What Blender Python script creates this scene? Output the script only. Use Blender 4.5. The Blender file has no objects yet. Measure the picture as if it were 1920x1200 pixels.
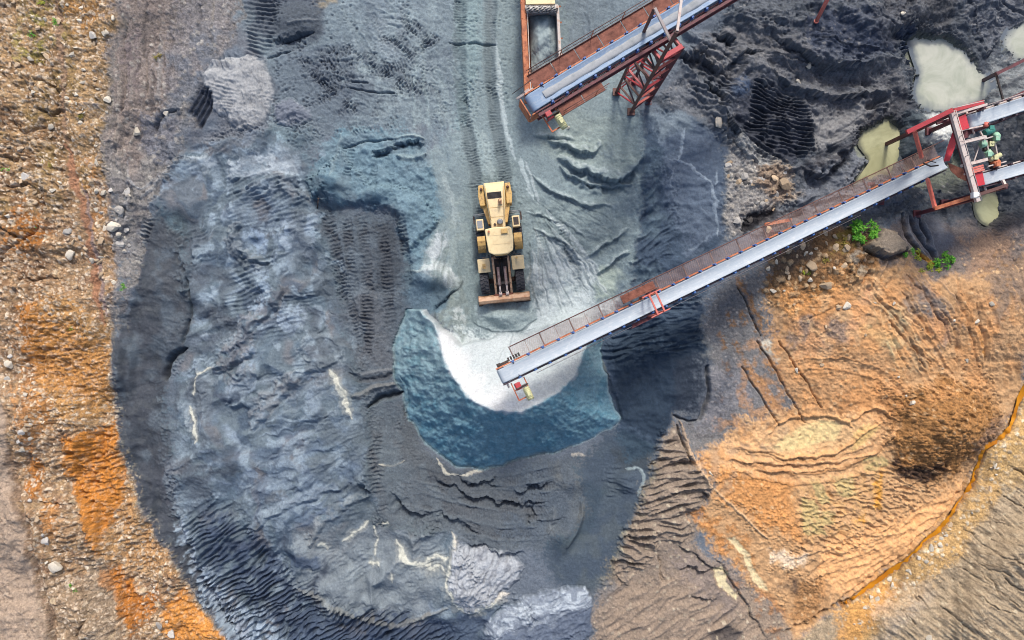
import bpy, math, random
import numpy as np
from mathutils import Vector, Matrix
random.seed(7)
rng = np.random.default_rng(11)
SC = bpy.context.scene
COL = SC.collection
H = 48.0          # camera height above the pit floor (m)
K = 27.0          # photograph pixels per metre at floor level
EXP = (1.50, 1.50, 1.50)   # appearance -> albedo divisor

def lin(c):
    return tuple((x/255/12.92 if x <= 10 else ((x/255+0.055)/1.055)**2.4) for x in c)
def S(r, g, b):
    l = lin((r, g, b))
    return tuple(min(0.86, l[i]/EXP[i]) for i in range(3))
def at(u, v, z=0.0):
    k = (1 - z/H)/K
    return Vector(((u-960)*k, (600-v)*k, z))

# ------------------------------------------------------------------ noise
def _hash(ix, iy, seed):
    h = (ix.astype(np.uint32)*np.uint32(374761393) + iy.astype(np.uint32)*np.uint32(668265263) + np.uint32((seed*2246822519) & 0xffffffff))
    h = (h ^ (h >> np.uint32(13)))*np.uint32(1274126177)
    return h ^ (h >> np.uint32(16))
def _h01(ix, iy, seed):
    return (_hash(ix, iy, seed) & np.uint32(0xffff)).astype(np.float32)/65535.0
_GA = np.arange(256)*2*np.pi/256
_GX, _GY = np.cos(_GA).astype(np.float32), np.sin(_GA).astype(np.float32)
def perlin(x, y, seed=0):
    x = x.astype(np.float32); y = y.astype(np.float32)
    fx = np.floor(x); fy = np.floor(y)
    ix = fx.astype(np.int32); iy = fy.astype(np.int32)
    dx = x-fx; dy = y-fy
    sx = dx*dx*dx*(dx*(dx*6-15)+10); sy = dy*dy*dy*(dy*(dy*6-15)+10)
    def g(ax, ay):
        k = _hash(ix+ax, iy+ay, seed) & np.uint32(255)
        return _GX[k]*(dx-ax) + _GY[k]*(dy-ay)
    a = g(0, 0); b = g(1, 0); c = g(0, 1); d = g(1, 1)
    t = a + sx*(b-a)
    return (t + sy*(c+sx*(d-c)-t))*1.5
def fbm(x, y, seed=0, n=3, gain=0.5):
    r = 0; a = 1.0; f = 1.0
    for i in range(n):
        r = r + a*perlin(x*f, y*f, seed+17*i); a *= gain; f *= 2.03
    return r
def ridged(x, y, seed=0, n=2):
    r = 0; a = 1.0; f = 1.0
    for i in range(n):
        r = r + a*(1-2*np.abs(perlin(x*f, y*f, seed+31*i))); a *= 0.5; f *= 2.1
    return r
def worley(x, y, seed=0):
    fx = np.floor(x); fy = np.floor(y)
    ix = fx.astype(np.int32); iy = fy.astype(np.int32)
    best = np.full(x.shape, 9.0, np.float32); cid = np.zeros(x.shape, np.float32)
    for ax in (-1, 0, 1):
        for ay in (-1, 0, 1):
            px = fx+ax+0.15+0.7*_h01(ix+ax, iy+ay, seed); py = fy+ay+0.15+0.7*_h01(ix+ax, iy+ay, seed+5)
            d = np.hypot(px-x, py-y)
            m = d < best
            best = np.where(m, d, best); cid = np.where(m, _h01(ix+ax, iy+ay, seed+9), cid)
    return best, cid
def sst(a, b, x):
    t = np.clip((x-a)/(b-a), 0, 1)
    return t*t*(3-2*t)

# ------------------------------------------------------------------ grid
STEP = 1.6/K
def axis(lo, hi):
    core = np.arange(lo, hi, STEP)
    g = [STEP]
    while sum(g) < 330: g.append(g[-1]*1.45)
    ext = np.cumsum(g)
    return np.concatenate([core[0]-ext[::-1], core, core[-1]+ext])
XA = axis(-1110/K, 1110/K)
YA = axis(-730/K, 730/K)[::-1]
NX, NY = len(XA), len(YA)
X, Y = np.meshgrid(XA, YA)
X = X.astype(np.float32); Y = Y.astype(np.float32)

# macro relief: (u, v, z)
MACRO = [(-400,-200,5),(-400,600,6),(-400,1400,7),(30,0,3.6),(30,200,4.0),(30,400,4.4),(30,600,5.0),(25,800,6.2),(30,1000,6.6),(40,1200,6.8),
 (130,0,3.3),(130,200,3.5),(130,400,3.7),(130,600,4.2),(130,800,4.8),(130,1000,5.5),(140,1200,6.0),(215,0,2.9),(215,200,2.8),(210,400,2.8),(205,560,2.9),
 (200,700,3.3),(225,850,3.2),(265,960,3.2),(330,1080,3.3),(410,1190,3.3),(240,760,2.2),(255,850,1.9),(300,950,1.7),(360,1060,1.5),(430,1150,1.3),
 (300,100,2.3),(300,250,2.0),(270,450,1.9),(260,600,1.7),(290,700,1.5),(400,300,1.2),(400,450,1.3),(400,600,1.5),(400,750,1.8),(420,880,2.3),(500,950,2.4),
 (480,1060,1.6),(560,1140,1.2),(600,1000,1.9),(560,700,1.6),(560,500,1.2),(640,850,1.6),(640,600,.8),(620,200,.7),(600,0,.8),(750,100,.3),(900,0,0),(900,200,0),
 (900,400,0),(900,550,0),(1050,400,0),(1050,550,0),(1100,300,.1),(1050,100,0),(700,350,.6),(750,600,.4),(750,800,.5),(800,950,.8),(750,1080,1.0),(700,1150,.9),
 (900,1000,.8),(950,900,.6),(1000,1150,.6),(1100,950,.3),(1150,850,.1),(1150,1100,.6),(1250,1150,1.0),(1250,950,.9),(1200,700,-.1),(1250,600,.2),(1280,450,.8),
 (1280,300,1.0),(1330,250,1.1),(1320,800,-.1),(1340,650,.4),(1420,650,.9),(1420,800,.8),(1450,550,1.3),(1550,480,1.8),(1650,450,1.9),(1600,600,1.6),(1700,600,1.7),
 (1800,550,1.9),(1900,600,2.0),(1600,750,1.0),(1750,760,1.2),(1530,820,.5),(1600,930,.6),(1720,950,.6),(1800,900,.6),(1880,760,.9),(1650,1070,.6),(1500,1130,.6),
 (1400,1000,.8),(1350,900,1.1),(1400,1150,.8),(1750,1080,1.8),(1850,950,1.9),(1910,850,1.8),(1850,1150,4.0),(1700,1180,2.6),(1600,1200,1.6),(1920,1050,4.2),(2100,1200,6),(2100,900,4),
 (1400,200,1.4),(1500,200,1.2),(1600,200,.7),(1420,330,1.3),(1500,50,2.2),(1600,50,2.4),(1700,20,1.6),(1400,60,1.4),(1300,80,.9),(1780,130,-.2),(1650,280,-.2),(1900,70,-.2),
 (1850,390,-.2),(1750,370,.2),(1580,360,.6),(1680,400,.9),(1900,250,.1),(1900,430,1.1),(1780,450,1.3),(2100,0,1),(2100,300,.5),(1300,-200,1),(900,-300,0),(500,-300,1),(1600,-250,3),
 (1000,1400,.6),(500,1400,1.5),(1500,1400,1.0),(2000,1400,6.0)]
_m = np.array(MACRO, np.float32)
def macro_at(u, v):
    cu = np.arange(-500, 2461, 20.0); cv = np.arange(-400, 1601, 20.0)
    if not hasattr(macro_at, 'T'):
        gu, gv = np.meshgrid(cu, cv)
        num = 0; den = 0
        for (a, b, z) in MACRO:
            w = 1.0/((gu-a)**2+(gv-b)**2+900)**1.7
            num = num+w*z; den = den+w
        macro_at.T = (num/den).astype(np.float32)
    T = macro_at.T
    x = np.clip((u+500)/20, 0, T.shape[1]-1.001); y = np.clip((v+400)/20, 0, T.shape[0]-1.001)
    i = x.astype(np.int32); j = y.astype(np.int32); fx = x-i; fy = y-j
    fx = fx*fx*(3-2*fx); fy = fy*fy*(3-2*fy)
    return (T[j, i]*(1-fx)+T[j, i+1]*fx)*(1-fy)+(T[j+1, i]*(1-fx)+T[j+1, i+1]*fx)*fy
Z = np.zeros_like(X)
for _ in range(5):
    U = 960+K*X/(1-Z/H); V = 600-K*Y/(1-Z/H)
    Z = macro_at(U, V).astype(np.float32)
U = U.astype(np.float32); V = V.astype(np.float32)
UMIN, UMAX = U.min(0), U.max(0); VMIN, VMAX = V.min(1), V.max(1)
C = np.empty(X.shape+(3,), np.float32)
GR = np.full(X.shape, 0.35, np.float32)      # stoniness of the fine grain
WET = np.zeros_like(X)
PILE = np.zeros(X.shape, np.int16)
ZG = None

def win(u0, v0, u1, v1):
    c = np.nonzero((UMAX >= u0) & (UMIN <= u1))[0]; r = np.nonzero((VMAX >= v0) & (VMIN <= v1))[0]
    if len(c) == 0 or len(r) == 0: return None
    return (slice(r[0], r[-1]+1), slice(c[0], c[-1]+1))
# shared warp / tone noises in photo-pixel space
N200 = perlin(U/210, V/210, 1); N80 = perlin(U/80, V/80, 2); N80b = perlin(U/80, V/80, 3); N30 = perlin(U/30, V/30, 4); N30b = perlin(U/30, V/30, 5)
N12 = perlin(U/12, V/12, 6); N12b = perlin(U/12, V/12, 7); N5 = perlin(U/5.2, V/5.2, 8); N3 = perlin(U/3.1, V/3.1, 9)

def polydist(poly, u, v, closed=True):
    """signed distance (positive inside) to a polygon"""
    n = len(poly); d = np.full(u.shape, 1e9, np.float32); ins = np.zeros(u.shape, bool)
    for i in range(n):
        ax, ay = poly[i]; bx, by = poly[(i+1) % n]
        ex, ey = bx-ax, by-ay; L = ex*ex+ey*ey+1e-9
        t = np.clip(((u-ax)*ex+(v-ay)*ey)/L, 0, 1)
        dd = (u-ax-t*ex)**2+(v-ay-t*ey)**2
        d = np.minimum(d, dd)
        if ay != by:
            c = ((ay > v) != (by > v)) & (u < (bx-ax)*(v-ay)/(by-ay)+ax)
            ins ^= c
    d = np.sqrt(d)
    return np.where(ins, d, -d)
def linedist(pl, u, v):
    """distance, arc length, side (+1 = right of travel, i.e. v-down handedness), t 0..1"""
    d = np.full(u.shape, 1e9, np.float32); s = np.zeros(u.shape, np.float32); sd = np.zeros(u.shape, np.float32)
    acc = 0.0
    for (ax, ay), (bx, by) in zip(pl[:-1], pl[1:]):
        ex, ey = bx-ax, by-ay; L = math.hypot(ex, ey)+1e-9
        t = np.clip(((u-ax)*ex+(v-ay)*ey)/(L*L), 0, 1)
        dd = np.hypot(u-ax-t*ex, v-ay-t*ey)
        m = dd < d
        d = np.where(m, dd, d); s = np.where(m, acc+t*L, s)
        sd = np.where(m, np.sign(ex*(v-ay)-ey*(u-ax)), sd)
        acc += L
    return d, s, sd, acc
def smooth_line(pl, n=6):
    out = []
    P = [pl[0]]+list(pl)+[pl[-1]]
    for i in range(1, len(P)-2):
        p0, p1, p2, p3 = P[i-1], P[i], P[i+1], P[i+2]
        for k in range(n):
            t = k/n
            out.append(tuple(0.5*((2*p1[j])+(-p0[j]+p2[j])*t+(2*p0[j]-5*p1[j]+4*p2[j]-p3[j])*t*t+(-p0[j]+3*p1[j]-3*p2[j]+p3[j])*t**3) for j in (0, 1)))
    out.append(tuple(pl[-1]))
    return out
def bbox(p, m):
    us = [q[0] for q in p]; vs = [q[1] for q in p]
    return min(us)-m, min(vs)-m, max(us)+m, max(vs)+m
def region(poly, feather=10, warp=8):
    w = win(*bbox(poly, feather+warp*2+10))
    if w is None: return None, None
    uu = U[w]+warp*(N80[w]*.9+N30[w]*.8+N12[w]*.5+N5[w]*.25); vv = V[w]+warp*(N80b[w]*.9+N30b[w]*.8+N12b[w]*.5+N3[w]*.25)
    d = polydist(poly, uu, vv)+min(feather, 16)*(.35*N12[w]+.5*N5[w]+.45*N3[w])
    return w, sst(-feather*.8, feather*.8, d)
def paint(poly, col, feather=10, warp=8, alpha=1.0, var=0.10, grain=None, wet=None, brk=None):
    """lay a material of the given appearance over an area; brk = (scale, lo, hi) breaks it into patches"""
    w, m = region(poly, feather, warp)
    if w is None: return
    m = m*alpha
    if brk:
        n = fbm(U[w]/brk[0], V[w]/brk[0], int(brk[0])+int(poly[0][0])+77, 3)
        m = m*sst(brk[1], brk[2], n)
    c = np.array(S(*col), np.float32)
    f = 1+var*(N80[w]*.5+N30[w]*.7+N12[w]*.7+N5[w]*.6+N3[w]*.5)
    C[w] = C[w]*(1-m[..., None]) + c*f[..., None]*m[..., None]
    if grain is not None: GR[w] = GR[w]*(1-m)+grain*m
    if wet is not None: WET[w] = WET[w]*(1-m)+wet*m
def line(pl, width, col=None, h=0.0, alpha=1.0, asym=None, warp=3, jag=0.0, taper=True, rag=0.0):
    """a stroke: colour and/or height with a soft round profile; asym=(wl, wr) widths left/right of travel"""
    pl = smooth_line(pl)
    W = max(width, *(asym or (0,)))
    w = win(*bbox(pl, W*2+warp*3+4))
    if w is None: return
    uu = U[w]+warp*(N30[w]+.5*N12[w]); vv = V[w]+warp*(N30b[w]+.5*N12b[w])
    d, s, sd, L = linedist(pl, uu, vv)
    hw = np.full(d.shape, width/2, np.float32)
    if asym: hw = np.where(sd > 0, asym[1], asym[0]).astype(np.float32)
    if jag: hw = hw*(1+jag*(N12[w]+N5[w]))
    if taper: hw = hw*np.clip(np.minimum(s, L-s)/(0.18*L+1)+.25, 0, 1)
    t = np.clip(d/np.maximum(hw, .3), 0, 1)
    if h: Z[w] += h*(1-t)**1.0*(1-t*t*.0)*sst(1, .0, t)**.5
    if h < -.1 and col is not None and sum(col) < 260: col = None; Z[w] += .5*h*(1-t)*sst(1, .0, t)**.5
    if col is not None:
        m = sst(1, .55, t)*alpha
        if rag: m = m*sst(-rag, .4, N12[w]+N5[w]*.6+.25)
        c = np.array(S(*col), np.float32)*(1+.12*N5[w])[..., None]
        C[w] = C[w]*(1-m[..., None])+c*m[..., None]
def track(pl, width=24, depth=.08, pitch=7, lug=.05, col=None, alpha=.5, chev=.0, berm=.06, keep=.12):
    pl = smooth_line(pl)
    w = win(*bbox(pl, width*1.5))
    if w is None: return
    d, s, sd, L = linedist(pl, U[w]+2*N30[w], V[w]+2*N30b[w])
    t = d/(width/2)
    m = sst(1.1, .6, t)*sst(0, 25, s)*sst(0, 25, L-s)*(keep+(1-keep)*sst(-.25, .35, N30[w]*.8+.6*N80[w]))
    bars = np.sin(2*np.pi*(s/pitch)+chev*t*3+N12[w]*2.2+N30[w]*1.5)+.5*N5[w]
    Z[w] += m*(-depth+.75*lug*(sst(-.5, .7, bars)*2-1))+.7*berm*(.6+.8*N30[w])*sst(.7, 1.05, t)*sst(1.5, 1.05, t)*sst(0, 12, s)*sst(0, 12, L-s)
    if col is not None:
        c = np.array(S(*col), np.float32); a = (m*alpha)[..., None]
        C[w] = C[w]*(1-a)+c*(1+.1*N5[w][..., None])*a
def ribs(poly, angle=None, center=None, wl=12, amp=.25, stretch=8, feather=14, warp=6, seed=0, bias=0.0, power=1.0):
    """erosion furrows: run along angle (deg, photo axes, 0 = right, 90 = down) or radially from a centre"""
    w, m = region(poly, feather, warp)
    if w is None: return
    u = U[w]+wl*.7*N80[w]+wl*.25*N30[w]; v = V[w]+wl*.7*N80b[w]+wl*.25*N30b[w]
    if center is None:
        a = math.radians(angle)
        al = u*math.cos(a)+v*math.sin(a); ac = -u*math.sin(a)+v*math.cos(a)
    else:
        r = np.hypot(u-center[0], v-center[1]); th = np.arctan2(v-center[1], u-center[0])
        al = r; ac = th*np.maximum(np.median(r), 20)
    n = ridged(ac/(wl*2), al/(wl*stretch), 100+seed, 2)
    Z[w] += m*amp*(n-.5+bias)
def mound(cx, cy, rx, ry, h, rot=0, power=1.0, warp=6):
    R = max(rx, ry)*1.5+10
    w = win(cx-R, cy-R, cx+R, cy+R)
    if w is None: return
    a = math.radians(rot); u = U[w]+warp*(N30[w]+N80[w])-cx; v = V[w]+warp*(N30b[w]+N80b[w])-cy
    x = (u*math.cos(a)+v*math.sin(a))/rx; y = (-u*math.sin(a)+v*math.cos(a))/ry
    t = np.clip(1-np.hypot(x, y), 0, 1)
    Z[w] += h*sst(0, 1, t)**power
def step(poly, h, feather=6, warp=6):
    w, m = region(poly, feather, warp)
    if w is not None: Z[w] += h*m
def lumps(poly, scale, amp, feather=20, warp=8, seed=0, ridge=False, n=3):
    w, m = region(poly, feather, warp)
    if w is None: return
    u = U[w]/scale+.35*N80[w]; v = V[w]/scale+.35*N80b[w]
    f = (ridged(u, v, seed, n)-.5) if ridge else fbm(u, v, seed, n)
    Z[w] += amp*f*m
def pebbles(poly, size, h, dens=.6, cols=None, alpha=.8, feather=15, warp=10, seed=0):
    """coarse gravel: round bumps in Worley cells, some with their own stone colour"""
    w, m = region(poly, feather, warp)
    if w is None: return
    d, cid = worley(U[w]/size+.12*N5[w], V[w]/size+.12*N3[w], seed)
    on = (cid < dens)*m
    r = .25+.5*(cid/dens)
    b = sst(1, .55, d/r)*on
    Z[w] += h*r*b
    if cols is not None:
        k = ((cid*7919.0) % 1.0)
        c0 = np.array(S(*cols[0]), np.float32); c1 = np.array(S(*cols[1]), np.float32)
        cc = c0+(c1-c0)*k[..., None]
        a = (b*alpha)[..., None]
        C[w] = C[w]*(1-a)+cc*a
def scarp(pl, h, wl, lip=.35, warp=8, seed=0):
    """a small broken scarp: a sharp drop on the right of travel that fills back in over wl pixels"""
    pl = smooth_line(pl)
    w = win(*bbox(pl, wl*4+warp*3))
    if w is None: return
    uu = U[w]+warp*(N30[w]+.6*N12[w]+.25*N5[w]); vv = V[w]+warp*(N30b[w]+.6*N12b[w]+.25*N5[w])
    d, s, sd, L = linedist(pl, uu, vv)
    k = np.clip(np.minimum(s, L-s)/(.25*L+1), 0, 1)*(.35+.65*sst(-.35, .35, N30[w]*.7+N12[w]*.5+.1))
    inside = (s > .5) & (s < L-.5)
    low = np.exp(-d/(wl*1.1))*(1-.0*d); up = np.exp(-d/(wl*1.5))
    Z[w] += 1.3*np.where(inside, k*np.where(sd > 0, -h*low, h*lip*up), 0)
def rake(poly, angle, spacing, amp, col=None, alpha=.6, feather=8, warp=5, sharp=.2, wob=1.0):
    """parallel raked grooves left by a bucket's teeth"""
    w, m = region(poly, feather, warp)
    if w is None: return
    a = math.radians(angle)
    ac = -U[w]*math.sin(a)+V[w]*math.cos(a)+spacing*wob*(.9*N80[w]+.35*N30[w]+.12*N12[w])
    g = np.sin(ac*2*np.pi/spacing)
    m = m*(.5+.5*sst(-.4, .3, N30b[w]+.5*N80[w]))
    Z[w] += m*amp*1.5*g
    if col is not None:
        k = (m*alpha*.45)[..., None]
        C[w] = C[w]*(1-k)+np.array(S(*col), np.float32)*k
def stipple(poly, size=6, amp=.05, col=None, alpha=.5, feather=20, warp=12, seed=0, dens=.6):
    """close set tyre lug prints"""
    w, m = region(poly, feather, warp)
    if w is None: return
    d, cid = worley(U[w]/size*.8+.25*(V[w]/size), V[w]/size*1.15, 700+seed)
    m = m*sst(-.25, .3, N30[w]*.7+N80[w]*.6)
    pit = sst(.42, .1, d)*(cid < dens)*m
    Z[w] -= amp*pit
    if col is not None:
        k = (pit*alpha)[..., None]; C[w] = C[w]*(1-k)+np.array(S(*col), np.float32)*k
def clods(poly, size=5, amp=.06, dark=(80,56,36), alpha=.6, dens=.5, feather=16, warp=10, seed=0):
    """crumbly lumps with dark gaps between them"""
    w, m = region(poly, feather, warp)
    if w is None: return
    d, cid = worley(U[w]/size+.2*N12[w], V[w]/size*1.3+.2*N12b[w], 800+seed)
    m = m*sst(-.5, .3, N30[w]*.8+N80b[w]*.5)
    Z[w] += amp*m*sst(.6, .1, d)*(.4+cid)
    k = (m*alpha*sst(.42, .7, d)*(cid > 1-dens))[..., None]
    C[w] = C[w]*(1-k)+np.array(S(*dark), np.float32)*k
def streaks(x0, y0, x1, y1, n, spread, col, width=4, h=.03, alpha=.5, seed=0):
    r = np.random.default_rng(seed)
    for i in range(n):
        a = r.uniform(-spread, spread); b = r.uniform(0, .5); e = r.uniform(.6, 1)
        dx, dy = x1-x0, y1-y0; L = math.hypot(dx, dy); nx, ny = -dy/L, dx/L
        k0, k1 = a*.5, a*1.2
        line([(x0+dx*b+nx*k0, y0+dy*b+ny*k0), (x0+dx*(b+e)/2+nx*a, y0+dy*(b+e)/2+ny*a), (x0+dx*e+nx*k1, y0+dy*e+ny*k1)], width*r.uniform(.6, 1.5), col, h=h*r.uniform(-1, 1), alpha=alpha*r.uniform(.5, 1), warp=4, jag=.3)
# ------------------------------------------------------------------ terrain materials and relief
C[:] = np.array(S(112, 122, 134), np.float32)
C *= (1+.10*N200+.10*N80+.08*N30+.05*N12+.05*N5)[..., None]
# -- left rubble ridge
GAINS = []
P_RIDGE = [(-900,-900),(210,-900),(215,0),(212,80),(190,180),(192,300),(212,420),(222,470),(212,560),(208,640),(209,700),(213,760),(234,860),(268,960),(300,1010),(350,1090),(430,1200),(480,1260),(700,1900),(-900,1900)]
paint(P_RIDGE, (160,132,102), 9, 7, var=.22, grain=1.0)
paint(P_RIDGE, (112,88,74), 5, 4, alpha=.6, var=.2, brk=(34,.1,.5))
paint(P_RIDGE, (186,158,120), 5, 4, alpha=.5, var=.2, brk=(26,.1,.5))
paint([(0,-100),(215,-100),(215,330),(0,420)], (166,138,98), 40, 25, alpha=.55, var=.2)
paint([(-60,-60),(170,-60),(180,380),(-60,420)], (132,112,72), 40, 30, alpha=.7, var=.25, brk=(60,-.1,.4))
paint([(-300,120),(120,100),(130,330),(90,560),(-300,620)], (118,90,66), 40, 25, alpha=.7, var=.2, brk=(45,-.2,.35))
for p in ([(10,405),(70,395),(95,430),(80,470),(35,485),(8,455)], [(22,575),(70,560),(105,600),(95,660),(55,690),(28,640)]):
    paint(p, (168,108,46), 14, 14, alpha=.8, var=.3, grain=.8)
paint([(75,560),(140,560),(195,640),(212,760),(150,800),(80,790),(60,680)], (186,142,86), 25, 18, alpha=.75, var=.25)
paint([(30,690),(70,660),(100,800),(60,860),(28,800)], (186,126,66), 15, 14, alpha=.5, var=.3)
paint([(138,285),(175,290),(200,360),(205,430),(170,420),(150,340)], (172,118,62), 14, 14, alpha=.6, var=.3, brk=(25,-.3,.2))
paint([(100,-80),(185,-80),(190,45),(140,60),(105,20)], (168,122,66), 20, 18, alpha=.6, var=.25, brk=(30,-.3,.2))
paint([(40,30),(110,0),(120,80),(70,110),(30,90)], (134,136,64), 20, 18, alpha=.5, var=.3, brk=(22,-.1,.3))
paint([(120,828),(216,790),(228,840),(240,880),(228,930),(212,970),(196,1000),(188,1036),(172,1036),(160,1000),(150,960),(135,905),(122,870)], (190,120,44), 7, 9, var=.2, grain=.7, alpha=.85)
paint([(150,960),(196,1000),(240,900),(262,960),(330,1080),(250,1060),(190,1050)], (188,146,96), 14, 10, alpha=.6, var=.2)
paint([(50,862),(76,848),(84,900),(72,935),(50,925)], (176,114,50), 8, 8, alpha=.85, var=.3)
paint([(80,930),(110,940),(110,1010),(95,1015),(82,975)], (190,130,66), 10, 10, alpha=.6, var=.3)
paint([(186,1066),(232,1062),(268,1112),(292,1098),(302,1130),(252,1182),(226,1156),(204,1112)], (176,112,46), 8, 10, alpha=.85, var=.3)
paint([(306,1128),(345,1106),(398,1166),(432,1202),(470,1260),(600,1700),(330,1700),(316,1250),(310,1180)], (196,134,70), 6, 6, alpha=.85, var=.16, grain=.6)
paint([(160,1052),(200,1040),(218,1100),(228,1205),(225,1500),(165,1500),(165,1200)], (158,140,118), 8, 8, var=.18)
paint([(60,1080),(160,1080),(178,1130),(160,1210),(160,1500),(95,1500)], (146,128,106), 10, 10, alpha=.8, var=.2)
# road strip at far left
P_ROAD = [(-900,700),(2,722),(14,850),(34,950),(54,1040),(74,1120),(92,1200),(150,1900),(-900,1900)]
paint(P_ROAD, (178,158,138), 5, 4, var=.10, grain=.55)
line([(14,830),(36,935),(60,1035),(84,1125),(102,1210)], 26, (132,112,96), h=-.30, rag=.3, alpha=.8)
# -- grey transition slope
P_TRANS = [(215,-600),(455,-600),(452,0),(430,90),(385,120),(362,200),(347,270),(322,330),(300,390),(277,440),(252,560),(236,620),(214,638),(206,600),(224,470),(206,390),(192,300),(187,200),(206,100),(214,0)]
paint(P_TRANS, (136,131,128), 16, 30, var=.2, grain=.9)
ribs(P_TRANS, 90, wl=7, amp=.10, stretch=14, feather=20, warp=10, seed=26)
paint(P_TRANS, (112,106,108), 16, 12, alpha=.5, var=.2, brk=(30,.0,.4))
paint([(345,0),(450,0),(430,100),(380,125)], (166,158,150), 14, 14, alpha=.5, brk=(16,0,.4))
paint([(215,-100),(330,-100),(320,180),(250,330),(200,260),(215,80)], (142,124,114), 20, 16, alpha=.6, var=.2)
paint([(235,60),(262,60),(262,170),(240,180)], (112,100,104), 12, 10, alpha=.6)
paint([(330,10),(440,0),(420,90),(370,130),(330,200),(310,120)], (138,132,134), 20, 16, alpha=.6)
for x, a, b, c, hh in ((231,40,330,(86,78,76),-.14),(272,10,110,(92,84,82),-.10),(274,95,205,(88,80,80),-.12),(258,110,150,(84,78,80),-.1),(285,130,210,(92,86,88),-.1),(300,60,200,(156,150,146),.08),(248,60,300,(150,140,132),.06),(222,150,300,(150,140,130),.07),(320,20,170,(104,98,100),-.1),(345,30,150,(160,152,148),.07),(210,240,330,(150,142,138),.08),(238,300,420,(160,156,156),.06),(400,0,110,(152,142,130),.08),(372,10,100,(108,104,108),-.09)):
    line([(x+3,a),(x,(a+b)/2),(x-3,b)], 9, c, h=hh, alpha=.55, warp=5, jag=.3)
paint([(265,215),(320,205),(338,250),(322,300),(300,320),(278,290),(262,250)], (112,112,120), 10, 12, alpha=.8, var=.2)
lumps([(200,200),(340,205),(320,330),(270,440),(220,460),(200,330)], 26, .22, seed=3)
line([(332,205),(312,212),(298,230),(288,245)], 9, (70,68,72), h=-.25, alpha=.8)
line([(322,310),(300,335),(285,352),(262,375)], 8, (160,158,158), h=.14, alpha=.8)
line([(296,330),(270,352),(252,345),(240,330)], 6, (156,156,158), h=.08, alpha=.6)
# beaded machine track
track([(285,400),(272,440),(256,490),(246,525)], 24, .04, 8, .13, (150,148,148), .6)
# -- dark bench at the foot of the left bank
P_BENCH = [(300,388),(345,395),(352,500),(356,580),(345,655),(316,690),(314,760),(322,850),(305,900),(325,950),(338,990),(356,1050),(396,1112),(455,1200),(560,1500),(600,1900),(700,1900),(480,1260),(430,1200),(350,1090),(300,1010),(268,960),(234,860),(214,760),(207,640),(236,612),(252,560),(277,440)]
paint(P_BENCH, (84,87,98), 4, 4, var=.06, grain=.12)
paint([(300,395),(345,400),(350,520),(340,620),(290,600),(255,560),(280,450)], (98,100,108), 18, 12, alpha=.7, var=.1)
line([(330,975),(350,1030),(395,1110),(440,1190),(480,1260)], 26, (60,66,80), h=-.25, alpha=.75, warp=4, taper=False)
ribs(P_BENCH, 25, wl=14, amp=.05, stretch=7, feather=24, seed=27)
lumps(P_BENCH, 50, .16, feather=24, seed=28)
paint(P_BENCH, (70,76,88), 10, 8, alpha=.7, var=.1, brk=(40,-.1,.4))
paint(P_BENCH, (104,106,112), 10, 8, alpha=.4, var=.1, brk=(22,.15,.5))
clods(P_BENCH, 5, .03, (62,66,76), .35, seed=10)
# -- blue-grey slumped ground
P_BLUE = [(347,268),(430,250),(580,240),(600,380),(640,560),(672,700),(692,800),(702,980),(850,1000),(900,1100),(1080,1200),(1080,1900),(600,1900),(470,1200),(404,1110),(345,1000),(322,850),(314,760),(352,600),(345,450),(300,392)]
ZB0 = Z.copy()
paint(P_BLUE, (118,129,140), 30, 14, var=.13, grain=.15)
w, m = region(P_BLUE, 25, 10)
def folds(u, v, ang, wl, st, seed):
    a = math.radians(ang); al = u*math.cos(a)+v*math.sin(a); ac = -u*math.sin(a)+v*math.cos(a)
    return 1-2*np.abs(perlin(ac/wl+.25*perlin(al/60, ac/60, seed+3), al/(wl*st), seed))
wu = U[w]+26*N80[w]+10*N30[w]+16*N200[w]; wv = V[w]+26*N80b[w]+10*N30b[w]-14*N200[w]
f1 = folds(wu, wv, 142, 80, 2.2, 401); f2 = folds(wu, wv, 150, 34, 2.6, 402); f3 = folds(U[w]+8*N30[w], V[w]+8*N30b[w], 155, 8, 4, 403)
soft = fbm(U[w]/60, V[w]/60, 404, 2)
ribm = sst(.05, .45, fbm(U[w]/85, V[w]/85, 405, 2))
f0 = folds(wu, wv, 138, 150, 2.4, 406)
Z[w] += m*(.75*(f0-.4)+.36*(f1-.4)*np.abs(f1)**.3+.05*(f2-.4)*sst(-.1, .5, N80[w])+.32*soft+.11*(f3-.5)*ribm+.03*N12[w]+.02*N5[w])
for cc, nz_, lo, hi, al_ in (((134,128,132), fbm(wu/75, wv/75, 411, 2), .05, .5, .75), ((84,98,118), fbm(wu/70, wv/50, 412, 3), .05, .45, .75), ((108,124,140), fbm(wu/40, wv/40, 413, 2), .1, .5, .5), ((150,162,176), fbm((wu*.82+wv*.57)/34, (wv*.82-wu*.57)/110, 415, 3), .15, .5, .7), ((156,168,186), fbm(wu/70, wv/40, 414, 3)+.22*f3*ribm, .42, .75, .7)):
    mm_ = (m*al_*sst(lo, hi, nz_))[..., None]
    C[w] = C[w]*(1-mm_)+np.array(S(*cc), np.float32)*(1+.10*N12[w]+.10*N5[w]+.08*N3[w])[..., None]*mm_
paint([(470,760),(600,800),(690,800),(690,960),(560,1010),(420,920),(380,800)], (104,118,140), 40, 20, alpha=.6, var=.1, brk=(60,-.1,.3))
paint([(560,1000),(700,985),(830,1010),(850,1100),(760,1170),(640,1150),(560,1090)], (140,145,152), 22, 14, alpha=.8, var=.08)
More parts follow.
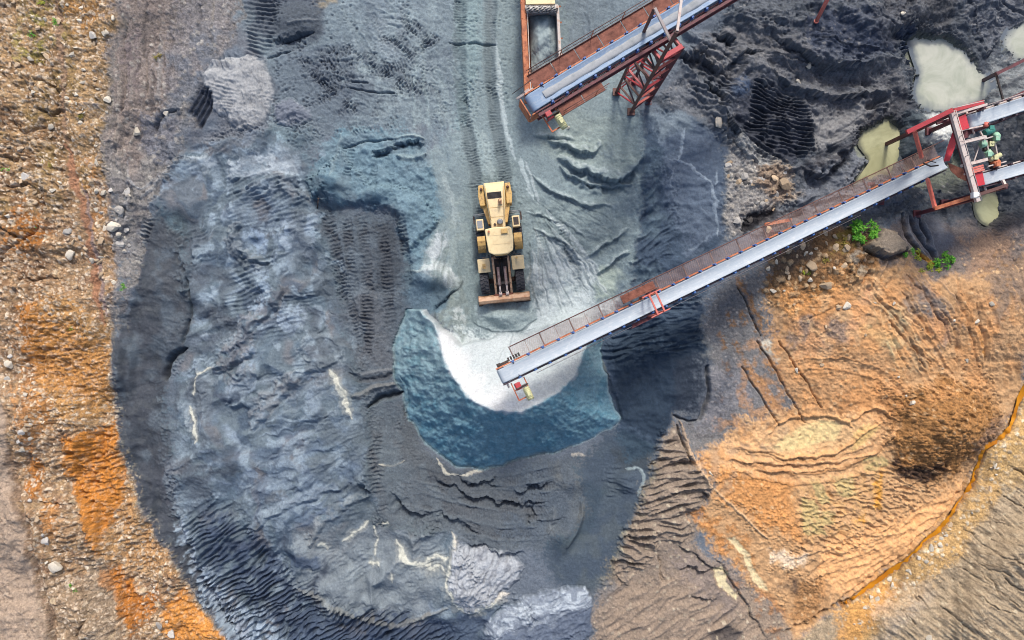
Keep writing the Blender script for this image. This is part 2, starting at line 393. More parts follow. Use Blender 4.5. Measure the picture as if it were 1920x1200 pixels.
for p, c in (([(430,300),(500,280),(560,290),(555,330),(490,335),(440,330)],(186,193,204)),([(345,300),(400,290),(415,310),(370,330)],(186,192,200)),([(520,420),(590,400),(605,440),(580,480),(540,470)],(176,186,202)),([(520,580),(560,575),(570,620),(530,625)],(172,182,198)),([(570,640),(640,670),(650,690),(590,700),(560,670)],(150,158,168)),
             ([(450,440),(480,430),(500,450),(480,480),(455,470)],(160,174,194)),([(350,720),(400,700),(390,760),(365,820),(352,790)],(158,166,176)),([(480,510),(512,505),(505,560),(470,600),(480,550)],(160,172,190)),([(500,870),(590,860),(600,930),(520,960)],(140,152,168))):
    paint(p, c, 9, 12, alpha=.8, var=.12, brk=(18,-.35,.15))
for a, b, c in (((345,700),(372,690),(382,800)),((480,640),(450,700),(430,760)),((540,560),(500,600),(440,660)),((640,760),(560,830),(470,880))):
    line([a,b,c], 14, (150,160,176), h=.22, alpha=.4, warp=12, jag=.4)
streaks(700, 800, 480, 900, 16, 90, (146,160,178), 9, .14, .35, 1); streaks(700, 830, 480, 930, 14, 90, (88,102,126), 9, .12, .4, 2)
streaks(660, 690, 440, 770, 12, 40, (150,160,174), 7, .12, .4, 3); streaks(620, 560, 470, 620, 10, 50, (88,98,116), 7, .12, .4, 4)
streaks(600, 340, 420, 420, 12, 60, (92,104,124), 8, .14, .4, 5); streaks(580, 380, 480, 470, 10, 60, (150,162,180), 7, .1, .4, 6)
for pl, wd, h, c in (([(452,418),(444,440),(450,466),(470,484),(496,486)],12,.5,(168,170,174)),([(530,538),(512,574),(478,604),(464,636),(470,662),(440,672),(404,694)],16,.5,(146,136,136)),([(412,540),(412,590),(413,640)],5,.12,(150,160,174)),([(400,700),(420,692),(450,700),(470,690),(486,702)],14,.3,(140,136,140)),([(440,760),(500,738),(560,704),(612,682)],12,.35,(140,148,160)),([(340,460),(352,500),(346,540)],10,.25,(130,138,150)),([(560,700),(540,730),(500,770),(470,800)],14,.3,(150,146,148)),([(575,575),(600,578),(610,600),(598,622)],7,.15,(170,180,194)),([(562,650),(580,632),(610,632),(640,648),(632,672),(600,682),(570,676)],8,.18,(170,178,188)),([(365,425),(372,450),(366,480)],8,.2,(150,158,170)),([(470,350),(520,330),(560,340)],12,.3,(150,156,166)),([(430,300),(445,325),(440,340)],9,.25,(170,176,186)),([(500,360),(540,352),(580,372)],9,.25,(150,158,170)),([(660,905),(600,925),(520,960),(470,1000)],9,.25,(150,158,172)),([(690,930),(640,955),(600,990),(580,1020)],9,.2,(170,170,172))):
    line(pl, wd, c, h=h*1.5, alpha=.4, warp=9, jag=.2, rag=.2, asym=(wd*1.0, wd*2.2))
    line([(a+2, b+wd*.8) for a, b in pl], wd*.9, None, h=-h*.5, warp=6, jag=.4)
rake([(440,480),(520,480),(505,520),(480,585),(440,600),(425,560)], 165, 9, .07, (44,54,74), .5)
rake([(430,400),(520,390),(600,400),(600,430),(520,440),(440,430)], 168, 9, .05, (70,82,104), .4)
rake([(520,560),(600,540),(590,560),(540,640),(500,640),(460,640)], 172, 8, .05, (62,74,96), .4)
rake([(420,330),(560,330),(600,380),(480,400),(430,380)], 160, 8, .05, (70,82,100), .4)
for p, c in (([(497,508),(512,515),(505,560),(482,585),(470,580),(488,545)],(172,186,206)),([(520,575),(558,572),(564,622),(536,626),(520,600)],(166,178,196)),([(535,420),(595,402),(602,440),(578,490),(560,470),(545,450)],(166,178,198)),([(468,432),(500,440),(495,470),(478,478),(466,460)],(160,176,200)),([(475,645),(486,655),(480,690),(472,680)],(168,182,204)),([(382,620),(408,630),(402,645),(385,640)],(176,184,196)),([(348,300),(400,294),(408,316),(380,318),(352,326)],(196,202,212)),([(455,290),(520,292),(560,300),(555,330),(500,322),(462,330)],(198,204,214))):
    paint(p, c, 6, 9, alpha=.75, var=.1, brk=(13,-.5,.0))
for p, c in (([(576,578),(600,582),(600,612),(580,612)],(86,92,106)),([(572,645),(600,640),(630,652),(620,668),(590,672)],(92,96,108)),([(548,1036),(600,1042),(598,1060),(560,1068),(540,1050)],(78,92,118)),([(610,1040),(616,1070),(600,1106),(578,1100),(596,1070)],(84,90,104)),([(385,882),(430,880),(428,892),(390,894)],(60,68,84)),([(660,900),(690,905),(696,922),(660,915)],(66,74,88)),([(395,735),(430,745),(455,738),(440,754),(400,750)],(70,80,100)),([(530,1086),(565,1092),(550,1104),(536,1098)],(80,86,98))):  # the wedge beside the cone is its shadow, painted dark
    paint(p, c, 6, 8, alpha=.75, var=.12)
# crescents and slump scars
line([(348,652),(328,664),(314,684),(311,714)], 16, (46,50,62), h=-.55, alpha=.85)
line([(352,598),(346,622),(340,645)], 12, (56,60,72), h=-.4, alpha=.7)
line([(350,520),(358,560),(354,600)], 9, (62,68,82), h=-.3, alpha=.6)
mound(475,455,36,32,.5); mound(477,456,20,20,-.55)
for (x, y, r, h) in ((430,470,45,.45),(390,560,55,.5),(395,640,50,.4),(560,530,60,.35),(400,820,60,.5),(470,700,50,.45),(540,780,70,.4),(560,630,48,.4),(600,660,36,.3),(640,650,30,.25),(430,560,30,.3),(450,880,60,.4),(560,1040,45,.7),(620,1030,32,-.35),(545,1045,18,-.45)):
    mound(x, y, r, r*.8, h, rot=(x*7) % 90)
for pl in ([(440,560),(490,520),(510,490)],[(540,500),(500,590),(450,640)],[(600,620),(560,610),(520,640)],[(420,760),(470,720),(520,700)],[(500,830),(560,800),(620,790)],[(440,930),(500,900),(560,905)],[(365,690),(360,740),(372,800)],[(590,450),(600,520),(630,600)],[(640,880),(670,900),(695,915)],[(660,900),(640,930),(620,930)],[(575,1060),(560,1100),(545,1130)],[(650,1140),(680,1135),(700,1140)],[(600,1090),(590,1110),(570,1120)],[(480,880),(520,850),(600,835)]):
    line(pl, 14, (78,90,108), h=-.16, alpha=.4, warp=12, jag=.6, rag=.3)
# sculpted folds: NE-lit ridges running down to the left
ribs([(440,360),(560,352),(600,420),(560,520),(470,560),(440,450)], 150, wl=14, amp=.16, stretch=6, seed=4)
ribs([(430,520),(520,480),(560,560),(480,620),(420,660)], 145, wl=16, amp=.16, stretch=6, seed=5)
ribs([(330,760),(440,640),(560,700),(690,800),(690,960),(520,1000),(400,900)], 146, wl=24, amp=.16, stretch=7, feather=40, seed=6)
rake([(345,985),(400,950),(470,995),(560,1095),(650,1140),(800,1170),(860,1210),(860,1400),(500,1400),(430,1195),(380,1120)], 148, 9, .16, (52,62,86), .65, feather=14, wob=1.6)
ribs([(330,968),(400,935),(470,985),(560,1085),(650,1135),(800,1165),(860,1200),(860,1400),(480,1400),(430,1200),(380,1130),(340,1050)], 147, wl=7, amp=.30, stretch=9, feather=16, seed=7)
paint([(325,985),(352,975),(378,1040),(440,1120),(520,1170),(560,1230),(600,1400),(470,1400),(430,1200),(385,1120),(350,1050)], (172,184,202), 7, 16, alpha=.9, var=.2, brk=(14,-.45,.05))  # fan tips painted lighter, as the flatter foot of the slope is better lit
paint([(380,945),(470,990),(560,1085),(650,1140),(830,1170),(860,1220),(860,1500),(600,1500),(540,1200),(430,1100),(375,1010)], (72,84,108), 14, 14, alpha=.85, var=.18, brk=(26,-.5,.1))  # shade of the steep upper slope painted into the ground colour
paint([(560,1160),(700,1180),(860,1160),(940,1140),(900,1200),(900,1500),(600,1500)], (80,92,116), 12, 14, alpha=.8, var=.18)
line([(560,1100),(640,1140),(740,1172),(840,1140)], 14, (150,146,140), h=.2, alpha=.5)
w, m = region(P_BLUE, 25, 8)
rk = sst(0, 1, np.clip((U[w]*.45+V[w]*.9-1135)/50, 0, 1))
Z[w] = Z[w]-m*(.42-.25*rk)*(Z[w]-ZB0[w])
# -- upper middle, criss-crossed by tyre marks
P_TOP = [(450,-600),(905,-600),(900,100),(880,235),(760,244),(640,244),(560,282),(500,262),(520,150),(452,60)]
paint(P_TOP, (130,141,150), 26, 16, var=.10, grain=.3)
paint([(620,-60),(780,-60),(760,120),(700,60)], (138,148,158), 30, 20, alpha=.8)
paint([(700,40),(760,60),(745,100),(700,90)], (150,158,166), 18, 12, alpha=.6)
paint([(510,90),(640,80),(700,170),(640,240),(560,270),(520,190)], (108,116,128), 30, 20, alpha=.7, var=.14)
paint([(840,-80),(930,-80),(930,100),(900,200),(860,120)], (150,162,168), 22, 14, alpha=.8)
paint([(450,-60),(610,-60),(605,60),(540,90),(470,60)], (88,92,104), 15, 12, alpha=.8, var=.16)
paint([(596,-60),(630,-60),(632,10),(600,18)], (176,156,128), 10, 12, alpha=.7)
for pl, wd in (([(540,130),(620,120),(700,135),(780,120)],30),([(560,170),(650,155),(740,165)],28),([(640,60),(690,105),(760,150),(840,190)],30),([(720,10),(790,60),(850,100),(900,110)],28),([(620,225),(700,205),(800,200)],30),([(680,20),(740,70),(830,140),(880,180)],26),([(560,110),(640,180),(700,225)],26),([(505,60),(500,10),(520,-60)],24),([(560,200),(600,210),(660,220)],24),([(770,40),(800,90),(800,150)],24),([(540,80),(610,95),(690,90)],24)):
    track(pl, wd, .04, 6, .075, (94,98,110), .35, chev=1.2, berm=.03)
    pl2 = [(a+14, b+26) for a, b in pl]
    track(pl2, wd*.9, .03, 6, .065, (100,104,116), .25, chev=-1.2, berm=.02)
lumps(P_TOP, 7, .035, seed=31)
stipple(P_TOP, 7, .09, (74,80,94), .55, seed=1); stipple([(820,-60),(1000,-60),(960,220),(880,240),(820,160)], 7, .07, (92,104,114), .5, seed=2)
stipple([(500,60),(640,60),(700,240),(560,280),(480,220)], 8, .09, (66,70,82), .6, seed=3)
rake([(455,0),(520,0),(510,90),(470,110)], 8, 8, .08, (80,80,88), .5)
rake([(400,118),(430,100),(450,100),(425,135)], 60, 9, .1)
for pl in ([(640,280),(690,265),(740,262)],[(655,152),(690,155)],[(650,165),(700,172),(745,175)],[(530,80),(560,70),(590,60)],[(545,95),(500,110)],[(840,80),(900,82),(930,84)]):
    line(pl, 7, (64,68,80), h=-.2, alpha=.6)
for pl, wd, c in (([(640,-60),(660,40),(720,130),(800,230),(850,330)],26,(146,157,163)),([(760,-60),(770,40),(810,140),(850,240)],30,(150,160,166)),([(560,90),(660,110),(780,180),(840,260)],24,(104,112,124)),([(700,-60),(690,60),(660,160),(640,240)],26,(104,112,124)),([(600,150),(700,140),(820,110),(900,60)],24,(106,114,126)),([(820,-60),(800,60),(760,160),(700,230)],26,(148,158,164))):
    line(pl, wd, c, h=-.06, alpha=.45, warp=8, jag=.5, rag=.3)
streaks(800, 60, 860, 320, 14, 60, (156,168,172), 8, .06, .45, 51); streaks(560, 120, 760, 200, 16, 60, (92,100,112), 6, -.08, .45, 52); streaks(640, 0, 760, 140, 14, 80, (150,160,168), 8, .08, .4, 53)
# mounds top left of centre
paint([(500,40),(560,2),(606,15),(602,62),(545,78),(510,70)], (84,90,100), 14, 12, alpha=.85, var=.2); mound(555,42,58,42,.55,-25)
scarp([(500,84),(545,74),(585,58)], .35, 12)
line([(540,50),(575,40),(600,38)], 9, (120,124,132), h=.15, alpha=.5)
# -- haul yard
P_YARD = [(882,-600),(1400,-600),(1290,60),(1180,150),(1205,210),(1216,320),(1200,440),(1172,540),(1132,600),(1050,640),(870,640),(820,600),(782,480),(802,420),(790,300),(850,240)]
paint(P_YARD, (142,157,162), 20, 14, var=.08, grain=.12, wet=.35)
paint([(880,300),(960,300),(990,600),(880,620),(840,520),(870,420)], (128,142,142), 22, 14, alpha=.6)
paint([(1000,200),(1100,210),(1180,230),(1200,320),(1140,320),(1060,300),(1010,270)], (156,168,164), 20, 12, alpha=.7)
paint([(985,380),(1100,370),(1180,380),(1170,460),(1100,480),(1000,440)], (142,156,158), 20, 14, alpha=.8)
paint([(1060,-80),(1180,-80),(1240,20),(1140,60),(1060,120)], (126,138,148), 22, 14, alpha=.8)
paint([(1380,-60),(1300,60),(1240,40),(1250,-60)], (84,92,112), 25, 14, alpha=.6, grain=.8)
# the white spill and its streaks
paint([(990,500),(1040,470),(1095,480),(1120,520),(1108,560),(1150,565),(1120,600),(1060,660),(1000,720),(930,720),(880,690),(830,625),(850,612),(900,640),(960,610),(1005,570)], (214,222,224), 16, 12, alpha=.9, var=.05, grain=.05)
paint([(790,470),(830,440),(870,520),(870,545),(840,540),(800,520)], (206,212,216), 9, 12, alpha=.85, var=.08, brk=(26,-.4,.1))
paint([(800,440),(860,380),(880,470),(880,560),(860,620),(815,610),(850,540)], (160,172,170), 14, 12, alpha=.6, brk=(30,-.2,.3))
paint([(1000,450),(1060,450),(1100,480),(1110,540),(1060,580),(1020,560),(1000,500)], (182,194,196), 18, 10, alpha=.6, brk=(24,-.2,.3))
for pl, wd, c in (([(922,60),(934,120),(940,180),(946,240),(958,270)],14,(196,208,212)),([(938,180),(950,240),(966,300)],8,(190,202,206)),([(975,290),(985,330),(1000,375)],10,(196,208,212)),([(985,300),(1000,340),(1010,380)],7,(190,200,204)),([(1000,470),(1010,520),(1030,560)],10,(206,214,216)),([(1060,460),(1080,500),(1095,540)],12,(206,214,216)),([(890,245),(905,290),(912,330)],22,(158,174,178)),([(920,70),(918,20),(915,-60)],20,(172,184,190)),
                  ([(870,130),(880,200),(884,240)],14,(160,172,178)),([(800,300),(815,350),(818,400)],9,(160,172,176)),([(830,320),(848,380),(850,430)],9,(170,182,184))):
    line(pl, wd, c, alpha=.75, warp=5, jag=.35)
# loader's own wheel tracks
for off in (0, 56):
    pl = [(868+off,-60),(862+off,80),(866+off,180),(879+off,260),(893+off,340),(898+off,420),(900+off,500)]
    line(pl, 30, (110,122,128), h=-.09, alpha=.75, warp=4, taper=False, jag=.15)
    track(pl, 26, .0, 5, .05, (96,108,114), .35, keep=.3, berm=.05)
stipple([(850,150),(960,150),(990,340),(980,520),(880,520),(870,340)], 6, .06, (100,112,118), .5, seed=4)
line([(905,245),(915,290),(922,335)], 20, (166,180,182), alpha=.7, warp=3)
for off in (-14, 30):
    track([(1012+off,400),(1030+off,450),(1050+off,510),(1052+off,560)], 17, .08, 6, .04, (140,152,156), .4)
for pl, wd, h in (([(1030,258),(1066,273),(1098,286),(1117,281),(1124,266)],20,.42),([(1046,294),(1086,312),(1130,328),(1166,330),(1192,312),(1206,284)],26,.60),([(1048,314),(1090,338),(1140,346),(1182,340)],16,.34),([(1000,255),(1040,250),(1075,262)],14,.2),([(1000,330),(1040,360),(1090,380),(1150,385)],14,.22),([(1098,482),(1140,455),(1175,430)],14,.3),([(1120,512),(1150,490),(1175,470)],12,.3),([(985,400),(1040,410),(1100,440)],8,.1),([(1000,428),(1050,450),(1090,490),(1110,530)],12,.18),([(1030,445),(1075,480),(1095,520)],10,.15)):
    line(pl, wd*1.6, None, h=h*.5, warp=6)
    scarp([(a, b+wd*.2) for a, b in pl], h*.9, wd*.9, lip=.5, warp=5)
    line([(a+1, b-3) for a, b in pl], wd*.4, (190,200,202), alpha=.5, warp=5, jag=.5, rag=.2)
for x0, y0, x1, y1 in ((1000,372,1060,420),(1030,370,1100,420),(1060,372,1130,420),(1010,395,1060,440),(1090,384,1150,415)):
    line([(x0,y0),(x1,y1)], 4, (112,126,132), h=-.06, alpha=.5, warp=2)
paint([(1128,500),(1168,498),(1152,556),(1120,566),(1112,545)], (178,190,180), 6, 8, alpha=.9, var=.03, grain=0., wet=.6)
lumps([(980,370),(1180,360),(1170,560),(1000,600)], 22, .10, seed=41)
streaks(1000, 400, 1090, 590, 16, 60, (206,214,216), 7, .10, .6, 11); streaks(1000, 400, 1080, 580, 12, 60, (118,132,138), 5, .10, .5, 12)
streaks(1000, 370, 1150, 450, 14, 70, (116,130,136), 4, .06, .45, 13); streaks(810, 300, 840, 460, 8, 40, (176,188,190), 6, .08, .5, 14)
streaks(850, 420, 840, 600, 10, 35, (122,134,132), 5, .08, .5, 15); streaks(1090, -40, 1040, 120, 8, 60, (100,112,126), 6, .06, .4, 16)
paint([(818,575),(840,556),(868,520),(880,560),(872,640),(850,618),(822,605)], (128,138,136), 6, 8, alpha=.8, var=.14, brk=(16,-.4,.2))
paint([(845,580),(870,570),(868,620),(848,610)], (200,206,206), 5, 8, alpha=.7, brk=(12,-.2,.3))
line([(815,612),(816,590),(822,572),(846,552),(864,538),(868,520)], 5, (88,98,102), h=-.12, alpha=.6, jag=.5)
mound(942,592,62,34,.75,0); paint([(886,572),(1000,566),(1006,600),(980,618),(935,624),(896,612)], (168,182,184), 5, 5, alpha=.9, var=.07)
line([(884,585),(890,608),(915,620),(950,625),(985,616),(1004,596)], 6, (120,134,140), h=-.12, alpha=.6, warp=3)
lumps([(890,575),(1000,570),(990,612),(900,612)], 10, .07, feather=8, seed=43)
# teal block left of the loader
P_TEAL = [(578,335),(600,280),(640,240),(760,245),(800,270),(830,400),(792,480),(772,562),(754,512),(760,470),(742,400),(690,372),(620,388),(590,372)]
paint(P_TEAL, (120,144,158), 8, 9, var=.10, grain=.15)
step([(580,340),(640,290),(700,355),(745,350),(800,380),(820,420),(770,470),(742,402),(690,374),(620,390),(592,374)], .35, 7)
mound(618,352,46,36,.9); mound(710,362,40,20,.5); mound(760,400,40,40,.4); mound(800,520,50,36,.8); mound(840,525,22,26,.4)
paint([(582,340),(610,325),(640,350),(625,388),(592,374)], (62,86,106), 6, 6, alpha=.85, var=.12)
paint([(642,376),(700,358),(720,382),(690,400)], (72,98,118), 8, 8, alpha=.7, var=.12)
paint([(752,512),(790,505),(850,545),(835,575),(790,585),(755,580)], (92,116,132), 6, 8, alpha=.85, var=.12)
paint([(815,520),(838,528),(842,556),(822,570),(808,545)], (70,86,98), 6, 6, alpha=.6, var=.12)
scarp([(815,574),(838,560),(856,545)], .3, 8)
line([(758,508),(785,508),(808,498)], 6, (176,190,192), h=.1, alpha=.7)
scarp([(736,274),(768,266),(796,267)], .6, 11)
scarp([(700,284),(725,281),(748,276)], .4, 9)
scarp([(700,296),(712,287),(735,285)], .35, 9)
line([(740,258),(770,255),(795,262)], 9, (160,176,180), h=.2, alpha=.7)
line([(745,292),(775,296),(800,288)], 18, (150,166,170), h=.25, alpha=.7)
for pl in ([(655,245),(640,300),(628,335)],[(668,250),(655,310),(650,370)],[(705,300),(700,340),(705,370)],[(730,300),(735,360),(745,400)]):
    track(pl, 15, .05, 6, .06, (98,120,134), .4)
line([(640,250),(632,290),(622,330)], 10, (150,168,176), h=.12, alpha=.6)
lumps(P_TEAL, 18, .14, seed=51)
# -- dark dozer lane
P_LANE = [(598,388),(742,402),(772,500),(764,700),(742,742),(690,772),(660,702),(640,580),(612,480)]
paint(P_LANE, (97,104,114), 26, 14, alpha=.8, var=.10, grain=.35)
paint([(690,420),(745,420),(750,520),(710,540)], (78,82,90), 14, 10, alpha=.8)
paint([(690,480),(720,600),(740,690),(660,690),(650,600)], (110,110,116), 18, 12, alpha=.6)
step([(596,392),(650,380),(742,402),(768,470),(768,530),(735,560),(680,540),(640,570),(612,480)], -.25, 7)
for pl, wd in (([(610,392),(628,470),(645,550),(665,585)],26),([(648,400),(655,480),(664,560)],20),([(672,392),(684,480),(690,600),(690,650)],26),([(712,410),(722,480),(728,560),(735,620)],24),([(748,395),(757,440),(762,490)],22),([(690,560),(685,620),(690,680)],24),([(655,560),(672,620),(680,670)],20)):
    track(pl, wd, .06, 7, .075, (78,79,86), .6, berm=.05, keep=.5)
lumps(P_LANE, 9, .05, seed=61); stipple(P_LANE, 6, .05, (70,70,76), .4, seed=5)
for pl, c, h, wd in (([(655,702),(700,712),(740,700)],(86,86,92),-.2,14),([(655,690),(690,700),(750,690)],(134,134,138),.1,10),([(690,765),(720,745),(752,735)],(52,52,58),-.6,16),([(660,745),(700,730),(745,720)],(132,130,130),.25,18),([(760,780),(765,740),(755,705)],(70,72,78),-.3,10)):
    line(pl, wd, c, h=h, alpha=.7, warp=5)
# -- lower lane
P_LOW = [(690,772),(742,742),(764,742),(800,832),(860,876),(900,886),(1000,862),(1085,852),(1092,900),(1130,930),(1120,985),(1060,1030),(1000,1032),(940,1042),(850,1002),(732,992),(700,980),(690,850)]
paint(P_LOW, (107,112,119), 22, 12, alpha=.85, var=.09, grain=.3)
paint([(760,760),(800,832),(860,880),(900,890),(880,910),(790,900),(745,840)], (98,100,104), 18, 10, alpha=.6)
paint([(1030,870),(1120,835),(1170,800),(1190,830),(1120,900),(1060,930)], (128,128,128), 16, 10, alpha=.7)
track([(704,800),(706,870),(712,930),(716,985)], 30, .06, 8, .07, (96,95,100), .5)
track([(735,760),(745,830),(756,880)], 26, .04, 7, .05, (100,99,104), .5)
for pl, wd in (([(770,885),(850,905),(940,930),(1035,935)],26),([(780,935),(870,960),(960,968),(1035,958)],26),([(800,900),(880,935),(960,950),(1030,952)],22),([(860,980),(930,1000),(1010,1000)],22),([(930,905),(990,895),(1060,880)],20),([(960,905),(1000,915),(1050,905)],20)):
    track(pl, wd, .07, 4.5, .05, (88,87,93), .45, berm=.08, keep=.5)
for pl, wd, h in (([(800,888),(840,912),(890,930),(955,940),(1040,948)],11,-.42),([(735,925),(760,948),(790,964),(808,960)],13,-.5),([(795,956),(830,966),(870,985),(905,1005)],9,-.3),([(880,905),(910,902),(935,898)],8,-.3),([(870,1015),(900,1020),(940,1040),(985,1040)],12,-.45),([(985,908),(1010,905),(1035,912)],8,-.3),([(1010,950),(1000,970),(985,985)],9,-.25),([(1000,975),(1040,975),(1060,970)],7,-.2),([(670,898),(690,910),(697,925)],12,-.4),([(960,920),(1000,912),(1020,908)],7,-.3),([(840,890),(880,905),(950,912)],8,-.25)):
    scarp(pl, abs(h)*1.0, wd*1.5)
for pl, wd in (([(820,858),(828,875),(838,888),(862,893)],6),([(862,893),(886,886),(906,882)],5),([(1068,856),(1080,852),(1098,853)],8),([(712,872),(740,872),(760,862)],5)):
    line(pl, wd, (216,206,190), h=.05, alpha=.9, jag=.5)
mound(1075,900,40,34,.4); mound(1062,1000,26,60,.6,20)
line([(1040,950),(1035,980),(1030,1000)], 14, (132,136,142), h=.2, alpha=.6)
line([(1092,940),(1085,985),(1060,1025)], 16, (122,120,116), h=.25, alpha=.5)
stipple(P_LOW, 5, .05, (78,78,84), .4, seed=6)
# -- dark sand strip right of the lower lane
P_DSAND = [(1082,872),(1152,800),(1230,832),(1222,900),(1196,950),(1170,1010),(1142,1090),(1112,1112),(1040,1092),(1010,1042),(1062,1000),(1100,950)]
paint(P_DSAND, (88,98,116), 16, 10, var=.07, grain=.1)
paint([(1150,845),(1225,830),(1212,880),(1170,890)], (76,82,92), 10, 8, alpha=.8)
mound(1175,905,34,28,.5)
line([(1172,880),(1196,880),(1206,900),(1196,930)], 8, (176,186,196), h=.1, alpha=.75, jag=.4)
ribs([(1130,875),(1185,875),(1190,920),(1140,930)], 5, wl=7, amp=.15, seed=9)
# -- right side dark slope
P_DARK = [(1204,320),(1216,200),(1292,208),(1350,250),(1366,330),(1356,430),(1332,520),(1314,560),(1326,640),(1326,740),(1310,788),(1262,782),(1232,832),(1180,872),(1160,800),(1132,690),(1120,622),(1170,560),(1200,440)]
paint(P_DARK, (78,92,110), 8, 9, var=.10, grain=.2)
paint([(1216,200),(1292,210),(1350,250),(1364,330),(1354,430),(1290,480),(1260,400),(1250,300)], (108,119,136), 14, 12, alpha=.9, var=.07)
paint([(1216,205),(1290,205),(1300,240),(1240,260)], (140,150,158), 12, 10, alpha=.7)
paint([(1140,640),(1200,610),(1310,600),(1325,640),(1325,740),(1308,786),(1262,780),(1230,830),(1165,790)], (58,72,88), 12, 8, alpha=.9, var=.09, grain=.08)
paint([(1270,680),(1324,660),(1324,745),(1308,785),(1268,775)], (66,72,84), 12, 8, alpha=.8)
for pl in ([(1284,240),(1276,280),(1270,300)],[(1256,298),(1290,308),(1316,330),(1336,350),(1344,400),(1346,440)],[(1345,320),(1340,345)]):
    line(pl, 7, (170,180,192), h=.05, alpha=.7, jag=.5, warp=5)
for pl in ([(1262,315),(1258,340),(1268,360)],[(1330,440),(1310,460),(1290,465)]):
    line(pl, 5, (150,160,174), alpha=.5, jag=.5, warp=6)
ribs([(1160,580),(1310,560),(1316,650),(1200,680),(1130,670)], -8, wl=6, amp=.2, stretch=8, seed=10)
ribs([(1200,330),(1270,320),(1260,480),(1180,560),(1190,440)], 140, wl=12, amp=.22, stretch=5, seed=11)
lumps(P_DARK, 40, .2, seed=71)
line([(1326,690),(1328,740),(1312,786)], 12, (44,48,58), h=-.4, alpha=.7, taper=False)
line([(1262,780),(1285,788),(1308,788)], 8, (44,46,52), h=-.3, alpha=.6)
paint([(1180,640),(1300,635),(1310,650),(1200,665)], (130,146,160), 4, 6, alpha=.35, brk=(12,.1,.5))
line([(1136,700),(1152,745),(1166,785)], 14, (70,76,76), h=-.15, alpha=.7, jag=.4)
line([(1118,650),(1130,680),(1136,700)], 10, (120,124,116), h=.1, alpha=.6)
# -- grey flat between the slopes
P_GFLAT = [(1326,560),(1400,500),(1442,480),(1432,560),(1452,660),(1482,760),(1402,790),(1352,822),(1300,852),(1266,786),(1310,788),(1326,740),(1312,620)]
paint(P_GFLAT, (126,125,125), 16, 14, var=.09, grain=.5)
paint([(1330,560),(1400,510),(1420,600),(1400,640),(1330,640)], (92,94,99), 20, 14, alpha=.75, grain=.5)
paint([(1310,690),(1400,680),(1420,760),(1330,810),(1300,800)], (140,140,146), 20, 14, alpha=.6)
for x, y in ((1388,535),(1400,560),(1415,590),(1395,600),(1372,600),(1352,640),(1420,620),(1430,650),(1445,690),(1400,690),(1382,655),(1360,690)):
    paint([(x-8,y-14),(x+4,y-16),(x+12,y+14),(x,y+16)], (136,98,58), 5, 6, alpha=.7, brk=(8,-.4,.1))
line([(1444,655),(1474,710),(1524,780)], 30, (204,148,96), h=.05, alpha=.85, warp=3, jag=.15)
line([(1405,690),(1438,740),(1478,796)], 26, (196,144,96), alpha=.75, warp=4, jag=.2)
line([(1380,520),(1400,560),(1430,610)], 14, (150,108,66), alpha=.5, jag=.5, rag=.4)
for pl in ([(1420,640),(1450,690),(1508,792)],[(1462,640),(1494,690),(1540,764)],[(1392,690),(1425,742),(1462,800)],[(1384,540),(1408,590),(1425,630)]): line(pl, 5, (92,66,48), h=-.2, alpha=.8, warp=3, jag=.3, taper=False)
paint([(1428,640),(1444,636),(1470,676),(1456,684),(1438,662)], (222,220,204), 3, 3, var=.03, grain=0, wet=.5)
# -- orange mud field
P_MUD = [(1482,500),(1560,492),(1640,482),(1700,472),(1760,520),(1832,472),(1920,440),(2900,440),(2900,620),(1922,652),(1915,740),(1882,822),(1836,852),(1820,922),(1780,982),(1700,1052),(1600,1122),(1530,1172),(1500,1210),(1440,1132),(1382,1072),(1302,982),(1332,916),(1300,852),(1352,822),(1402,790),(1482,762),(1452,662),(1432,562)]
paint(P_MUD, (192,156,118), 14, 12, var=.11, grain=.14, wet=.35)
mound(1772,800,125,105,1.7,-20)
paint([(1440,560),(1600,560),(1600,700),(1480,760),(1450,660)], (158,126,96), 25, 18, alpha=.6, var=.16)
paint([(1482,660),(1640,640),(1700,720),(1660,800),(1500,790)], (190,148,108), 30, 20, alpha=.7, var=.14)
paint([(1480,590),(1590,606),(1604,640),(1500,676),(1470,640)], (138,124,118), 16, 14, alpha=.75, var=.15, grain=.6)
paint([(1700,515),(1750,540),(1785,640),(1770,650),(1730,590)], (122,120,124), 8, 8, alpha=.85, grain=.15)
paint([(1690,540),(1720,600),(1760,660),(1735,650),(1690,600)], (134,128,126), 9, 8, alpha=.7, grain=.15)
paint([(1640,550),(1680,580),(1710,640),(1740,690),(1715,690),(1670,620)], (178,164,134), 9, 10, alpha=.75, grain=.15)
paint([(1618,606),(1672,612),(1700,650),(1640,642)], (202,184,140), 8, 10, alpha=.85, grain=.1)
paint([(1604,560),(1630,530),(1640,545),(1618,600),(1600,640),(1585,630)], (206,160,124), 7, 8, alpha=.8, grain=.1)
paint([(1740,560),(1775,590),(1790,650),(1755,640)], (200,150,108), 8, 10, alpha=.6)
paint([(1790,560),(1830,540),(1850,700),(1810,700)], (158,128,98), 14, 12, alpha=.7, var=.16, grain=.5)
paint([(1850,500),(2300,460),(2300,700),(1920,690),(1860,660)], (164,134,104), 16, 14, alpha=.7, var=.2, grain=.7)
paint([(1850,520),(1880,510),(1890,600),(1860,600)], (112,106,106), 10, 10, alpha=.5)
paint([(1670,740),(1762,702),(1852,742),(1872,800),(1832,842),(1782,890),(1720,902),(1672,872),(1660,810)], (154,112,66), 14, 14, alpha=.9, var=.25, grain=1.0)
paint([(1560,740),(1660,720),(1690,760),(1660,810),(1600,800)], (176,124,76), 16, 14, alpha=.6, var=.16)
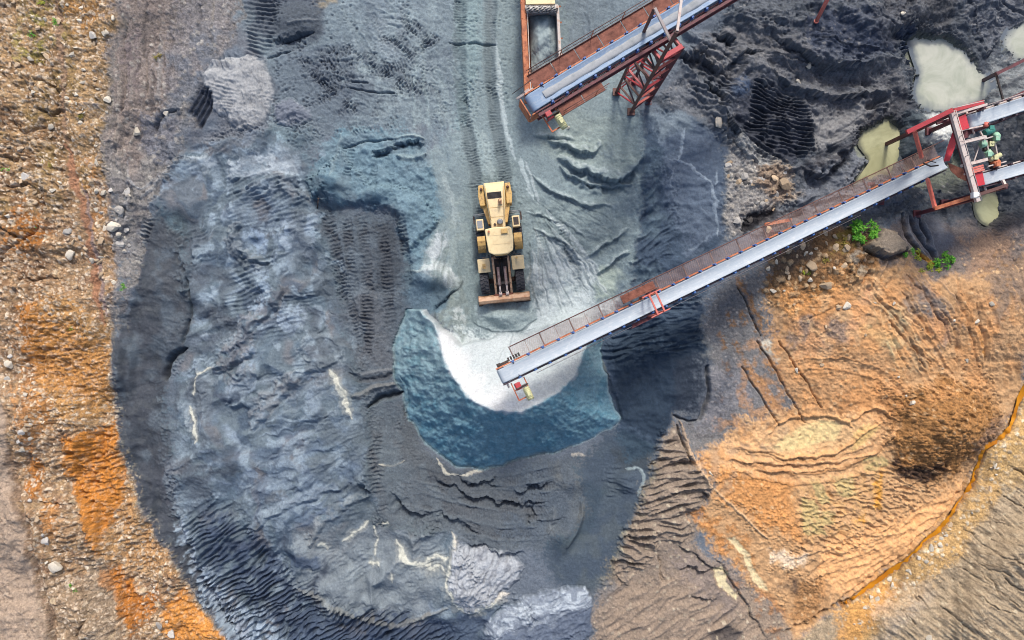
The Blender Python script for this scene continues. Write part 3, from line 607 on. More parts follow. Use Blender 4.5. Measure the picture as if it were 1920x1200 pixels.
paint([(1662,838),(1690,866),(1730,872),(1768,866),(1776,884),(1722,906),(1682,892)], (58,46,44), 7, 10, alpha=.9, var=.3, grain=1.0)
paint([(1800,820),(1850,790),(1900,770),(1880,815),(1830,840),(1812,852)], (110,96,92), 9, 9, alpha=.7, grain=.8)
paint([(1312,862),(1480,880),(1502,1020),(1442,1002),(1342,922)], (204,146,88), 20, 14, alpha=.8, var=.16, grain=.3)
paint([(1350,830),(1470,790),(1640,760),(1680,830),(1640,862),(1480,884),(1330,872)], (220,178,134), 16, 12, alpha=.8, var=.08, grain=.1)

for p in ([(1635,920),(1650,880),(1655,930),(1650,955),(1638,950)],[(1600,975),(1620,960),(1615,980)]):
    paint(p, (222,158,44), 5, 7, alpha=.7)
paint([(1560,1010),(1702,962),(1802,892),(1790,950),(1702,1042),(1602,1112),(1520,1110)], (226,176,126), 16, 10, alpha=.9, var=.10, grain=.08)
paint([(1440,1030),(1515,1042),(1500,1060),(1450,1054)], (228,212,192), 7, 9, alpha=.85, var=.08, grain=.2)
paint([(1480,1090),(1560,1090),(1540,1150),(1480,1160)], (152,112,72), 14, 12, alpha=.75, var=.3, grain=.8)
paint([(1460,1100),(1490,1085),(1490,1110)], (66,60,62), 9, 9, alpha=.7)
# pale ochre pans in the mud
paint([(1425,858),(1440,820),(1480,790),(1530,775),(1600,780),(1620,800),(1590,838),(1510,862)], (216,180,136), 8, 8, alpha=.8, var=.05, grain=.1)
P_PAN = [(1446,842),(1470,814),(1500,796),(1540,788),(1582,796),(1566,826),(1500,846)]
paint(P_PAN, (222,200,150), 4, 5, var=.03, grain=0, wet=.5)
paint([(1590,850),(1600,815),(1630,790),(1650,795),(1625,830)], (218,190,130), 6, 7, alpha=.8, var=.03, grain=0, wet=.3)
for pl, wd, h in (([(1440,812),(1470,790),(1520,778),(1580,784),(1600,800)],9,.14),([(1438,852),(1500,858),(1570,845),(1620,810),(1650,790)],10,.16),([(1360,860),(1450,868),(1530,868),(1600,860)],9,.14),([(1400,880),(1500,882),(1590,872)],7,.10),([(1600,862),(1650,840),(1680,800)],8,.15),([(1590,790),(1640,765),(1680,790)],7,.15),([(1380,838),(1430,846),(1470,850)],8,.1)):
    line(pl, wd*1.3, (212,162,112), h=h, alpha=.5, warp=4, jag=.25)
    scarp([(a, b+wd*.4) for a, b in pl], h*1.3, wd*.8, lip=.2, warp=4)
ribs([(1500,930),(1740,840),(1780,880),(1700,970),(1560,1050),(1480,1040)], 12, wl=5, amp=.16, stretch=4, seed=12)
ribs([(1520,1020),(1740,930),(1800,890),(1780,960),(1600,1100),(1500,1080)], -32, wl=9, amp=.14, stretch=8, seed=13)
paint([(1490,892),(1640,856),(1664,884),(1630,960),(1580,1012),(1500,1012)], (206,166,116), 14, 12, alpha=.6, var=.15, brk=(14,-.2,.2))
for p in ([(1502,930),(1528,935),(1540,985),(1545,1004),(1508,1004)],[(1512,898),(1536,894),(1556,940),(1540,946)],[(1562,890),(1596,888),(1608,925),(1590,935),(1575,925)],[(1614,860),(1650,852),(1664,868),(1640,882),(1618,880)],[(1536,960),(1566,958),(1562,985),(1540,990)]):
    paint(p, (186,172,124), 3, 5, alpha=.75, var=.06, grain=.1)
clods([(1310,860),(1480,880),(1504,1020),(1500,1100),(1400,1010),(1330,930)], 6, .09, (120,76,36), .35, seed=1)
clods([(1500,1000),(1640,960),(1700,860),(1760,880),(1740,940),(1600,1040)], 6, .08, (128,84,44), .35, seed=2)
clods([(1640,720),(1860,700),(1890,800),(1790,900),(1660,880)], 6, .12, (70,50,36), .8, .7, seed=3)
clods([(1480,540),(1660,520),(1900,560),(1900,700),(1640,740),(1480,780)], 6, .06, (124,92,64), .35, seed=4)
clods([(1440,1040),(1560,1080),(1520,1180),(1400,1100)], 6, .1, (96,66,42), .6, seed=5)
streaks(1600, 560, 1500, 620, 10, 40, (122,110,106), 8, .08, .5, 21); streaks(1710, 500, 1790, 650, 16, 50, (122,116,114), 7, .12, .55, 22); streaks(1640, 540, 1740, 700, 14, 40, (206,186,146), 7, .1, .5, 23)
streaks(1820, 520, 1850, 700, 14, 50, (150,116,88), 6, .1, .5, 24); streaks(1880, 480, 1900, 640, 10, 50, (112,102,98), 8, .1, .45, 25); streaks(1640, 480, 1600, 560, 8, 60, (196,140,90), 8, .1, .5, 26)
lumps(P_MUD, 24, .08, seed=81, ridge=True)
lumps(P_MUD, 8, .03, seed=82)
pebbles([(1660,740),(1852,700),(1880,800),(1780,900),(1670,880)], 9, .22, .75, ((150,110,66),(92,68,48)), .5, seed=4)
pebbles([(1480,690),(1660,690),(1690,860),(1600,790),(1490,800)], 7, .08, .5, None, seed=5)
for pl in ([(1700,515),(1738,560),(1770,610),(1782,650)],[(1690,545),(1725,600),(1750,640)],[(1640,555),(1690,610),(1735,690)],[(1790,550),(1815,610),(1835,690)],[(1830,570),(1842,620),(1845,680)],[(1660,590),(1700,640),(1745,680)]):
    line(pl, 8, (112,92,78), h=-.16, alpha=.5, warp=4)
    line([(a+9, b-3) for a, b in pl], 7, None, h=.12, warp=4)
line([(1832,600),(1840,640),(1845,670)], 9, (196,140,68), alpha=.6)
for pl in ([(1360,846),(1450,872),(1540,874),(1620,850),(1680,800)],[(1380,870),(1460,894),(1550,894),(1640,864)],[(1600,560),(1660,600),(1720,680),(1750,740)],[(1640,540),(1700,590),(1760,670),(1790,720)],[(1480,690),(1560,680),(1640,700),(1700,740)]):
    line(pl, 22, (214,172,130), h=-.07, alpha=.45, warp=5, jag=.15, taper=True)
    for o_ in (-11, 11): line([(a, b+o_) for a, b in pl], 6, (150,108,72), h=.09, alpha=.4, warp=5, jag=.3)
# -- brown ground and boulder clay below the conveyor
P_CLAY = [(1420,540),(1440,480),(1500,448),(1600,412),(1644,440),(1652,500),(1600,540),(1540,560),(1480,590),(1430,560)]
paint(P_CLAY, (122,92,64), 14, 12, var=.25, grain=.9)
paint([(1440,470),(1520,440),(1530,480),(1450,530)], (92,82,76), 14, 12, alpha=.7, grain=.8)
paint([(1590,405),(1640,400),(1660,430),(1600,470),(1560,475)], (132,118,52), 12, 12, alpha=.6, brk=(18,-.3,.3))
paint([(1480,555),(1560,530),(1590,560),(1540,610),(1480,590)], (186,132,78), 14, 14, alpha=.7, var=.2)
pebbles(P_CLAY, 11, .2, .35, ((196,170,140),(122,98,74)), .8, seed=6)
P_GREYR = [(1644,430),(1700,410),(1925,395),(2900,395),(2900,460),(1925,470),(1832,522),(1762,522),(1700,480),(1656,500)]
paint(P_GREYR, (112,104,102), 14, 12, var=.14, grain=.5)
paint([(1700,410),(1760,400),(1790,440),(1770,480),(1730,470)], (92,98,110), 12, 10, alpha=.8, grain=.2)
paint([(1800,440),(1890,425),(1900,500),(1830,520)], (146,118,96), 16, 14, alpha=.7, var=.2)
paint([(1870,480),(1930,470),(1940,560),(1880,560)], (108,100,98), 16, 14, alpha=.6)
# lifted slab of earth
step([(1618,462),(1640,445),(1650,428),(1672,435),(1698,468),(1664,478)], .7, 4, 3)
paint([(1616,464),(1640,445),(1650,426),(1674,435),(1700,468),(1664,480)], (138,126,112), 4, 3, var=.06, grain=.4)
line([(1622,470),(1660,484),(1700,474)], 12, (66,60,60), h=-.35, alpha=.7)
ribs([(1590,470),(1660,480),(1700,490),(1640,540),(1590,540)], 110, wl=8, amp=.3, seed=14)
paint([(1590,470),(1625,470),(1630,510),(1600,530)], (158,156,150), 8, 8, alpha=.6, brk=(14,-.2,.3))
for pl in ([(1690,400),(1700,440),(1720,470),(1735,490)],[(1705,405),(1720,440),(1745,470)],[(1722,410),(1735,440),(1752,490)]):
    line(pl, 9, (58,60,68), h=-.3, alpha=.65, warp=3)
    line([(a+8, b) for a, b in pl], 8, (120,126,136), h=.18, alpha=.5, warp=3)
line([(1720,470),(1735,486),(1755,496)], 9, (196,140,40), alpha=.8)
# -- brown ribbed ground, bottom middle
P_RIB = [(1262,784),(1300,852),(1332,916),(1312,962),(1292,1012),(1382,1072),(1442,1132),(1502,1202),(1600,1900),(1080,1900),(1112,1152),(1142,1052),(1192,962),(1212,900),(1232,840)]
paint(P_RIB, (142,128,116), 12, 10, var=.10, grain=.5)
paint([(1150,1100),(1300,1080),(1420,1130),(1500,1210),(1500,1500),(1110,1500)], (154,136,120), 25, 16, alpha=.7, var=.12)
paint([(1260,1030),(1340,1050),(1400,1090),(1380,1150),(1280,1090)], (128,118,116), 20, 14, alpha=.6)
ribs([(1240,800),(1300,850),(1330,915),(1312,950),(1280,1010),(1180,1010),(1200,940),(1225,860)], -10, wl=8, amp=.42, stretch=9, feather=10, seed=15)
ribs([(1165,990),(1240,1000),(1210,1060),(1150,1080)], 0, wl=8, amp=.4, stretch=7, feather=10, seed=16)
ribs([(1130,1100),(1300,1080),(1480,1200),(1480,1400),(1110,1400)], -35, wl=14, amp=.2, stretch=8, feather=20, seed=17)
for pl, wd, h in (([(1202,940),(1250,930),(1290,916)],7,-.25),([(1215,870),(1260,862),(1310,868)],6,-.25),([(1200,970),(1250,955),(1290,935)],7,-.25),([(1145,1050),(1175,1050),(1205,1055)],9,-.45),([(1160,1010),(1180,1004),(1200,1006)],8,-.35),([(1155,1075),(1165,1090),(1180,1100)],6,-.3),([(1260,1090),(1240,1085),(1235,1050),(1220,1030)],6,-.25),([(1270,1070),(1290,1060),(1320,1072),(1345,1060)],7,-.35),([(1295,1115),(1320,1118),(1345,1122)],5,-.25),([(1310,920),(1330,930),(1310,950)],10,-.4),([(1262,1015),(1300,1040),(1350,1070),(1375,1070)],5,-.25),([(1340,1040),(1380,1100),(1410,1150),(1440,1200)],6,-.25)):
    scarp(pl, abs(h)*1.1, wd*1.4, warp=5)
line([(1276,790),(1290,836),(1312,876),(1334,914)], 9, (210,180,150), h=.25, alpha=.6, jag=.4, warp=4)
line([(1334,914),(1370,945),(1400,975),(1440,1010)], 7, (206,180,150), h=.18, alpha=.6, jag=.4)
line([(1268,796),(1282,836),(1300,870)], 7, (74,62,54), h=-.3, alpha=.7)
paint([(1290,960),(1320,940),(1390,1010),(1440,1090),(1400,1080),(1330,1010)], (182,126,72), 10, 14, alpha=.75, var=.25, grain=.8, brk=(22,-.35,.2))
paint([(1375,1080),(1440,1110),(1500,1190),(1470,1210),(1400,1140)], (176,122,74), 12, 14, alpha=.6, var=.3, brk=(24,-.2,.3))
mound(1360,1195,36,22,-.5); paint([(1330,1190),(1360,1175),(1390,1182),(1380,1210),(1340,1215)], (78,74,76), 7, 7, alpha=.8, wet=.4)
for p in ([(1362,1012),(1376,1008),(1404,1036),(1412,1064),(1436,1092),(1440,1106),(1424,1102),(1404,1072),(1392,1040)],[(1340,1072),(1352,1064),(1368,1078),(1362,1092),(1386,1120),(1380,1126),(1346,1096)]):
    paint([(a-3, b) for a, b in p], (150,128,106), 6, 4, alpha=.9)
    paint(p, (214,200,164), 2.5, 3, var=.03, grain=0, wet=.6); step(p, -.08, 3, 3)
# -- bank beyond the ochre stream
STREAM = [(1945,690),(1914,742),(1898,790),(1884,814),(1846,842),(1834,872),(1822,908),(1794,948),(1770,984),(1730,1020),(1700,1050),(1652,1084),(1602,1120),(1580,1134)]
P_BANK = STREAM+[(1530,1172),(1500,1206),(1520,1900),(3000,1900),(3000,600),(2000,640)]
paint(P_BANK, (162,145,122), 6, 4, var=.08, grain=.6)
paint([(a+2, b-2) for a, b in STREAM]+[(1590,1210),(1500,1215),(1500,1600),(1560,1600),(1640,1180),(1720,1120),(1800,1040),(1850,960),(1900,860),(1970,760)], (188,152,100), 14, 12, alpha=.85, var=.16, grain=.9)
paint([(1580,1134),(1660,1090),(1690,1110),(1600,1210),(1540,1210),(1500,1600),(1470,1600)], (196,142,78), 14, 12, alpha=.7, var=.2)
paint([(1880,840),(1930,800),(1990,760),(1990,900),(1890,920)], (186,154,104), 20, 14, alpha=.7, var=.15)
paint([(1640,1130),(1740,1080),(1750,1110),(1660,1200)], (170,158,146), 16, 14, alpha=.5)
ribs([(1640,1200),(1760,1080),(1880,900),(2000,860),(2100,1300),(1640,1300)], 38, wl=7, amp=.13, stretch=16, feather=30, warp=4, seed=18)
streaks(1760, 1060, 1930, 1180, 26, 110, (104,88,72), 2.6, -.05, .6, 31); streaks(1860, 900, 1940, 960, 14, 70, (110,92,74), 2.4, -.05, .6, 32); streaks(1640, 1120, 1720, 1200, 12, 60, (120,98,74), 2.4, -.05, .5, 33)
for pl in ([(1820,1000),(1850,1025),(1880,1042),(1915,1056),(1940,1066)],[(1824,1046),(1846,1064),(1872,1072),(1898,1080)],[(1848,1072),(1866,1100),(1874,1115)],[(1806,1068),(1830,1082),(1852,1098)],[(1868,996),(1896,1018),(1925,1026)],[(1872,978),(1900,990),(1925,990)],[(1880,930),(1905,945),(1930,955)],[(1800,1090),(1812,1110),(1828,1122)],[(1882,1080),(1902,1098),(1930,1112)],[(1836,1118),(1870,1140),(1905,1155)],[(1720,1118),(1740,1140)],[(1768,1140),(1800,1165),(1830,1190)],[(1858,1010),(1880,1024)],[(1890,1120),(1915,1140)],[(1700,1150),(1720,1175)],[(1896,880),(1920,890),(1940,905)]):
    line(pl, 4.0, (66,54,46), h=-.2, alpha=.85, warp=4, jag=.6)
    line([(a-14, b-10) for a, b in pl][:2], 2.4, (84,70,58), h=-.1, alpha=.7, warp=4, jag=.5)
line(STREAM, 15, (140,98,56), h=-.28, alpha=.8, taper=False, warp=2)
line([(a-9, b-6) for a, b in STREAM[5:]]+[(1560,1140),(1500,1170)], 12, (72,50,36), h=-.25, alpha=.8, jag=.6, warp=4)
line([(1600,1118),(1560,1140),(1520,1165),(1470,1190)], 12, (92,64,44), h=-.3, alpha=.7, jag=.6, warp=5)
# -- dark workings, top right
P_NE = [(1216,200),(1292,130),(1370,20),(1420,-600),(3000,-600),(3000,400),(1922,398),(1702,412),(1642,412),(1482,450),(1422,440),(1482,370),(1470,330),(1372,290),(1352,250),(1292,208)]
paint(P_NE, (80,85,93), 14, 12, var=.16, grain=.6, wet=.45)
lumps(P_NE, 70, .55, seed=91); lumps(P_NE, 34, .07, seed=94, ridge=True); lumps(P_NE, 14, .07, seed=92); lumps(P_NE, 6, .045, seed=93)
paint([(1290,110),(1350,60),(1440,40),(1520,90),(1580,135),(1680,120),(1700,160),(1690,230),(1640,240),(1540,290),(1520,215),(1440,150),(1360,150)], (112,110,112), 12, 12, alpha=.75, var=.16, grain=.6)
paint([(1520,218),(1600,200),(1645,192),(1600,250),(1530,292)], (140,137,136), 7, 8, alpha=.9, var=.05, grain=.2)
paint([(1352,150),(1440,140),(1508,200),(1524,262),(1482,312),(1422,282),(1372,232)], (60,63,74), 10, 10, alpha=.9, var=.15)
rake([(1420,150),(1480,160),(1520,205),(1528,290),(1460,300),(1400,240)], 14, 7.5, .12, (30,32,40), .8, wob=1.4)
rake([(1370,240),(1440,250),(1480,310),(1420,290)], 32, 9, .1, (36,36,42), .7)
paint([(1360,150),(1400,140),(1410,170),(1380,185)], (74,92,118), 8, 8, alpha=.6)
rake([(1290,100),(1340,90),(1380,180),(1350,230),(1300,180)], 25, 11, .08, (70,72,80), .5)
streaks(1290, 80, 1400, 160, 14, 70, (62,62,70), 7, -.15, .6, 41); streaks(1300, 70, 1420, 130, 10, 60, (138,134,134), 7, .12, .4, 42); streaks(1440, 50, 1560, 120, 10, 40, (66,66,76), 6, -.12, .5, 43); streaks(1840, -20, 1920, 60, 14, 70, (60,62,72), 6, -.12, .5, 44)
clods([(1380,-20),(1700,-20),(1700,60),(1560,20),(1400,40)], 6, .06, (52,58,72), .5, seed=7); clods([(1740,-20),(1930,-20),(1930,60),(1860,110),(1800,70)], 7, .08, (54,54,62), .6, seed=8)
paint([(1500,50),(1542,18),(1632,18),(1682,100),(1602,126),(1522,110)], (56,64,82), 10, 10, alpha=.9, var=.14, grain=.7)
paint([(1700,-60),(1800,-60),(1780,50),(1700,40),(1640,20)], (74,72,74), 14, 12, alpha=.7, grain=1)
paint([(1620,20),(1690,10),(1690,90),(1650,90)], (62,64,74), 12, 10, alpha=.8)
paint([(1800,-80),(1960,-80),(1930,40),(1870,90),(1820,70)], (104,106,114), 14, 14, alpha=.7, grain=.8)
paint([(1640,190),(1700,170),(1715,250),(1680,240),(1650,230)], (62,63,70), 10, 10, alpha=.8, grain=.8)
paint([(1590,270),(1640,200),(1650,210),(1600,290),(1520,330),(1495,325),(1510,310)], (58,54,58), 8, 9, alpha=.85, var=.2)
paint([(1480,372),(1520,330),(1600,300),(1612,270),(1640,300),(1600,350),(1700,330),(1700,380),(1600,400),(1480,440)], (118,121,130), 10, 10, alpha=.85, var=.08, grain=.3)
mound(1605,305,40,26,.35); pebbles([(1590,270),(1640,300),(1630,330),(1590,325)], 7, .15, .6, None, seed=8)
ribs([(1480,380),(1640,340),(1640,380),(1480,430)], 160, wl=7, amp=.12, stretch=8, seed=23)
P_RUB = [(1352,250),(1402,268),(1472,324),(1488,362),(1442,402),(1402,432),(1362,444),(1358,400),(1368,340)]
paint(P_RUB, (150,148,146), 9, 9, var=.12, grain=.9)
pebbles(P_RUB, 9, .16, .8, ((190,184,174),(112,110,112)), .9, seed=9)
paint([(1425,310),(1475,320),(1488,362),(1450,385),(1430,350)], (156,134,114), 9, 9, alpha=.8, var=.2)
pebbles([(1415,295),(1478,318),(1490,362),(1445,392),(1420,350)], 14, .4, .8, ((186,164,140),(120,100,86)), .8, seed=10)
paint([(1390,430),(1405,405),(1455,388),(1450,410),(1410,430),(1395,442)], (38,38,44), 5, 7, alpha=.95); step([(1390,430),(1405,405),(1455,388),(1450,410),(1410,430)], -.5, 5)
paint([(1480,385),(1440,400),(1420,440),(1500,420),(1520,390)], (96,92,94), 10, 10, alpha=.7)
for pl, wd, h in (([(1285,62),(1370,92),(1450,140),(1540,180),(1668,170)],34,.45),([(1430,40),(1500,88),(1570,122),(1690,112)],30,.45),([(1280,120),(1330,165),(1366,235),(1420,295)],30,.4),([(1480,320),(1560,300),(1620,245),(1660,205)],26,.4),([(1690,-40),(1720,30),(1700,90)],40,.5),([(1800,-40),(1850,30),(1850,100)],44,.5),([(1880,-30),(1920,10),(1960,20)],40,.4),([(1380,30),(1430,20),(1500,40)],36,.4),([(1580,-20),(1620,20),(1690,50)],40,.5),([(1490,395),(1570,360),(1650,350)],30,.2)):
    line(pl, wd, (112,114,120), h=h, alpha=.35, warp=9, jag=.15, rag=.2, asym=(wd*.7, wd*1.1))
    streaks(pl[0][0], pl[0][1], pl[-1][0], pl[-1][1], 7, wd*.6, (52,56,66), 4, -.12, .4, int(pl[0][0]))
stipple([(1440,60),(1680,120),(1680,230),(1520,210)], 6, .06, (84,80,82), .5, seed=8)
# the near bank of the rubble: fans of light sand
paint([(1300,120),(1380,190),(1350,250),(1290,200),(1240,170)], (116,118,124), 14, 12, alpha=.7, var=.12)
for pl, wd, h in (([(1335,60),(1355,70),(1385,72)],12,-.5),([(1300,95),(1320,115),(1340,128),(1365,132)],12,-.5),([(1262,90),(1290,105),(1310,112)],10,-.35),([(1440,62),(1490,92),(1530,122),(1560,128),(1640,120)],10,-.4),([(1440,130),(1490,165),(1540,182),(1600,180),(1668,168)],9,-.4),([(1668,172),(1650,200),(1620,205)],9,-.3),([(1320,150),(1350,170),(1370,200)],9,-.35),([(1360,210),(1370,240),(1390,260)],10,-.4),([(1505,318),(1540,330),(1580,300),(1620,245)],14,-.5),([(1350,130),(1400,100),(1440,90)],8,-.25)):
    scarp(pl, abs(h)*1.35, wd*2.2, lip=.6, warp=5)
for pl in ([(1500,140),(1560,160),(1640,150)],[(1510,185),(1560,205),(1640,200)],[(1440,70),(1480,110),(1510,130)]):
    track(pl, 22, .03, 6, .06, (112,106,106), .4)
# -- ponds: basins and wet rims
PONDS = {
 'a': [(1700,62),(1738,50),(1780,68),(1832,120),(1856,150),(1850,192),(1800,208),(1742,208),(1714,182),(1722,140),(1712,104)],
 'b': [(1616,246),(1672,216),(1694,240),(1692,292),(1668,326),(1604,346),(1628,302),(1612,272)],
 'c': [(1880,74),(1928,28),(2060,10),(2060,112),(1902,112)],
 'd': [(1826,380),(1860,360),(1890,396),(1862,422),(1834,410)],
 'e': [(1700,300),(1800,270),(1830,330),(1790,360),(1720,350)]}
WL = {'a': -.25, 'b': -.22, 'c': -.2, 'd': -.12, 'e': -.3}
for k, p in PONDS.items():
    w, m = region(p, 7, 7)
    if w is None: continue
    paint(p, (150,152,126), 8, 7, alpha=.6, wet=.5, grain=.2)
    lvl = WL[k]
    w2, m2 = region(p, 34, 6)
    Z[w2] = Z[w2]*(1-m2)+(lvl+.06)*m2
    Z[w] = Z[w]*(1-m)+(lvl-.14)*m
paint([(1690,45),(1730,40),(1728,70),(1705,110),(1690,80)], (58,72,98), 8, 8, alpha=.7, wet=.3)
paint([(1860,110),(1930,105),(1990,120),(1990,190),(1865,195),(1850,160)], (150,152,152), 8, 8, alpha=.7, var=.12)
paint([(1750,345),(1830,330),(1920,350),(1960,400),(1880,430),(1760,400)], (56,60,68), 12, 12, alpha=.75, grain=.5)
paint([(1860,235),(1960,215),(1990,320),(1860,320)], (54,58,66), 10, 10, alpha=.85, grain=.4)
paint([(1690,210),(1780,205),(1800,290),(1740,320),(1690,300)], (66,76,84), 12, 8, alpha=.8, grain=.2)
for p_, c_, al_, br_ in (([(1470,520),(1640,500),(1900,560),(1910,720),(1700,760),(1490,770)],(206,154,104),.6,(50,-.3,.3)),
    ([(1400,640),(1480,600),(1500,780),(1380,860),(1300,860),(1340,800)],(196,146,98),.55,(30,-.05,.4)),
    ([(1320,840),(1420,780),(1480,800),(1400,900),(1320,930)],(150,134,118),.5,(26,0,.4)),
    ([(1500,560),(1600,540),(1620,640),(1480,680)],(214,180,140),.5,(30,.05,.45)),
    ([(330,280),(600,260),(640,520),(480,620),(360,600)],(172,185,200),.7,(30,.22,.6)),
    ([(380,640),(660,620),(700,960),(520,1000),(360,900)],(166,178,192),.6,(34,.25,.65)),
    ([(540,1000),(840,1000),(860,1120),(700,1150),(560,1100)],(164,170,176),.5,(40,.1,.5)),
    ([(640,0),(900,-20),(880,230),(660,230)],(156,168,175),.5,(36,.15,.55))):
    paint(p_, c_, 20, 18, alpha=al_, var=.1, brk=br_)
# the pit's greys run into one another in drifts
for p_, c_, al_, br_ in (([(310,380),(450,400),(440,640),(430,900),(400,990),(310,900),(320,640)],(92,98,110),.75,(55,-.25,.4)),
    ([(255,470),(350,470),(330,640),(310,760),(330,930),(250,880),(215,700)],(110,120,134),.6,(48,-.05,.5)),
    ([(540,380),(640,380),(660,560),(690,720),(600,740),(560,560)],(98,105,115),.75,(45,-.25,.35)),
    ([(600,400),(700,400),(700,560),(690,700),(640,640),(610,500)],(116,126,138),.5,(40,0,.45)),
    ([(600,760),(760,740),(760,990),(640,1010),(600,900)],(104,112,121),.7,(50,-.3,.3)),
    ([(690,740),(860,880),(820,1000),(700,990)],(118,126,134),.5,(40,0,.45)),
    ([(960,860),(1150,840),(1160,1000),(1040,1060),(940,1020)],(98,107,120),.7,(60,-.3,.3)),
    ([(560,230),(860,230),(850,320),(600,300)],(124,141,152),.7,(45,-.3,.3)),
    ([(560,320),(660,300),(700,400),(600,420)],(106,120,132),.6,(40,-.2,.4)),
    ([(430,230),(620,220),(600,320),(420,320)],(112,120,132),.6,(45,-.2,.4)),
    ([(1140,300),(1240,280),(1240,560),(1120,600),(1150,440)],(108,124,136),.75,(45,-.3,.35)),
    ([(1290,480),(1380,470),(1370,800),(1300,800),(1310,640)],(96,101,110),.65,(45,-.2,.4)),
    ([(330,60),(480,40),(500,220),(400,300),(320,330),(300,250)],(118,122,130),.7,(45,-.3,.3)),
    ([(1040,1000),(1180,940),(1160,1100),(1100,1180),(1050,1100)],(104,110,118),.6,(45,-.2,.4))):
    paint(p_, c_, 26, 22, alpha=al_, var=.12, brk=br_)
# -- white veins
for pl, wd in (([(620,690),(630,712),(638,730),(652,758),(660,782)],9),([(628,700),(640,722),(650,745)],5),([(742,1014),(752,1040),(768,1054),(796,1060),(808,1070),(822,1062),(836,1070)],10),([(806,1066),(804,1050),(818,1042),(832,1048),(840,1042)],7),([(848,1000),(854,1020),(852,1040),(842,1070),(836,1092)],8),([(836,1092),(848,1110),(856,1130),(870,1150)],12),([(704,985),(703,1020),(700,1050)],4),([(712,984),(728,982)],6),([(690,1060),(705,1058),(712,1064)],7),([(596,1022),(608,1024),(614,1034)],8),([(735,1070),(740,1090)],5),([(870,1150),(900,1140),(935,1120),(955,1110)],10),([(365,740),(372,700),(398,690)],4),([(356,760),(366,790),(372,830)],5),([(640,1020),(690,980)],6)):
    line(pl, wd*3, (176,172,166), alpha=.35, warp=6, jag=.4)
    line(pl, wd*1.15, (226,220,208), h=.07, alpha=.9, warp=5, jag=.4, rag=.0)
# general crumbly relief
Z += .032*N12*(.4+GR) + .024*N5*(.6+1.3*GR) + .014*N3*(.5+GR) + .05*N30*(.5+.6*GR)
stony = sst(.45, 1.0, GR)
lumps(P_RIDGE, 60, .30, 15, 8, seed=101)
lumps(P_RIDGE, 18, .07, 15, 8, seed=102, ridge=True)
clods(P_RIDGE, 6, .06, (84,62,46), .55, .5, seed=12)
ribs([(60,560),(200,640),(214,760),(240,880),(300,1010),(420,1190),(330,1200),(180,1200),(80,1000),(50,800)], 168, wl=4.5, amp=.12, stretch=6, feather=25, seed=24)
ribs([(-40,60),(120,60),(140,560),(-40,560)], 10, wl=6, amp=.08, stretch=5, feather=25, seed=25)
P_RID2 = [(-200,-200),(212,-200),(190,250),(212,420),(208,640),(215,760),(268,960),(430,1205),(90,1205),(60,1040),(20,850),(0,722),(-200,700)]
pebbles(P_RID2, 12, .10, .07, ((206,188,158),(150,126,98)), .9, seed=1)
pebbles(P_RID2, 6.8, .075, .30, ((232,218,196),(150,126,100)), .9, seed=2)
pebbles(P_RID2, 4.4, .06, .45, ((226,210,186),(110,88,68)), .8, seed=3)
pebbles(P_TRANS, 8, .07, .18, ((190,182,172),(120,112,108)), .7, seed=11)
pebbles(P_BANK, 6, .06, .22, ((206,192,166),(140,120,98)), .7, seed=12)
pebbles([(a+1, b-1) for a, b in STREAM]+[(1700,1120),(1800,1030),(1860,940),(1930,800)], 8.5, .10, .32, ((224,212,190),(160,132,96)), .9, seed=13)
pebbles(P_RIB, 6.5, .05, .12, ((196,184,164),(130,116,104)), .7, seed=14)
pebbles(P_NE, 7, .07, .14, ((150,146,144),(70,70,78)), .7, seed=15)
pebbles(P_GFLAT, 6, .05, .3, ((170,166,164),(96,92,92)), .6, seed=16)
pebbles(P_MUD, 6.5, .05, .18, ((224,192,152),(130,92,58)), .6, seed=17)
pebbles(P_ROAD, 6, .025, .2, ((206,188,168),(140,122,104)), .5, seed=18)
P_OB = [(122,826),(214,792),(228,842),(238,882),(226,930),(210,968),(196,1000),(188,1034),(172,1034),(160,1000),(150,960),(136,905),(123,870)]
paint(P_OB, (192,128,58), 6, 9, alpha=.7, var=.18); paint([(210,1068),(232,1064),(268,1112),(252,1178),(226,1154),(204,1112),(190,1070)], (180,114,46), 7, 10, alpha=.5, var=.2)
paint([(312,1128),(345,1108),(398,1166),(432,1202),(470,1260),(330,1260),(312,1180)], (206,142,68), 6, 7, alpha=.65, var=.14); paint([(30,580),(70,562),(110,610),(190,650),(200,740),(110,740),(60,690)], (180,122,58), 14, 14, alpha=.45, var=.2)
ribs(P_OB, 168, wl=4.5, amp=.12, stretch=7, feather=8, seed=29)
line([(103,-40),(111,20),(117,90),(121,200),(124,272)], 11, (150,124,102), h=-.10, warp=5, alpha=.85)
line([(121,272),(134,315),(147,370),(159,410),(171,470),(181,540),(193,610)], 16, (160,118,92), h=-.10, warp=5, alpha=.9, jag=.15)
line([(152,340),(166,400),(180,470),(192,540),(204,600)], 9, (140,122,118), h=-.05, warp=4, alpha=.85)
line([(134,1200),(158,1165),(170,1135),(166,1110)], 9, (58,44,38), h=-.3, alpha=.8, jag=.4)
line([(205,1200),(222,1165),(250,1150)], 10, (84,58,36), h=-.25, alpha=.6, jag=.4)
for pl in ([(0,290),(20,300),(50,296)],[(0,430),(40,445),(70,430),(82,420)],[(0,500),(10,470),(30,462)],[(70,150),(100,160),(112,190)],[(60,205),(90,212),(110,205)],[(20,235),(50,245),(80,240)],[(5,350),(40,345),(70,352)],[(40,530),(80,520),(110,525)],[(10,560),(30,540),(40,520)]):
    line(pl, 10, (66,48,42), h=-.25, alpha=.6, jag=.6, warp=8)
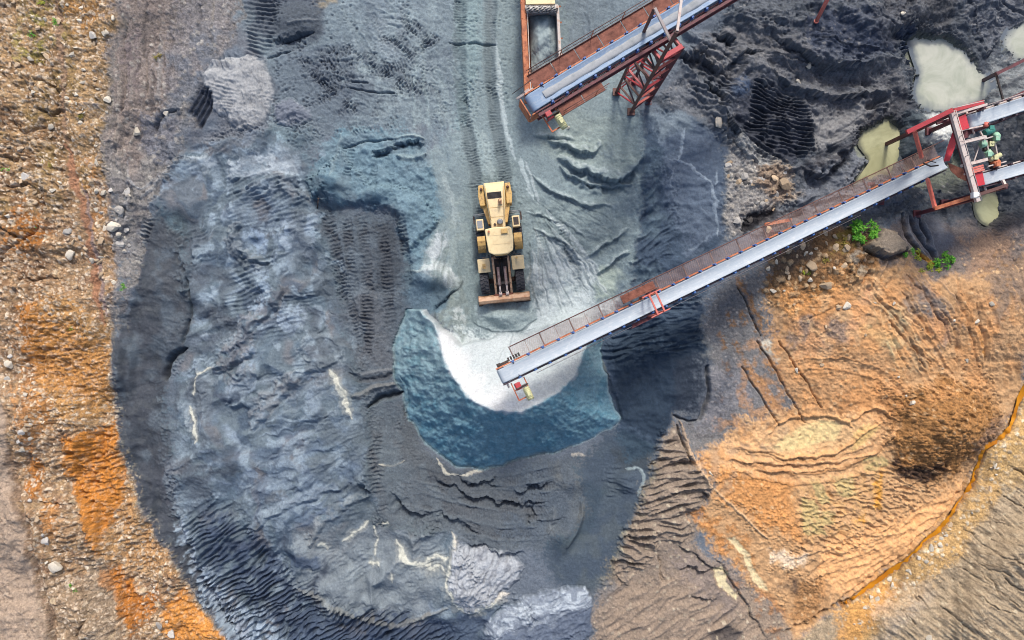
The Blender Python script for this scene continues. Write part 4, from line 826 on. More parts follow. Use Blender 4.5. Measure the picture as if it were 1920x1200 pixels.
GAINS += [(P_RIDGE,(1.08,1.06,1.06)),(P_BANK,(1.2,1.2,1.17)),(P_MUD,(1.2,1.15,1.06)),(P_ROAD,(.88,.9,.92)),(P_RIB,(1.15,1.15,1.12)),(P_TRANS,(1.0,1.04,1.06)),(P_BLUE,(.84,.91,.91)),(P_BENCH,(.78,.84,.82)),(P_LANE,(.84,.90,.90)),(P_LOW,(.84,.90,.90)),(P_DSAND,(.76,.84,.80)),(P_DARK,(.85,.92,.95)),(P_YARD,(.96,1.0,1.0)),(P_TEAL,(.95,1.0,1.0)),([(1140,650),(1310,610),(1325,740),(1308,786),(1262,780),(1230,830),(1165,790)],(.72,.76,.80)),(P_TOP,(.96,1.03,1.03)),(P_NE,(.98,1.04,1.08)),(P_CLAY,(1.05,1.05,1.0)),(P_GREYR,(1.1,1.1,1.1))]
def gain(poly, k, feather=14, warp=10):
    w, m = region(poly, feather, warp)
    C[w] *= (1+m[..., None]*(np.array(k, np.float32)-1))
for p_, k_ in GAINS: gain(p_, k_)
# ------------------------------------------------------------------ heaps standing on the ground
ZG = Z.copy()
PILES = []
def heap_mask(w, m, name, label):
    PILES.append((name, label))
    PILE[w] = np.where(m, len(PILES), PILE[w])
# the big horseshoe stockpile under the long conveyor
CREST = smooth_line([(770,560),(800,588),(822,612),(836,655),(856,695),(888,732),(920,748),(952,755),(1000,746),(1036,727),(1060,706),(1076,684),(1092,648),(1106,600),(1114,560)])
OUT = [(758,584),(800,578),(822,606),(870,645),(960,625),(1040,610),(1100,596),(1128,640),(1132,690),(1152,760),(1168,782),(1148,804),(1090,832),(1000,858),(930,876),(900,884),(858,874),(800,832),(768,790),(752,740),(736,700),(738,640)]
w = win(700, 540, 1210, 920)
uu = U[w]+4*(N30[w]+N80[w])+1.5*N12[w]; vv = V[w]+4*(N30b[w]+N80b[w])+1.5*N12b[w]
do = polydist(OUT, uu, vv); dc, sc_, sdc, Lc = linedist(CREST, uu, vv)
tpos = sc_/Lc
hc = 4.4*np.sin(np.clip(tpos, 0, 1)*np.pi)**.75+.5
inner = sdc < 0      # north side of the crest (travel runs left to right along the south)
OUTER_ARC = smooth_line([(758,584),(738,640),(736,700),(752,740),(768,790),(800,832),(858,874),(900,884),(930,876),(1000,858),(1090,832),(1148,804),(1168,782),(1152,760),(1132,690),(1128,640)], 4)
da = linedist(OUTER_ARC, uu, vv)[0]
flank = np.clip(da/np.maximum(da+dc, 1e-3), 0, 1)
flank = flank*.94+.06*sst(0, 1, flank)
hin = np.maximum(hc-dc/K*.86, .35*np.exp(-dc/160))
hp = np.where(inner, hin, hc*flank)
hp = hp*sst(-1, 3, do)
er = ridged((np.arctan2(vv-690, uu-950)*150)/11, np.hypot(uu-950, vv-690)/90, 300, 2)-.5
hp = hp+sst(0, 25, do)*np.where(inner, .02, .05)*er*sst(0, 40, dc)+np.where(inner, .0, 1)*sst(0, 25, do)*(.10*N30[w]+.06*N12[w]+.03*N5[w])
msk = do > 0
Z[w] = np.where(msk, np.maximum(Z[w], ZG[w]*.4)*0+ZG[w]*.5+hp, Z[w])
heap_mask(w, msk, 'gravel_stockpile', 'large teal crushed stone stockpile with a white horseshoe hollow under the long conveyor')
tone = 1+.16*N12[w]+.10*N5[w]+.12*N30[w]
teal = np.array(S(116,150,162), np.float32)*tone[..., None]
teal_shade = np.array(S(98,143,162), np.float32)*tone[..., None]
south = sst(640, 800, vv+.15*(uu-850))[..., None]  # some of the south flank's shade is mixed into the pile colour
tc = teal*(1-south)+teal_shade*south
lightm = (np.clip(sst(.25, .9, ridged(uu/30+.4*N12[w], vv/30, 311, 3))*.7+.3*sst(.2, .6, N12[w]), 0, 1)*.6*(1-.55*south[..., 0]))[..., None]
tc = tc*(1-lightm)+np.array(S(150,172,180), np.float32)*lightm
white = np.array(S(226,229,232), np.float32)*(1+.03*N30[w]+.02*N5[w])[..., None]
grey = np.array(S(196,206,210), np.float32)*(1+.05*N30[w])[..., None]
wm = sst(52, 12, dc+12*N30[w]+5*N12[w])[..., None]*sst(.06, .2, tpos)[..., None]
wm = wm*(1-.85*sst(.42, .75, tpos)[..., None])
ic = white*wm+grey*(1-wm)*(1-.22*sst(.5, .9, tpos)[..., None])
edge = sst(5, -5, np.where(inner, -dc, dc)+3*N12[w]+2.5*N5[w]+3*N30[w])[..., None]
pc = tc*(1-edge)+ic*edge
rim = (sst(7, 1, do)*(1-sst(60, 30, dc))*.4)[..., None]
pc = pc*(1-rim)+np.array(S(160,176,182), np.float32)*rim
mm = sst(-1.5, 1.5, do)[..., None]
C[w] = C[w]*(1-mm)+pc*mm
GR[w] = np.where(msk, .12, GR[w])

def heap(name, label, poly, h, col, slope=.55, warp=4, ribw=0, center=None, angle=0, rib=.12, col2=None, split=None, flat=None, grain=.2, tilt=None):
    """a tipped heap: rises from its toe at a slope and rounds off at height h"""
    w = win(*bbox(poly, 20))
    uu = U[w]+warp*(N30[w]+.4*N12[w]); vv = V[w]+warp*(N30b[w]+.4*N12b[w])
    d = polydist(poly, uu, vv)
    msk = d > 0
    hh = h*(1-np.exp(-np.maximum(d, 0)/K*slope/h*1.4))
    if tilt: hh = hh*(1+tilt[0]*(uu-np.mean([p[0] for p in poly]))/50+tilt[1]*(vv-np.mean([p[1] for p in poly]))/50)
    if ribw:
        if center is not None:
            r = np.hypot(uu-center[0], vv-center[1]); ac = np.arctan2(vv-center[1], uu-center[0])*max(float(np.median(r)), 30)
            n = ridged(ac/(ribw*2), r/(ribw*11), 330+int(poly[0][0]), 2)
        else:
            a = math.radians(angle); al = uu*math.cos(a)+vv*math.sin(a); ac = -uu*math.sin(a)+vv*math.cos(a)
            n = ridged(ac/(ribw*2), al/(ribw*11), 330+int(poly[0][0]), 2)
        hh = hh+rib*(n-.5)*sst(0, 12, d)
    else:
        n = np.zeros_like(uu)
    hh = hh+(.06*N30[w]+.025*N12[w])*sst(0, 15, d)
    Z[w] = np.where(msk, ZG[w]+np.maximum(hh, .02), Z[w])
    heap_mask(w, msk, name, label)
    c = np.array(S(*col), np.float32)*(1+.05*N30[w]+.05*N12[w]+.05*N5[w])[..., None]
    if col2 is not None:
        m = split(uu+10*N30[w]+9*n, vv+10*N30b[w]-6*n)[..., None]
        c = c*(1-m)+np.array(S(*col2), np.float32)*(1+.1*N12[w]+.06*N5[w])[..., None]*m
    mm = sst(-1, 9, d+5*N5[w]+4*N12[w])[..., None]
    C[w] = C[w]*(1-mm)+c*mm
    GR[w] = np.where(msk, grain, GR[w])
heap('gravel_heap', 'pale grey fan of tipped gravel with furrows spreading to the upper right', [(850,1022),(900,1020),(958,1038),(980,1056),(976,1090),(942,1112),(905,1140),(872,1156),(856,1128),(838,1086),(846,1060)], .38, (180,186,193), ribw=5, center=(858,1180), rib=.11, tilt=(.1,-.2), warp=7, col2=(128,131,138), split=lambda u, v: sst(.2, .9, np.sin((np.arctan2(v-1170, u-862))*38))*.5)
heap('gravel_heap', 'pale streaked heap with a dark lower side at the bottom edge of the pit', [(905,1172),(950,1132),(1010,1106),(1060,1097),(1098,1097),(1113,1130),(1112,1172),(1096,1210),(1080,1420),(880,1420)], .6, (182,193,204), ribw=6, angle=-20, rib=.08, warp=7, col2=(92,104,124), split=lambda u, v: np.clip(sst(-10, 16, v-1158+.30*(u-1000))*.92+.6*sst(.3, .8, ridged((u*.34+v*.94)/11, (u*.94-v*.34)/80, 377, 2)-.3), 0, .95))  # the dark lower side is shade painted into the heap's colour
heap('gravel_heap', 'pale flat topped gravel heap with raked grooves at the upper left of the pit', [(380,132),(402,110),(440,104),(492,110),(512,150),(517,186),(500,222),(470,252),(432,236),(396,200),(372,170)], .45, (176,179,182), ribw=5, angle=82, rib=.05, grain=.25, warp=8, col2=(128,132,138), split=lambda u, v: np.clip(sst(208, 232, v)*.5+sst(.25, .7, perlin(u/16, v/16, 378))*.6, 0, .8))
heap('gravel_heap', 'small grey domed heap right of the pale grooved heap', [(512,194),(542,180),(580,200),(588,226),(552,242),(515,232)], .9, (116,124,138), ribw=9, angle=160, rib=.1, col2=(160,168,178), split=lambda u, v: sst(.1, .6, perlin(u/22, v/14, 379)))
heap('gravel_heap', 'round dark heap with white dust below the red transfer tower', [(1688,262),(1700,220),(1745,206),(1790,215),(1806,250),(1800,300),(1770,318),(1720,312),(1692,292)], 2.2, (78,90,98), slope=.8, col2=(212,216,214), split=lambda u, v: sst(62, 34, np.hypot(u-1768, v-250))*.95, warp=2)
rake([(376,165),(440,150),(440,215),(400,200)], 12, 7, .03, (136,140,146), .7, feather=4)
rake([(455,112),(500,112),(500,205),(455,205)], 84, 7, .03, (140,143,148), .7, feather=4)
paint([(400,116),(420,118),(444,126),(438,136),(410,128)], (122,128,138), 3, 4, alpha=.85)
clods([(400,205),(500,205),(490,250),(430,250)], 6, .04, (92,96,104), .6, seed=9)
# dark raked scarp left of the pale heap
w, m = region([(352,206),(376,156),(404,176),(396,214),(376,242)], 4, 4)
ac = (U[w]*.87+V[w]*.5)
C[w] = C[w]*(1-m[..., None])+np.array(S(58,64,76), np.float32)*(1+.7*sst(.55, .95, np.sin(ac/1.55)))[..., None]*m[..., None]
Z[w] += m*(.10*np.sin(ac/1.55)-.15)
hz = PILE > 0
Z = np.where(hz, Z+.018*N5+.02*N12, Z)
Z = Z.astype(np.float32)
ZG = np.where(hz, np.minimum(ZG, Z-.06), Z).astype(np.float32)
NW = perlin(U/2.3, V/2.3, 10); C *= (1+(.035+.11*GR)*NW+(.05+.07*GR)*N3+.05*N5)[..., None]
C = np.clip(C, .008, .80)
def zat(u, v, surf=None):
    s = Z if surf is None else surf
    z = 0.0
    for _ in range(4):
        p = at(u, v, z)
        j = int(np.argmin(np.abs(XA-p.x))); i = int(np.argmin(np.abs(YA-p.y)))
        z = float(s[i, j])
    return z
def zxy(x, y):
    j = int(np.argmin(np.abs(XA-x))); i = int(np.argmin(np.abs(YA-y)))
    return float(Z[i, j])
# ------------------------------------------------------------------ node materials
def nt_new(name):
    m = bpy.data.materials.new(name); m.use_nodes = True
    t = m.node_tree; t.nodes.clear()
    out = t.nodes.new('ShaderNodeOutputMaterial'); b = t.nodes.new('ShaderNodeBsdfPrincipled')
    t.links.new(b.outputs[0], out.inputs[0])
    return m, t, b
def N(t, kind, **kw):
    n = t.nodes.new(kind)
    for k, v in kw.items():
        if k in n.inputs: n.inputs[k].default_value = v
        else: setattr(n, k, v)
    return n
def math_node(t, op, a, b):
    n = t.nodes.new('ShaderNodeMath'); n.operation = op
    for i, x in enumerate((a, b)):
        if hasattr(x, 'links'): t.links.new(x, n.inputs[i])
        else: n.inputs[i].default_value = x
    return n.outputs[0]
def ground_material():
    m, t, b = nt_new('quarry_earth')
    geo = N(t, 'ShaderNodeNewGeometry'); pos = geo.outputs['Position']
    ca = N(t, 'ShaderNodeAttribute', attribute_name='earth'); ga = N(t, 'ShaderNodeAttribute', attribute_name='stoniness'); wa = N(t, 'ShaderNodeAttribute', attribute_name='damp')
    n1 = N(t, 'ShaderNodeTexNoise', Scale=7.0, Detail=5.0, Roughness=.65); t.links.new(pos, n1.inputs['Vector'])
    n2 = N(t, 'ShaderNodeTexNoise', Scale=11.0, Detail=3.0, Roughness=.8); t.links.new(pos, n2.inputs['Vector'])
    vo = N(t, 'ShaderNodeTexVoronoi', Scale=8.0); t.links.new(pos, vo.inputs['Vector'])
    a = math_node(t, 'MULTIPLY_ADD', n1.outputs[0], .55); a.node.inputs[2].default_value = .72
    g = math_node(t, 'MULTIPLY_ADD', n2.outputs[0], .0); gm = math_node(t, 'MULTIPLY', math_node(t, 'SUBTRACT', n2.outputs[0], .5), math_node(t, 'ADD', math_node(t, 'MULTIPLY', ga.outputs['Fac'], 1.3), .5))
    sep = N(t, 'ShaderNodeSeparateColor'); t.links.new(vo.outputs['Color'], sep.inputs[0])
    vm = math_node(t, 'MULTIPLY', math_node(t, 'SUBTRACT', sep.outputs[0], .45), math_node(t, 'MULTIPLY', ga.outputs['Fac'], .45))
    f = math_node(t, 'ADD', math_node(t, 'ADD', a, gm), vm)
    mul = N(t, 'ShaderNodeVectorMath', operation='SCALE'); t.links.new(ca.outputs['Vector'], mul.inputs[0]); t.links.new(f, mul.inputs['Scale'])
    t.links.new(mul.outputs[0], b.inputs['Base Color'])
    r = math_node(t, 'SUBTRACT', .93, math_node(t, 'MULTIPLY', wa.outputs['Fac'], .55)); t.links.new(r, b.inputs['Roughness'])
    b.inputs['Specular IOR Level'].default_value = .25
    h = math_node(t, 'ADD', math_node(t, 'MULTIPLY', n2.outputs[0], 1.0), math_node(t, 'MULTIPLY', math_node(t, 'SUBTRACT', 1.0, vo.outputs['Distance']), ga.outputs['Fac']))
    bp = N(t, 'ShaderNodeBump', Strength=.55, Distance=.05); t.links.new(h, bp.inputs['Height'])
    t.links.new(bp.outputs[0], b.inputs['Normal'])
    return m
def paint_mat(name, col, rough=.6, metal=0.0, dirt=None, dscale=3.0, dlo=.45, dhi=.7, var=.12, bump=.02, rustcol=None):
    """painted or bare surface with tone variation and worn / dusty patches"""
    m, t, b = nt_new(name)
    geo = N(t, 'ShaderNodeTexCoord'); pos = geo.outputs['Object']
    n1 = N(t, 'ShaderNodeTexNoise', Scale=dscale, Detail=6.0, Roughness=.65); t.links.new(pos, n1.inputs['Vector'])
    n2 = N(t, 'ShaderNodeTexNoise', Scale=dscale*6, Detail=4.0, Roughness=.6); t.links.new(pos, n2.inputs['Vector'])
    f = math_node(t, 'MULTIPLY_ADD', n2.outputs[0], var*2); f.node.inputs[2].default_value = 1-var
    base = N(t, 'ShaderNodeVectorMath', operation='SCALE'); base.inputs[0].default_value = S(*col); t.links.new(f, base.inputs['Scale'])
    src = base.outputs[0]
    if dirt is not None:
        mr = N(t, 'ShaderNodeMapRange'); mr.inputs[1].default_value = dlo; mr.inputs[2].default_value = dhi
        t.links.new(n1.outputs[0], mr.inputs[0])
        mx = N(t, 'ShaderNodeMix', data_type='RGBA'); t.links.new(mr.outputs[0], mx.inputs[0]); t.links.new(src, mx.inputs[6]); mx.inputs[7].default_value = S(*dirt)+(1,)
        src = mx.outputs[2]
    t.links.new(src, b.inputs['Base Color'])
    b.inputs['Roughness'].default_value = rough; b.inputs['Metallic'].default_value = metal
    if bump:
        bp = N(t, 'ShaderNodeBump', Strength=.4, Distance=bump); t.links.new(n2.outputs[0], bp.inputs['Height']); t.links.new(bp.outputs[0], b.inputs['Normal'])
    return m
def stone_mat(name, col, var=.25):
    m, t, b = nt_new(name)
    tc = N(t, 'ShaderNodeTexCoord'); oi = N(t, 'ShaderNodeObjectInfo')
    n1 = N(t, 'ShaderNodeTexNoise', Scale=4.0, Detail=6.0, Roughness=.7); t.links.new(tc.outputs['Object'], n1.inputs['Vector'])
    f = math_node(t, 'MULTIPLY_ADD', n1.outputs[0], .7); f.node.inputs[2].default_value = .62
    f2 = math_node(t, 'MULTIPLY_ADD', oi.outputs['Random'], var*2); f2.node.inputs[2].default_value = 1-var
    g = math_node(t, 'MULTIPLY', f, f2)
    base = N(t, 'ShaderNodeVectorMath', operation='SCALE'); base.inputs[0].default_value = S(*col); t.links.new(g, base.inputs['Scale'])
    t.links.new(base.outputs[0], b.inputs['Base Color']); b.inputs['Roughness'].default_value = .9
    bp = N(t, 'ShaderNodeBump', Strength=.6, Distance=.03); t.links.new(n1.outputs[0], bp.inputs['Height']); t.links.new(bp.outputs[0], b.inputs['Normal'])
    return m
def water_mat(name, col, col2, rim, rough=.12):
    m, t, b = nt_new(name)
    geo = N(t, 'ShaderNodeNewGeometry'); sh = N(t, 'ShaderNodeAttribute', attribute_name='shore')
    n1 = N(t, 'ShaderNodeTexNoise', Scale=.45, Detail=5.0, Roughness=.65, Distortion=.8); t.links.new(geo.outputs['Position'], n1.inputs['Vector'])
    mr = N(t, 'ShaderNodeMapRange'); mr.inputs[1].default_value = .38; mr.inputs[2].default_value = .62; t.links.new(n1.outputs[0], mr.inputs[0])
    mx = N(t, 'ShaderNodeMix', data_type='RGBA'); t.links.new(mr.outputs[0], mx.inputs[0]); mx.inputs[6].default_value = S(*col)+(1,); mx.inputs[7].default_value = S(*col2)+(1,)
    n3 = N(t, 'ShaderNodeTexNoise', Scale=1.4, Detail=4.0); t.links.new(geo.outputs['Position'], n3.inputs['Vector'])
    e = math_node(t, 'ADD', sh.outputs['Fac'], math_node(t, 'MULTIPLY', math_node(t, 'SUBTRACT', n3.outputs[0], .5), .9))
    m2 = N(t, 'ShaderNodeMapRange'); m2.inputs[1].default_value = .28; m2.inputs[2].default_value = 1.0; t.links.new(e, m2.inputs[0])
    mx2 = N(t, 'ShaderNodeMix', data_type='RGBA'); t.links.new(m2.outputs[0], mx2.inputs[0]); t.links.new(mx.outputs[2], mx2.inputs[6]); mx2.inputs[7].default_value = S(*rim)+(1,)
    t.links.new(mx2.outputs[2], b.inputs['Base Color']); b.inputs['Roughness'].default_value = rough; b.inputs['IOR'].default_value = 1.33
    n2 = N(t, 'ShaderNodeTexNoise', Scale=3.0, Detail=3.0); t.links.new(geo.outputs['Position'], n2.inputs['Vector'])
    bp = N(t, 'ShaderNodeBump', Strength=.06, Distance=.02); t.links.new(n2.outputs[0], bp.inputs['Height']); t.links.new(bp.outputs[0], b.inputs['Normal'])
    return m
def belt_mat(name, col, col2, dust):
    """conveyor belt: dust lies in long streaks, rubbed off here and there"""
    m, t, b = nt_new(name)
    at_ = N(t, 'ShaderNodeAttribute', attribute_name='run'); mp = N(t, 'ShaderNodeMapping'); mp.inputs['Scale'].default_value = (.35, 11.0, 1.0); t.links.new(at_.outputs['Vector'], mp.inputs[0])
    n1 = N(t, 'ShaderNodeTexNoise', Scale=1.0, Detail=5.0, Roughness=.7); t.links.new(mp.outputs[0], n1.inputs['Vector'])
    mp2 = N(t, 'ShaderNodeMapping'); mp2.inputs['Scale'].default_value = (1.6, 3.0, 1.0); t.links.new(at_.outputs['Vector'], mp2.inputs[0])
    n2 = N(t, 'ShaderNodeTexNoise', Scale=1.6, Detail=6.0, Roughness=.75); t.links.new(mp2.outputs[0], n2.inputs['Vector'])
    mr = N(t, 'ShaderNodeMapRange'); mr.inputs[1].default_value = .35; mr.inputs[2].default_value = .68; t.links.new(n1.outputs[0], mr.inputs[0])
    mx = N(t, 'ShaderNodeMix', data_type='RGBA'); t.links.new(mr.outputs[0], mx.inputs[0]); mx.inputs[6].default_value = S(*col)+(1,); mx.inputs[7].default_value = S(*col2)+(1,)
    m2 = N(t, 'ShaderNodeMapRange'); m2.inputs[1].default_value = .5; m2.inputs[2].default_value = .72; t.links.new(n2.outputs[0], m2.inputs[0])
    mx2 = N(t, 'ShaderNodeMix', data_type='RGBA'); t.links.new(m2.outputs[0], mx2.inputs[0]); t.links.new(mx.outputs[2], mx2.inputs[6]); mx2.inputs[7].default_value = S(*dust)+(1,)
    t.links.new(mx2.outputs[2], b.inputs['Base Color']); b.inputs['Roughness'].default_value = .8
    return m
M = {}
M['earth'] = ground_material()
# ------------------------------------------------------------------ ground and heaps
def grid_mesh(name, zf, fmask=None):
    if fmask is None:
        idx = np.arange(NX*NY).reshape(NY, NX); used = None
        q = np.stack([idx[:-1, :-1], idx[1:, :-1], idx[1:, 1:], idx[:-1, 1:]], -1).reshape(-1, 4)
        sel = slice(None)
    else:
        ii, jj = np.nonzero(fmask)
        a = ii*NX+jj
        q = np.stack([a, a+NX, a+NX+1, a+1], -1)
        used = np.unique(q); remap = np.full(NX*NY, -1, np.int64); remap[used] = np.arange(len(used)); q = remap[q]; sel = used
    co = np.stack([X.ravel()[sel], Y.ravel()[sel], zf.ravel()[sel]], -1).astype(np.float32)
    me = bpy.data.meshes.new(name)
    me.vertices.add(len(co)); me.vertices.foreach_set('co', co.ravel())
    me.loops.add(q.size); me.loops.foreach_set('vertex_index', q.ravel().astype(np.int32))
    me.polygons.add(len(q)); me.polygons.foreach_set('loop_start', np.arange(0, q.size, 4, dtype=np.int32))
    me.polygons.foreach_set('loop_total', np.full(len(q), 4, np.int32))
    me.polygons.foreach_set('use_smooth', np.ones(len(q), bool))
    me.update(calc_edges=True)
    at_ = me.attributes.new('earth', 'FLOAT_VECTOR', 'POINT'); at_.data.foreach_set('vector', C.reshape(-1, 3)[sel].astype(np.float32).ravel())
    for nm, arr in (('stoniness', GR), ('damp', WET)):
        a_ = me.attributes.new(nm, 'FLOAT', 'POINT'); a_.data.foreach_set('value', arr.ravel()[sel].astype(np.float32))
    me.materials.append(M['earth'])
    o = bpy.data.objects.new(name, me); COL.objects.link(o)
    return o
g = grid_mesh('ground', ZG); g['kind'] = 'structure'
for k, (nm, lab) in enumerate(PILES, 1):
    mk = PILE == k
    fm = mk[:-1, :-1] | mk[1:, :-1] | mk[1:, 1:] | mk[:-1, 1:]
    zz = np.where(mk, Z, Z-.05)
    o = grid_mesh(nm, zz, fm); o['label'] = lab; o['category'] = 'gravel pile'; o['group'] = 'heaps of gravel in the pit'
# ------------------------------------------------------------------ mesh builder
class MB:
    def __init__(s): s.v = []; s.f = []; s.sm = []
    def add(s, vs, fs, smooth=False):
        n = len(s.v); s.v += [tuple(x) for x in vs]; s.f += [tuple(i+n for i in f) for f in fs]; s.sm += [smooth]*len(fs)
        return s
    def hexa(s, p):       # 8 corners: bottom 4 ccw, top 4 ccw
        return s.add(p, [(3,2,1,0),(4,5,6,7),(0,1,5,4),(1,2,6,5),(2,3,7,6),(3,0,4,7)])
    def box(s, c, sx, sy, sz, R=None):
        c = Vector(c); R = R or Matrix.Identity(3)
        P = [c+R@Vector((a*sx/2, b*sy/2, d*sz/2)) for d in (-1, 1) for a, b in ((-1,-1),(1,-1),(1,1),(-1,1))]
        return s.hexa(P)
    def prism(s, pts, z0, z1):   # world xy polygon
        n = len(pts); A = sum(pts[i][0]*pts[(i+1) % n][1]-pts[(i+1) % n][0]*pts[i][1] for i in range(n))
        if A < 0: pts = pts[::-1]
        vs = [(p[0], p[1], z0) for p in pts]+[(p[0], p[1], z1) for p in pts]
        fs = [tuple(range(n))[::-1], tuple(range(n, 2*n))]+[(i, (i+1) % n, n+(i+1) % n, n+i) for i in range(n)]
        return s.add(vs, fs)
    def pprism(s, px, z0, z1):   # polygon traced at its top edge height
        return s.prism([tuple(at(u, v, z1)[:2]) for u, v in px], z0, z1)
    def beam(s, p, q, w, h=None, up=(0,0,1)):
        p = Vector(p); q = Vector(q); h = h or w; d = (q-p).normalized(); up = Vector(up)
        if abs(d.dot(up)) > .98: up = Vector((0,1,0))
        x = d.cross(up).normalized(); y = x.cross(d).normalized()
        P = [e-x*w/2*a+y*h/2*b for e in (p, q) for a, b in ((-1,-1),(1,-1),(1,1),(-1,1))]
        return s.add(P, [(0,1,2,3),(7,6,5,4),(4,5,1,0),(5,6,2,1),(6,7,3,2),(7,4,0,3)])
    def tube(s, pts, r, n=10, cap=True):
        pts = [Vector(p) for p in pts]; vs = []; fs = []
        rs = r if isinstance(r, (list, tuple)) else [r]*len(pts)
        for i, p in enumerate(pts):
            d = (pts[min(i+1, len(pts)-1)]-pts[max(i-1, 0)]).normalized(); up = Vector((0,0,1)) if abs(d.z) < .9 else Vector((1,0,0))
            x = d.cross(up).normalized(); y = x.cross(d)
            vs += [p+(x*math.cos(2*math.pi*k/n)+y*math.sin(2*math.pi*k/n))*rs[i] for k in range(n)]
        for i in range(len(pts)-1):
            fs += [(i*n+k, i*n+(k+1) % n, (i+1)*n+(k+1) % n, (i+1)*n+k) for k in range(n)]
        s.add(vs, fs, True)
        if cap:
            m = len(s.v)-len(vs); s.f += [tuple(m+k for k in range(n))[::-1], tuple(m+(len(pts)-1)*n+k for k in range(n))]; s.sm += [False, False]
        return s
    def build(s, name, mat, parent=None, origin=None, bevel=0.0):
        me = bpy.data.meshes.new(name)
        o0 = Vector(origin) if origin is not None else (Vector(parent.location) if parent is not None and parent.type == 'EMPTY' else (Vector(parent['_o']) if parent is not None else Vector((0,0,0))))
        me.from_pydata([tuple(Vector(v)-o0) for v in s.v], [], s.f)
        import bmesh
        bm = bmesh.new(); bm.from_mesh(me); bmesh.ops.recalc_face_normals(bm, faces=bm.faces); bm.to_mesh(me); bm.free()
        me.polygons.foreach_set('use_smooth', s.sm)
        me.materials.append(mat)
        o = bpy.data.objects.new(name, me); COL.objects.link(o)
        ORIG[o.name] = o0
        if parent is not None:
            o.parent = parent
            if parent.type != 'EMPTY': o.location = o0-ORIG[parent.name]
        else: o.location = o0
        if bevel:
            md = o.modifiers.new('edge', 'BEVEL'); md.width = bevel; md.segments = 2; md.limit_method = 'ANGLE'; md.angle_limit = math.radians(40)
        return o
ORIG = {}
def sub(mb, name, mat, parent, bevel=0.0):
    """a part of a part: same local frame as its parent mesh"""
    return mb.build(name, mat, parent, origin=ORIG[parent.name], bevel=bevel)
def thing(name, loc, label, cat, group=None):
    o = bpy.data.objects.new(name, None); COL.objects.link(o); o.location = loc; o.empty_display_size = .3
    o['label'] = label; o['category'] = cat
    if group: o['group'] = group
    return o
def tag(o, label, cat, group=None):
    o['label'] = label; o['category'] = cat
    if group: o['group'] = group
    return o
# ------------------------------------------------------------------ water
M['pond'] = water_mat('milky_pond_water', (208,210,196), (182,188,172), (112,122,132))
M['pond_yellow'] = water_mat('silty_pond_water', (196,196,156), (168,168,130), (112,114,98))
M['ochre'] = water_mat('ochre_stream_water', (222,150,30), (190,118,26), (150,104,44), .25)
def sheet(name, px, z, mat, inflate=1.0):
    cx = sum(p[0] for p in px)/len(px); cy = sum(p[1] for p in px)/len(px)
    out = smooth_line(px+[px[0]], 5)[:-1]; n = len(out); m = MB(); vs = []; sh = []
    for f, e in ((inflate, 1.2), (1.0, 1.0), (.9, .62), (.75, .3), (.45, 0), (.02, 0)):
        for u, v in out: p = at(cx+(u-cx)*f, cy+(v-cy)*f, z); vs.append((p.x, p.y, z)); sh.append(e)
    fs = [(k*n+i, (k+1)*n+i, (k+1)*n+(i+1) % n, k*n+(i+1) % n) for k in range(5) for i in range(n)]
    m.add(vs, fs+[tuple(5*n+i for i in range(n))]); o = m.build(name, mat)
    a_ = o.data.attributes.new('shore', 'FLOAT', 'POINT'); a_.data.foreach_set('value', sh)
    o['kind'] = 'structure'
    return o
for k, p in PONDS.items():
    if k != 'e': sheet('pond_water', p, WL[k], M['pond' if k in 'ac' else 'pond_yellow'], 1.12)
def ribbon(name, pl, hw, mat, dz=.02):
    pl = smooth_line(pl, 8); vs = []; fs = []
    for i, (u, v) in enumerate(pl):
        a = pl[max(i-1, 0)]; b = pl[min(i+1, len(pl)-1)]; L = math.hypot(b[0]-a[0], b[1]-a[1])+1e-6
        nx, ny = -(b[1]-a[1])/L, (b[0]-a[0])/L
        k = hw*(1+.28*math.sin(i*.31)+.22*math.sin(i*.9+1)+.15*math.sin(i*2.3))
        z = zat(u, v)+dz
        vs += [at(u+nx*k, v+ny*k, z), at(u-nx*k, v-ny*k, z)]
    fs = [(2*i, 2*i+1, 2*i+3, 2*i+2) for i in range(len(pl)-1)]
    m = MB(); m.add(vs, fs, True); o = m.build(name, mat); o['kind'] = 'structure'
    return o
ribbon('stream_water', STREAM, 3.9, M['ochre'], .11)
# ------------------------------------------------------------------ camera and light
cam = bpy.data.cameras.new('camera'); co = bpy.data.objects.new('camera', cam); COL.objects.link(co); SC.camera = co
co.location = (0, 0, H); cam.sensor_width = 36; cam.lens = 36*H/(1920/K); cam.clip_end = 1000
SUN_AZ, SUN_EL = math.radians(8), math.radians(46)
w = bpy.data.worlds.new('World'); SC.world = w; w.use_nodes = True
t = w.node_tree; t.nodes.clear()
sky = t.nodes.new('ShaderNodeTexSky'); sky.sky_type = 'NISHITA'; sky.sun_disc = False; sky.sun_elevation = SUN_EL; sky.sun_rotation = SUN_AZ; sky.dust_density = 4.0; sky.air_density = 1.0
bg = t.nodes.new('ShaderNodeBackground'); bg.inputs[1].default_value = .105; ow = t.nodes.new('ShaderNodeOutputWorld')
t.links.new(sky.outputs[0], bg.inputs[0]); t.links.new(bg.outputs[0], ow.inputs[0])
sun = bpy.data.lights.new('sun', 'SUN'); so = bpy.data.objects.new('sun', sun); COL.objects.link(so)
sun.energy = 1.5; sun.angle = math.radians(10); sun.color = (1, .95, .88)
so.location = (0, 20, 60)
d = Vector((math.sin(SUN_AZ)*math.cos(SUN_EL), math.cos(SUN_AZ)*math.cos(SUN_EL), math.sin(SUN_EL)))
so.rotation_euler = d.to_track_quat('Z', 'Y').to_euler()
SC.view_settings.view_transform = 'Standard'; SC.view_settings.look = 'None'; SC.view_settings.exposure = 1.02; SC.view_settings.gamma = 1.0
SC.view_settings.use_curve_mapping = False
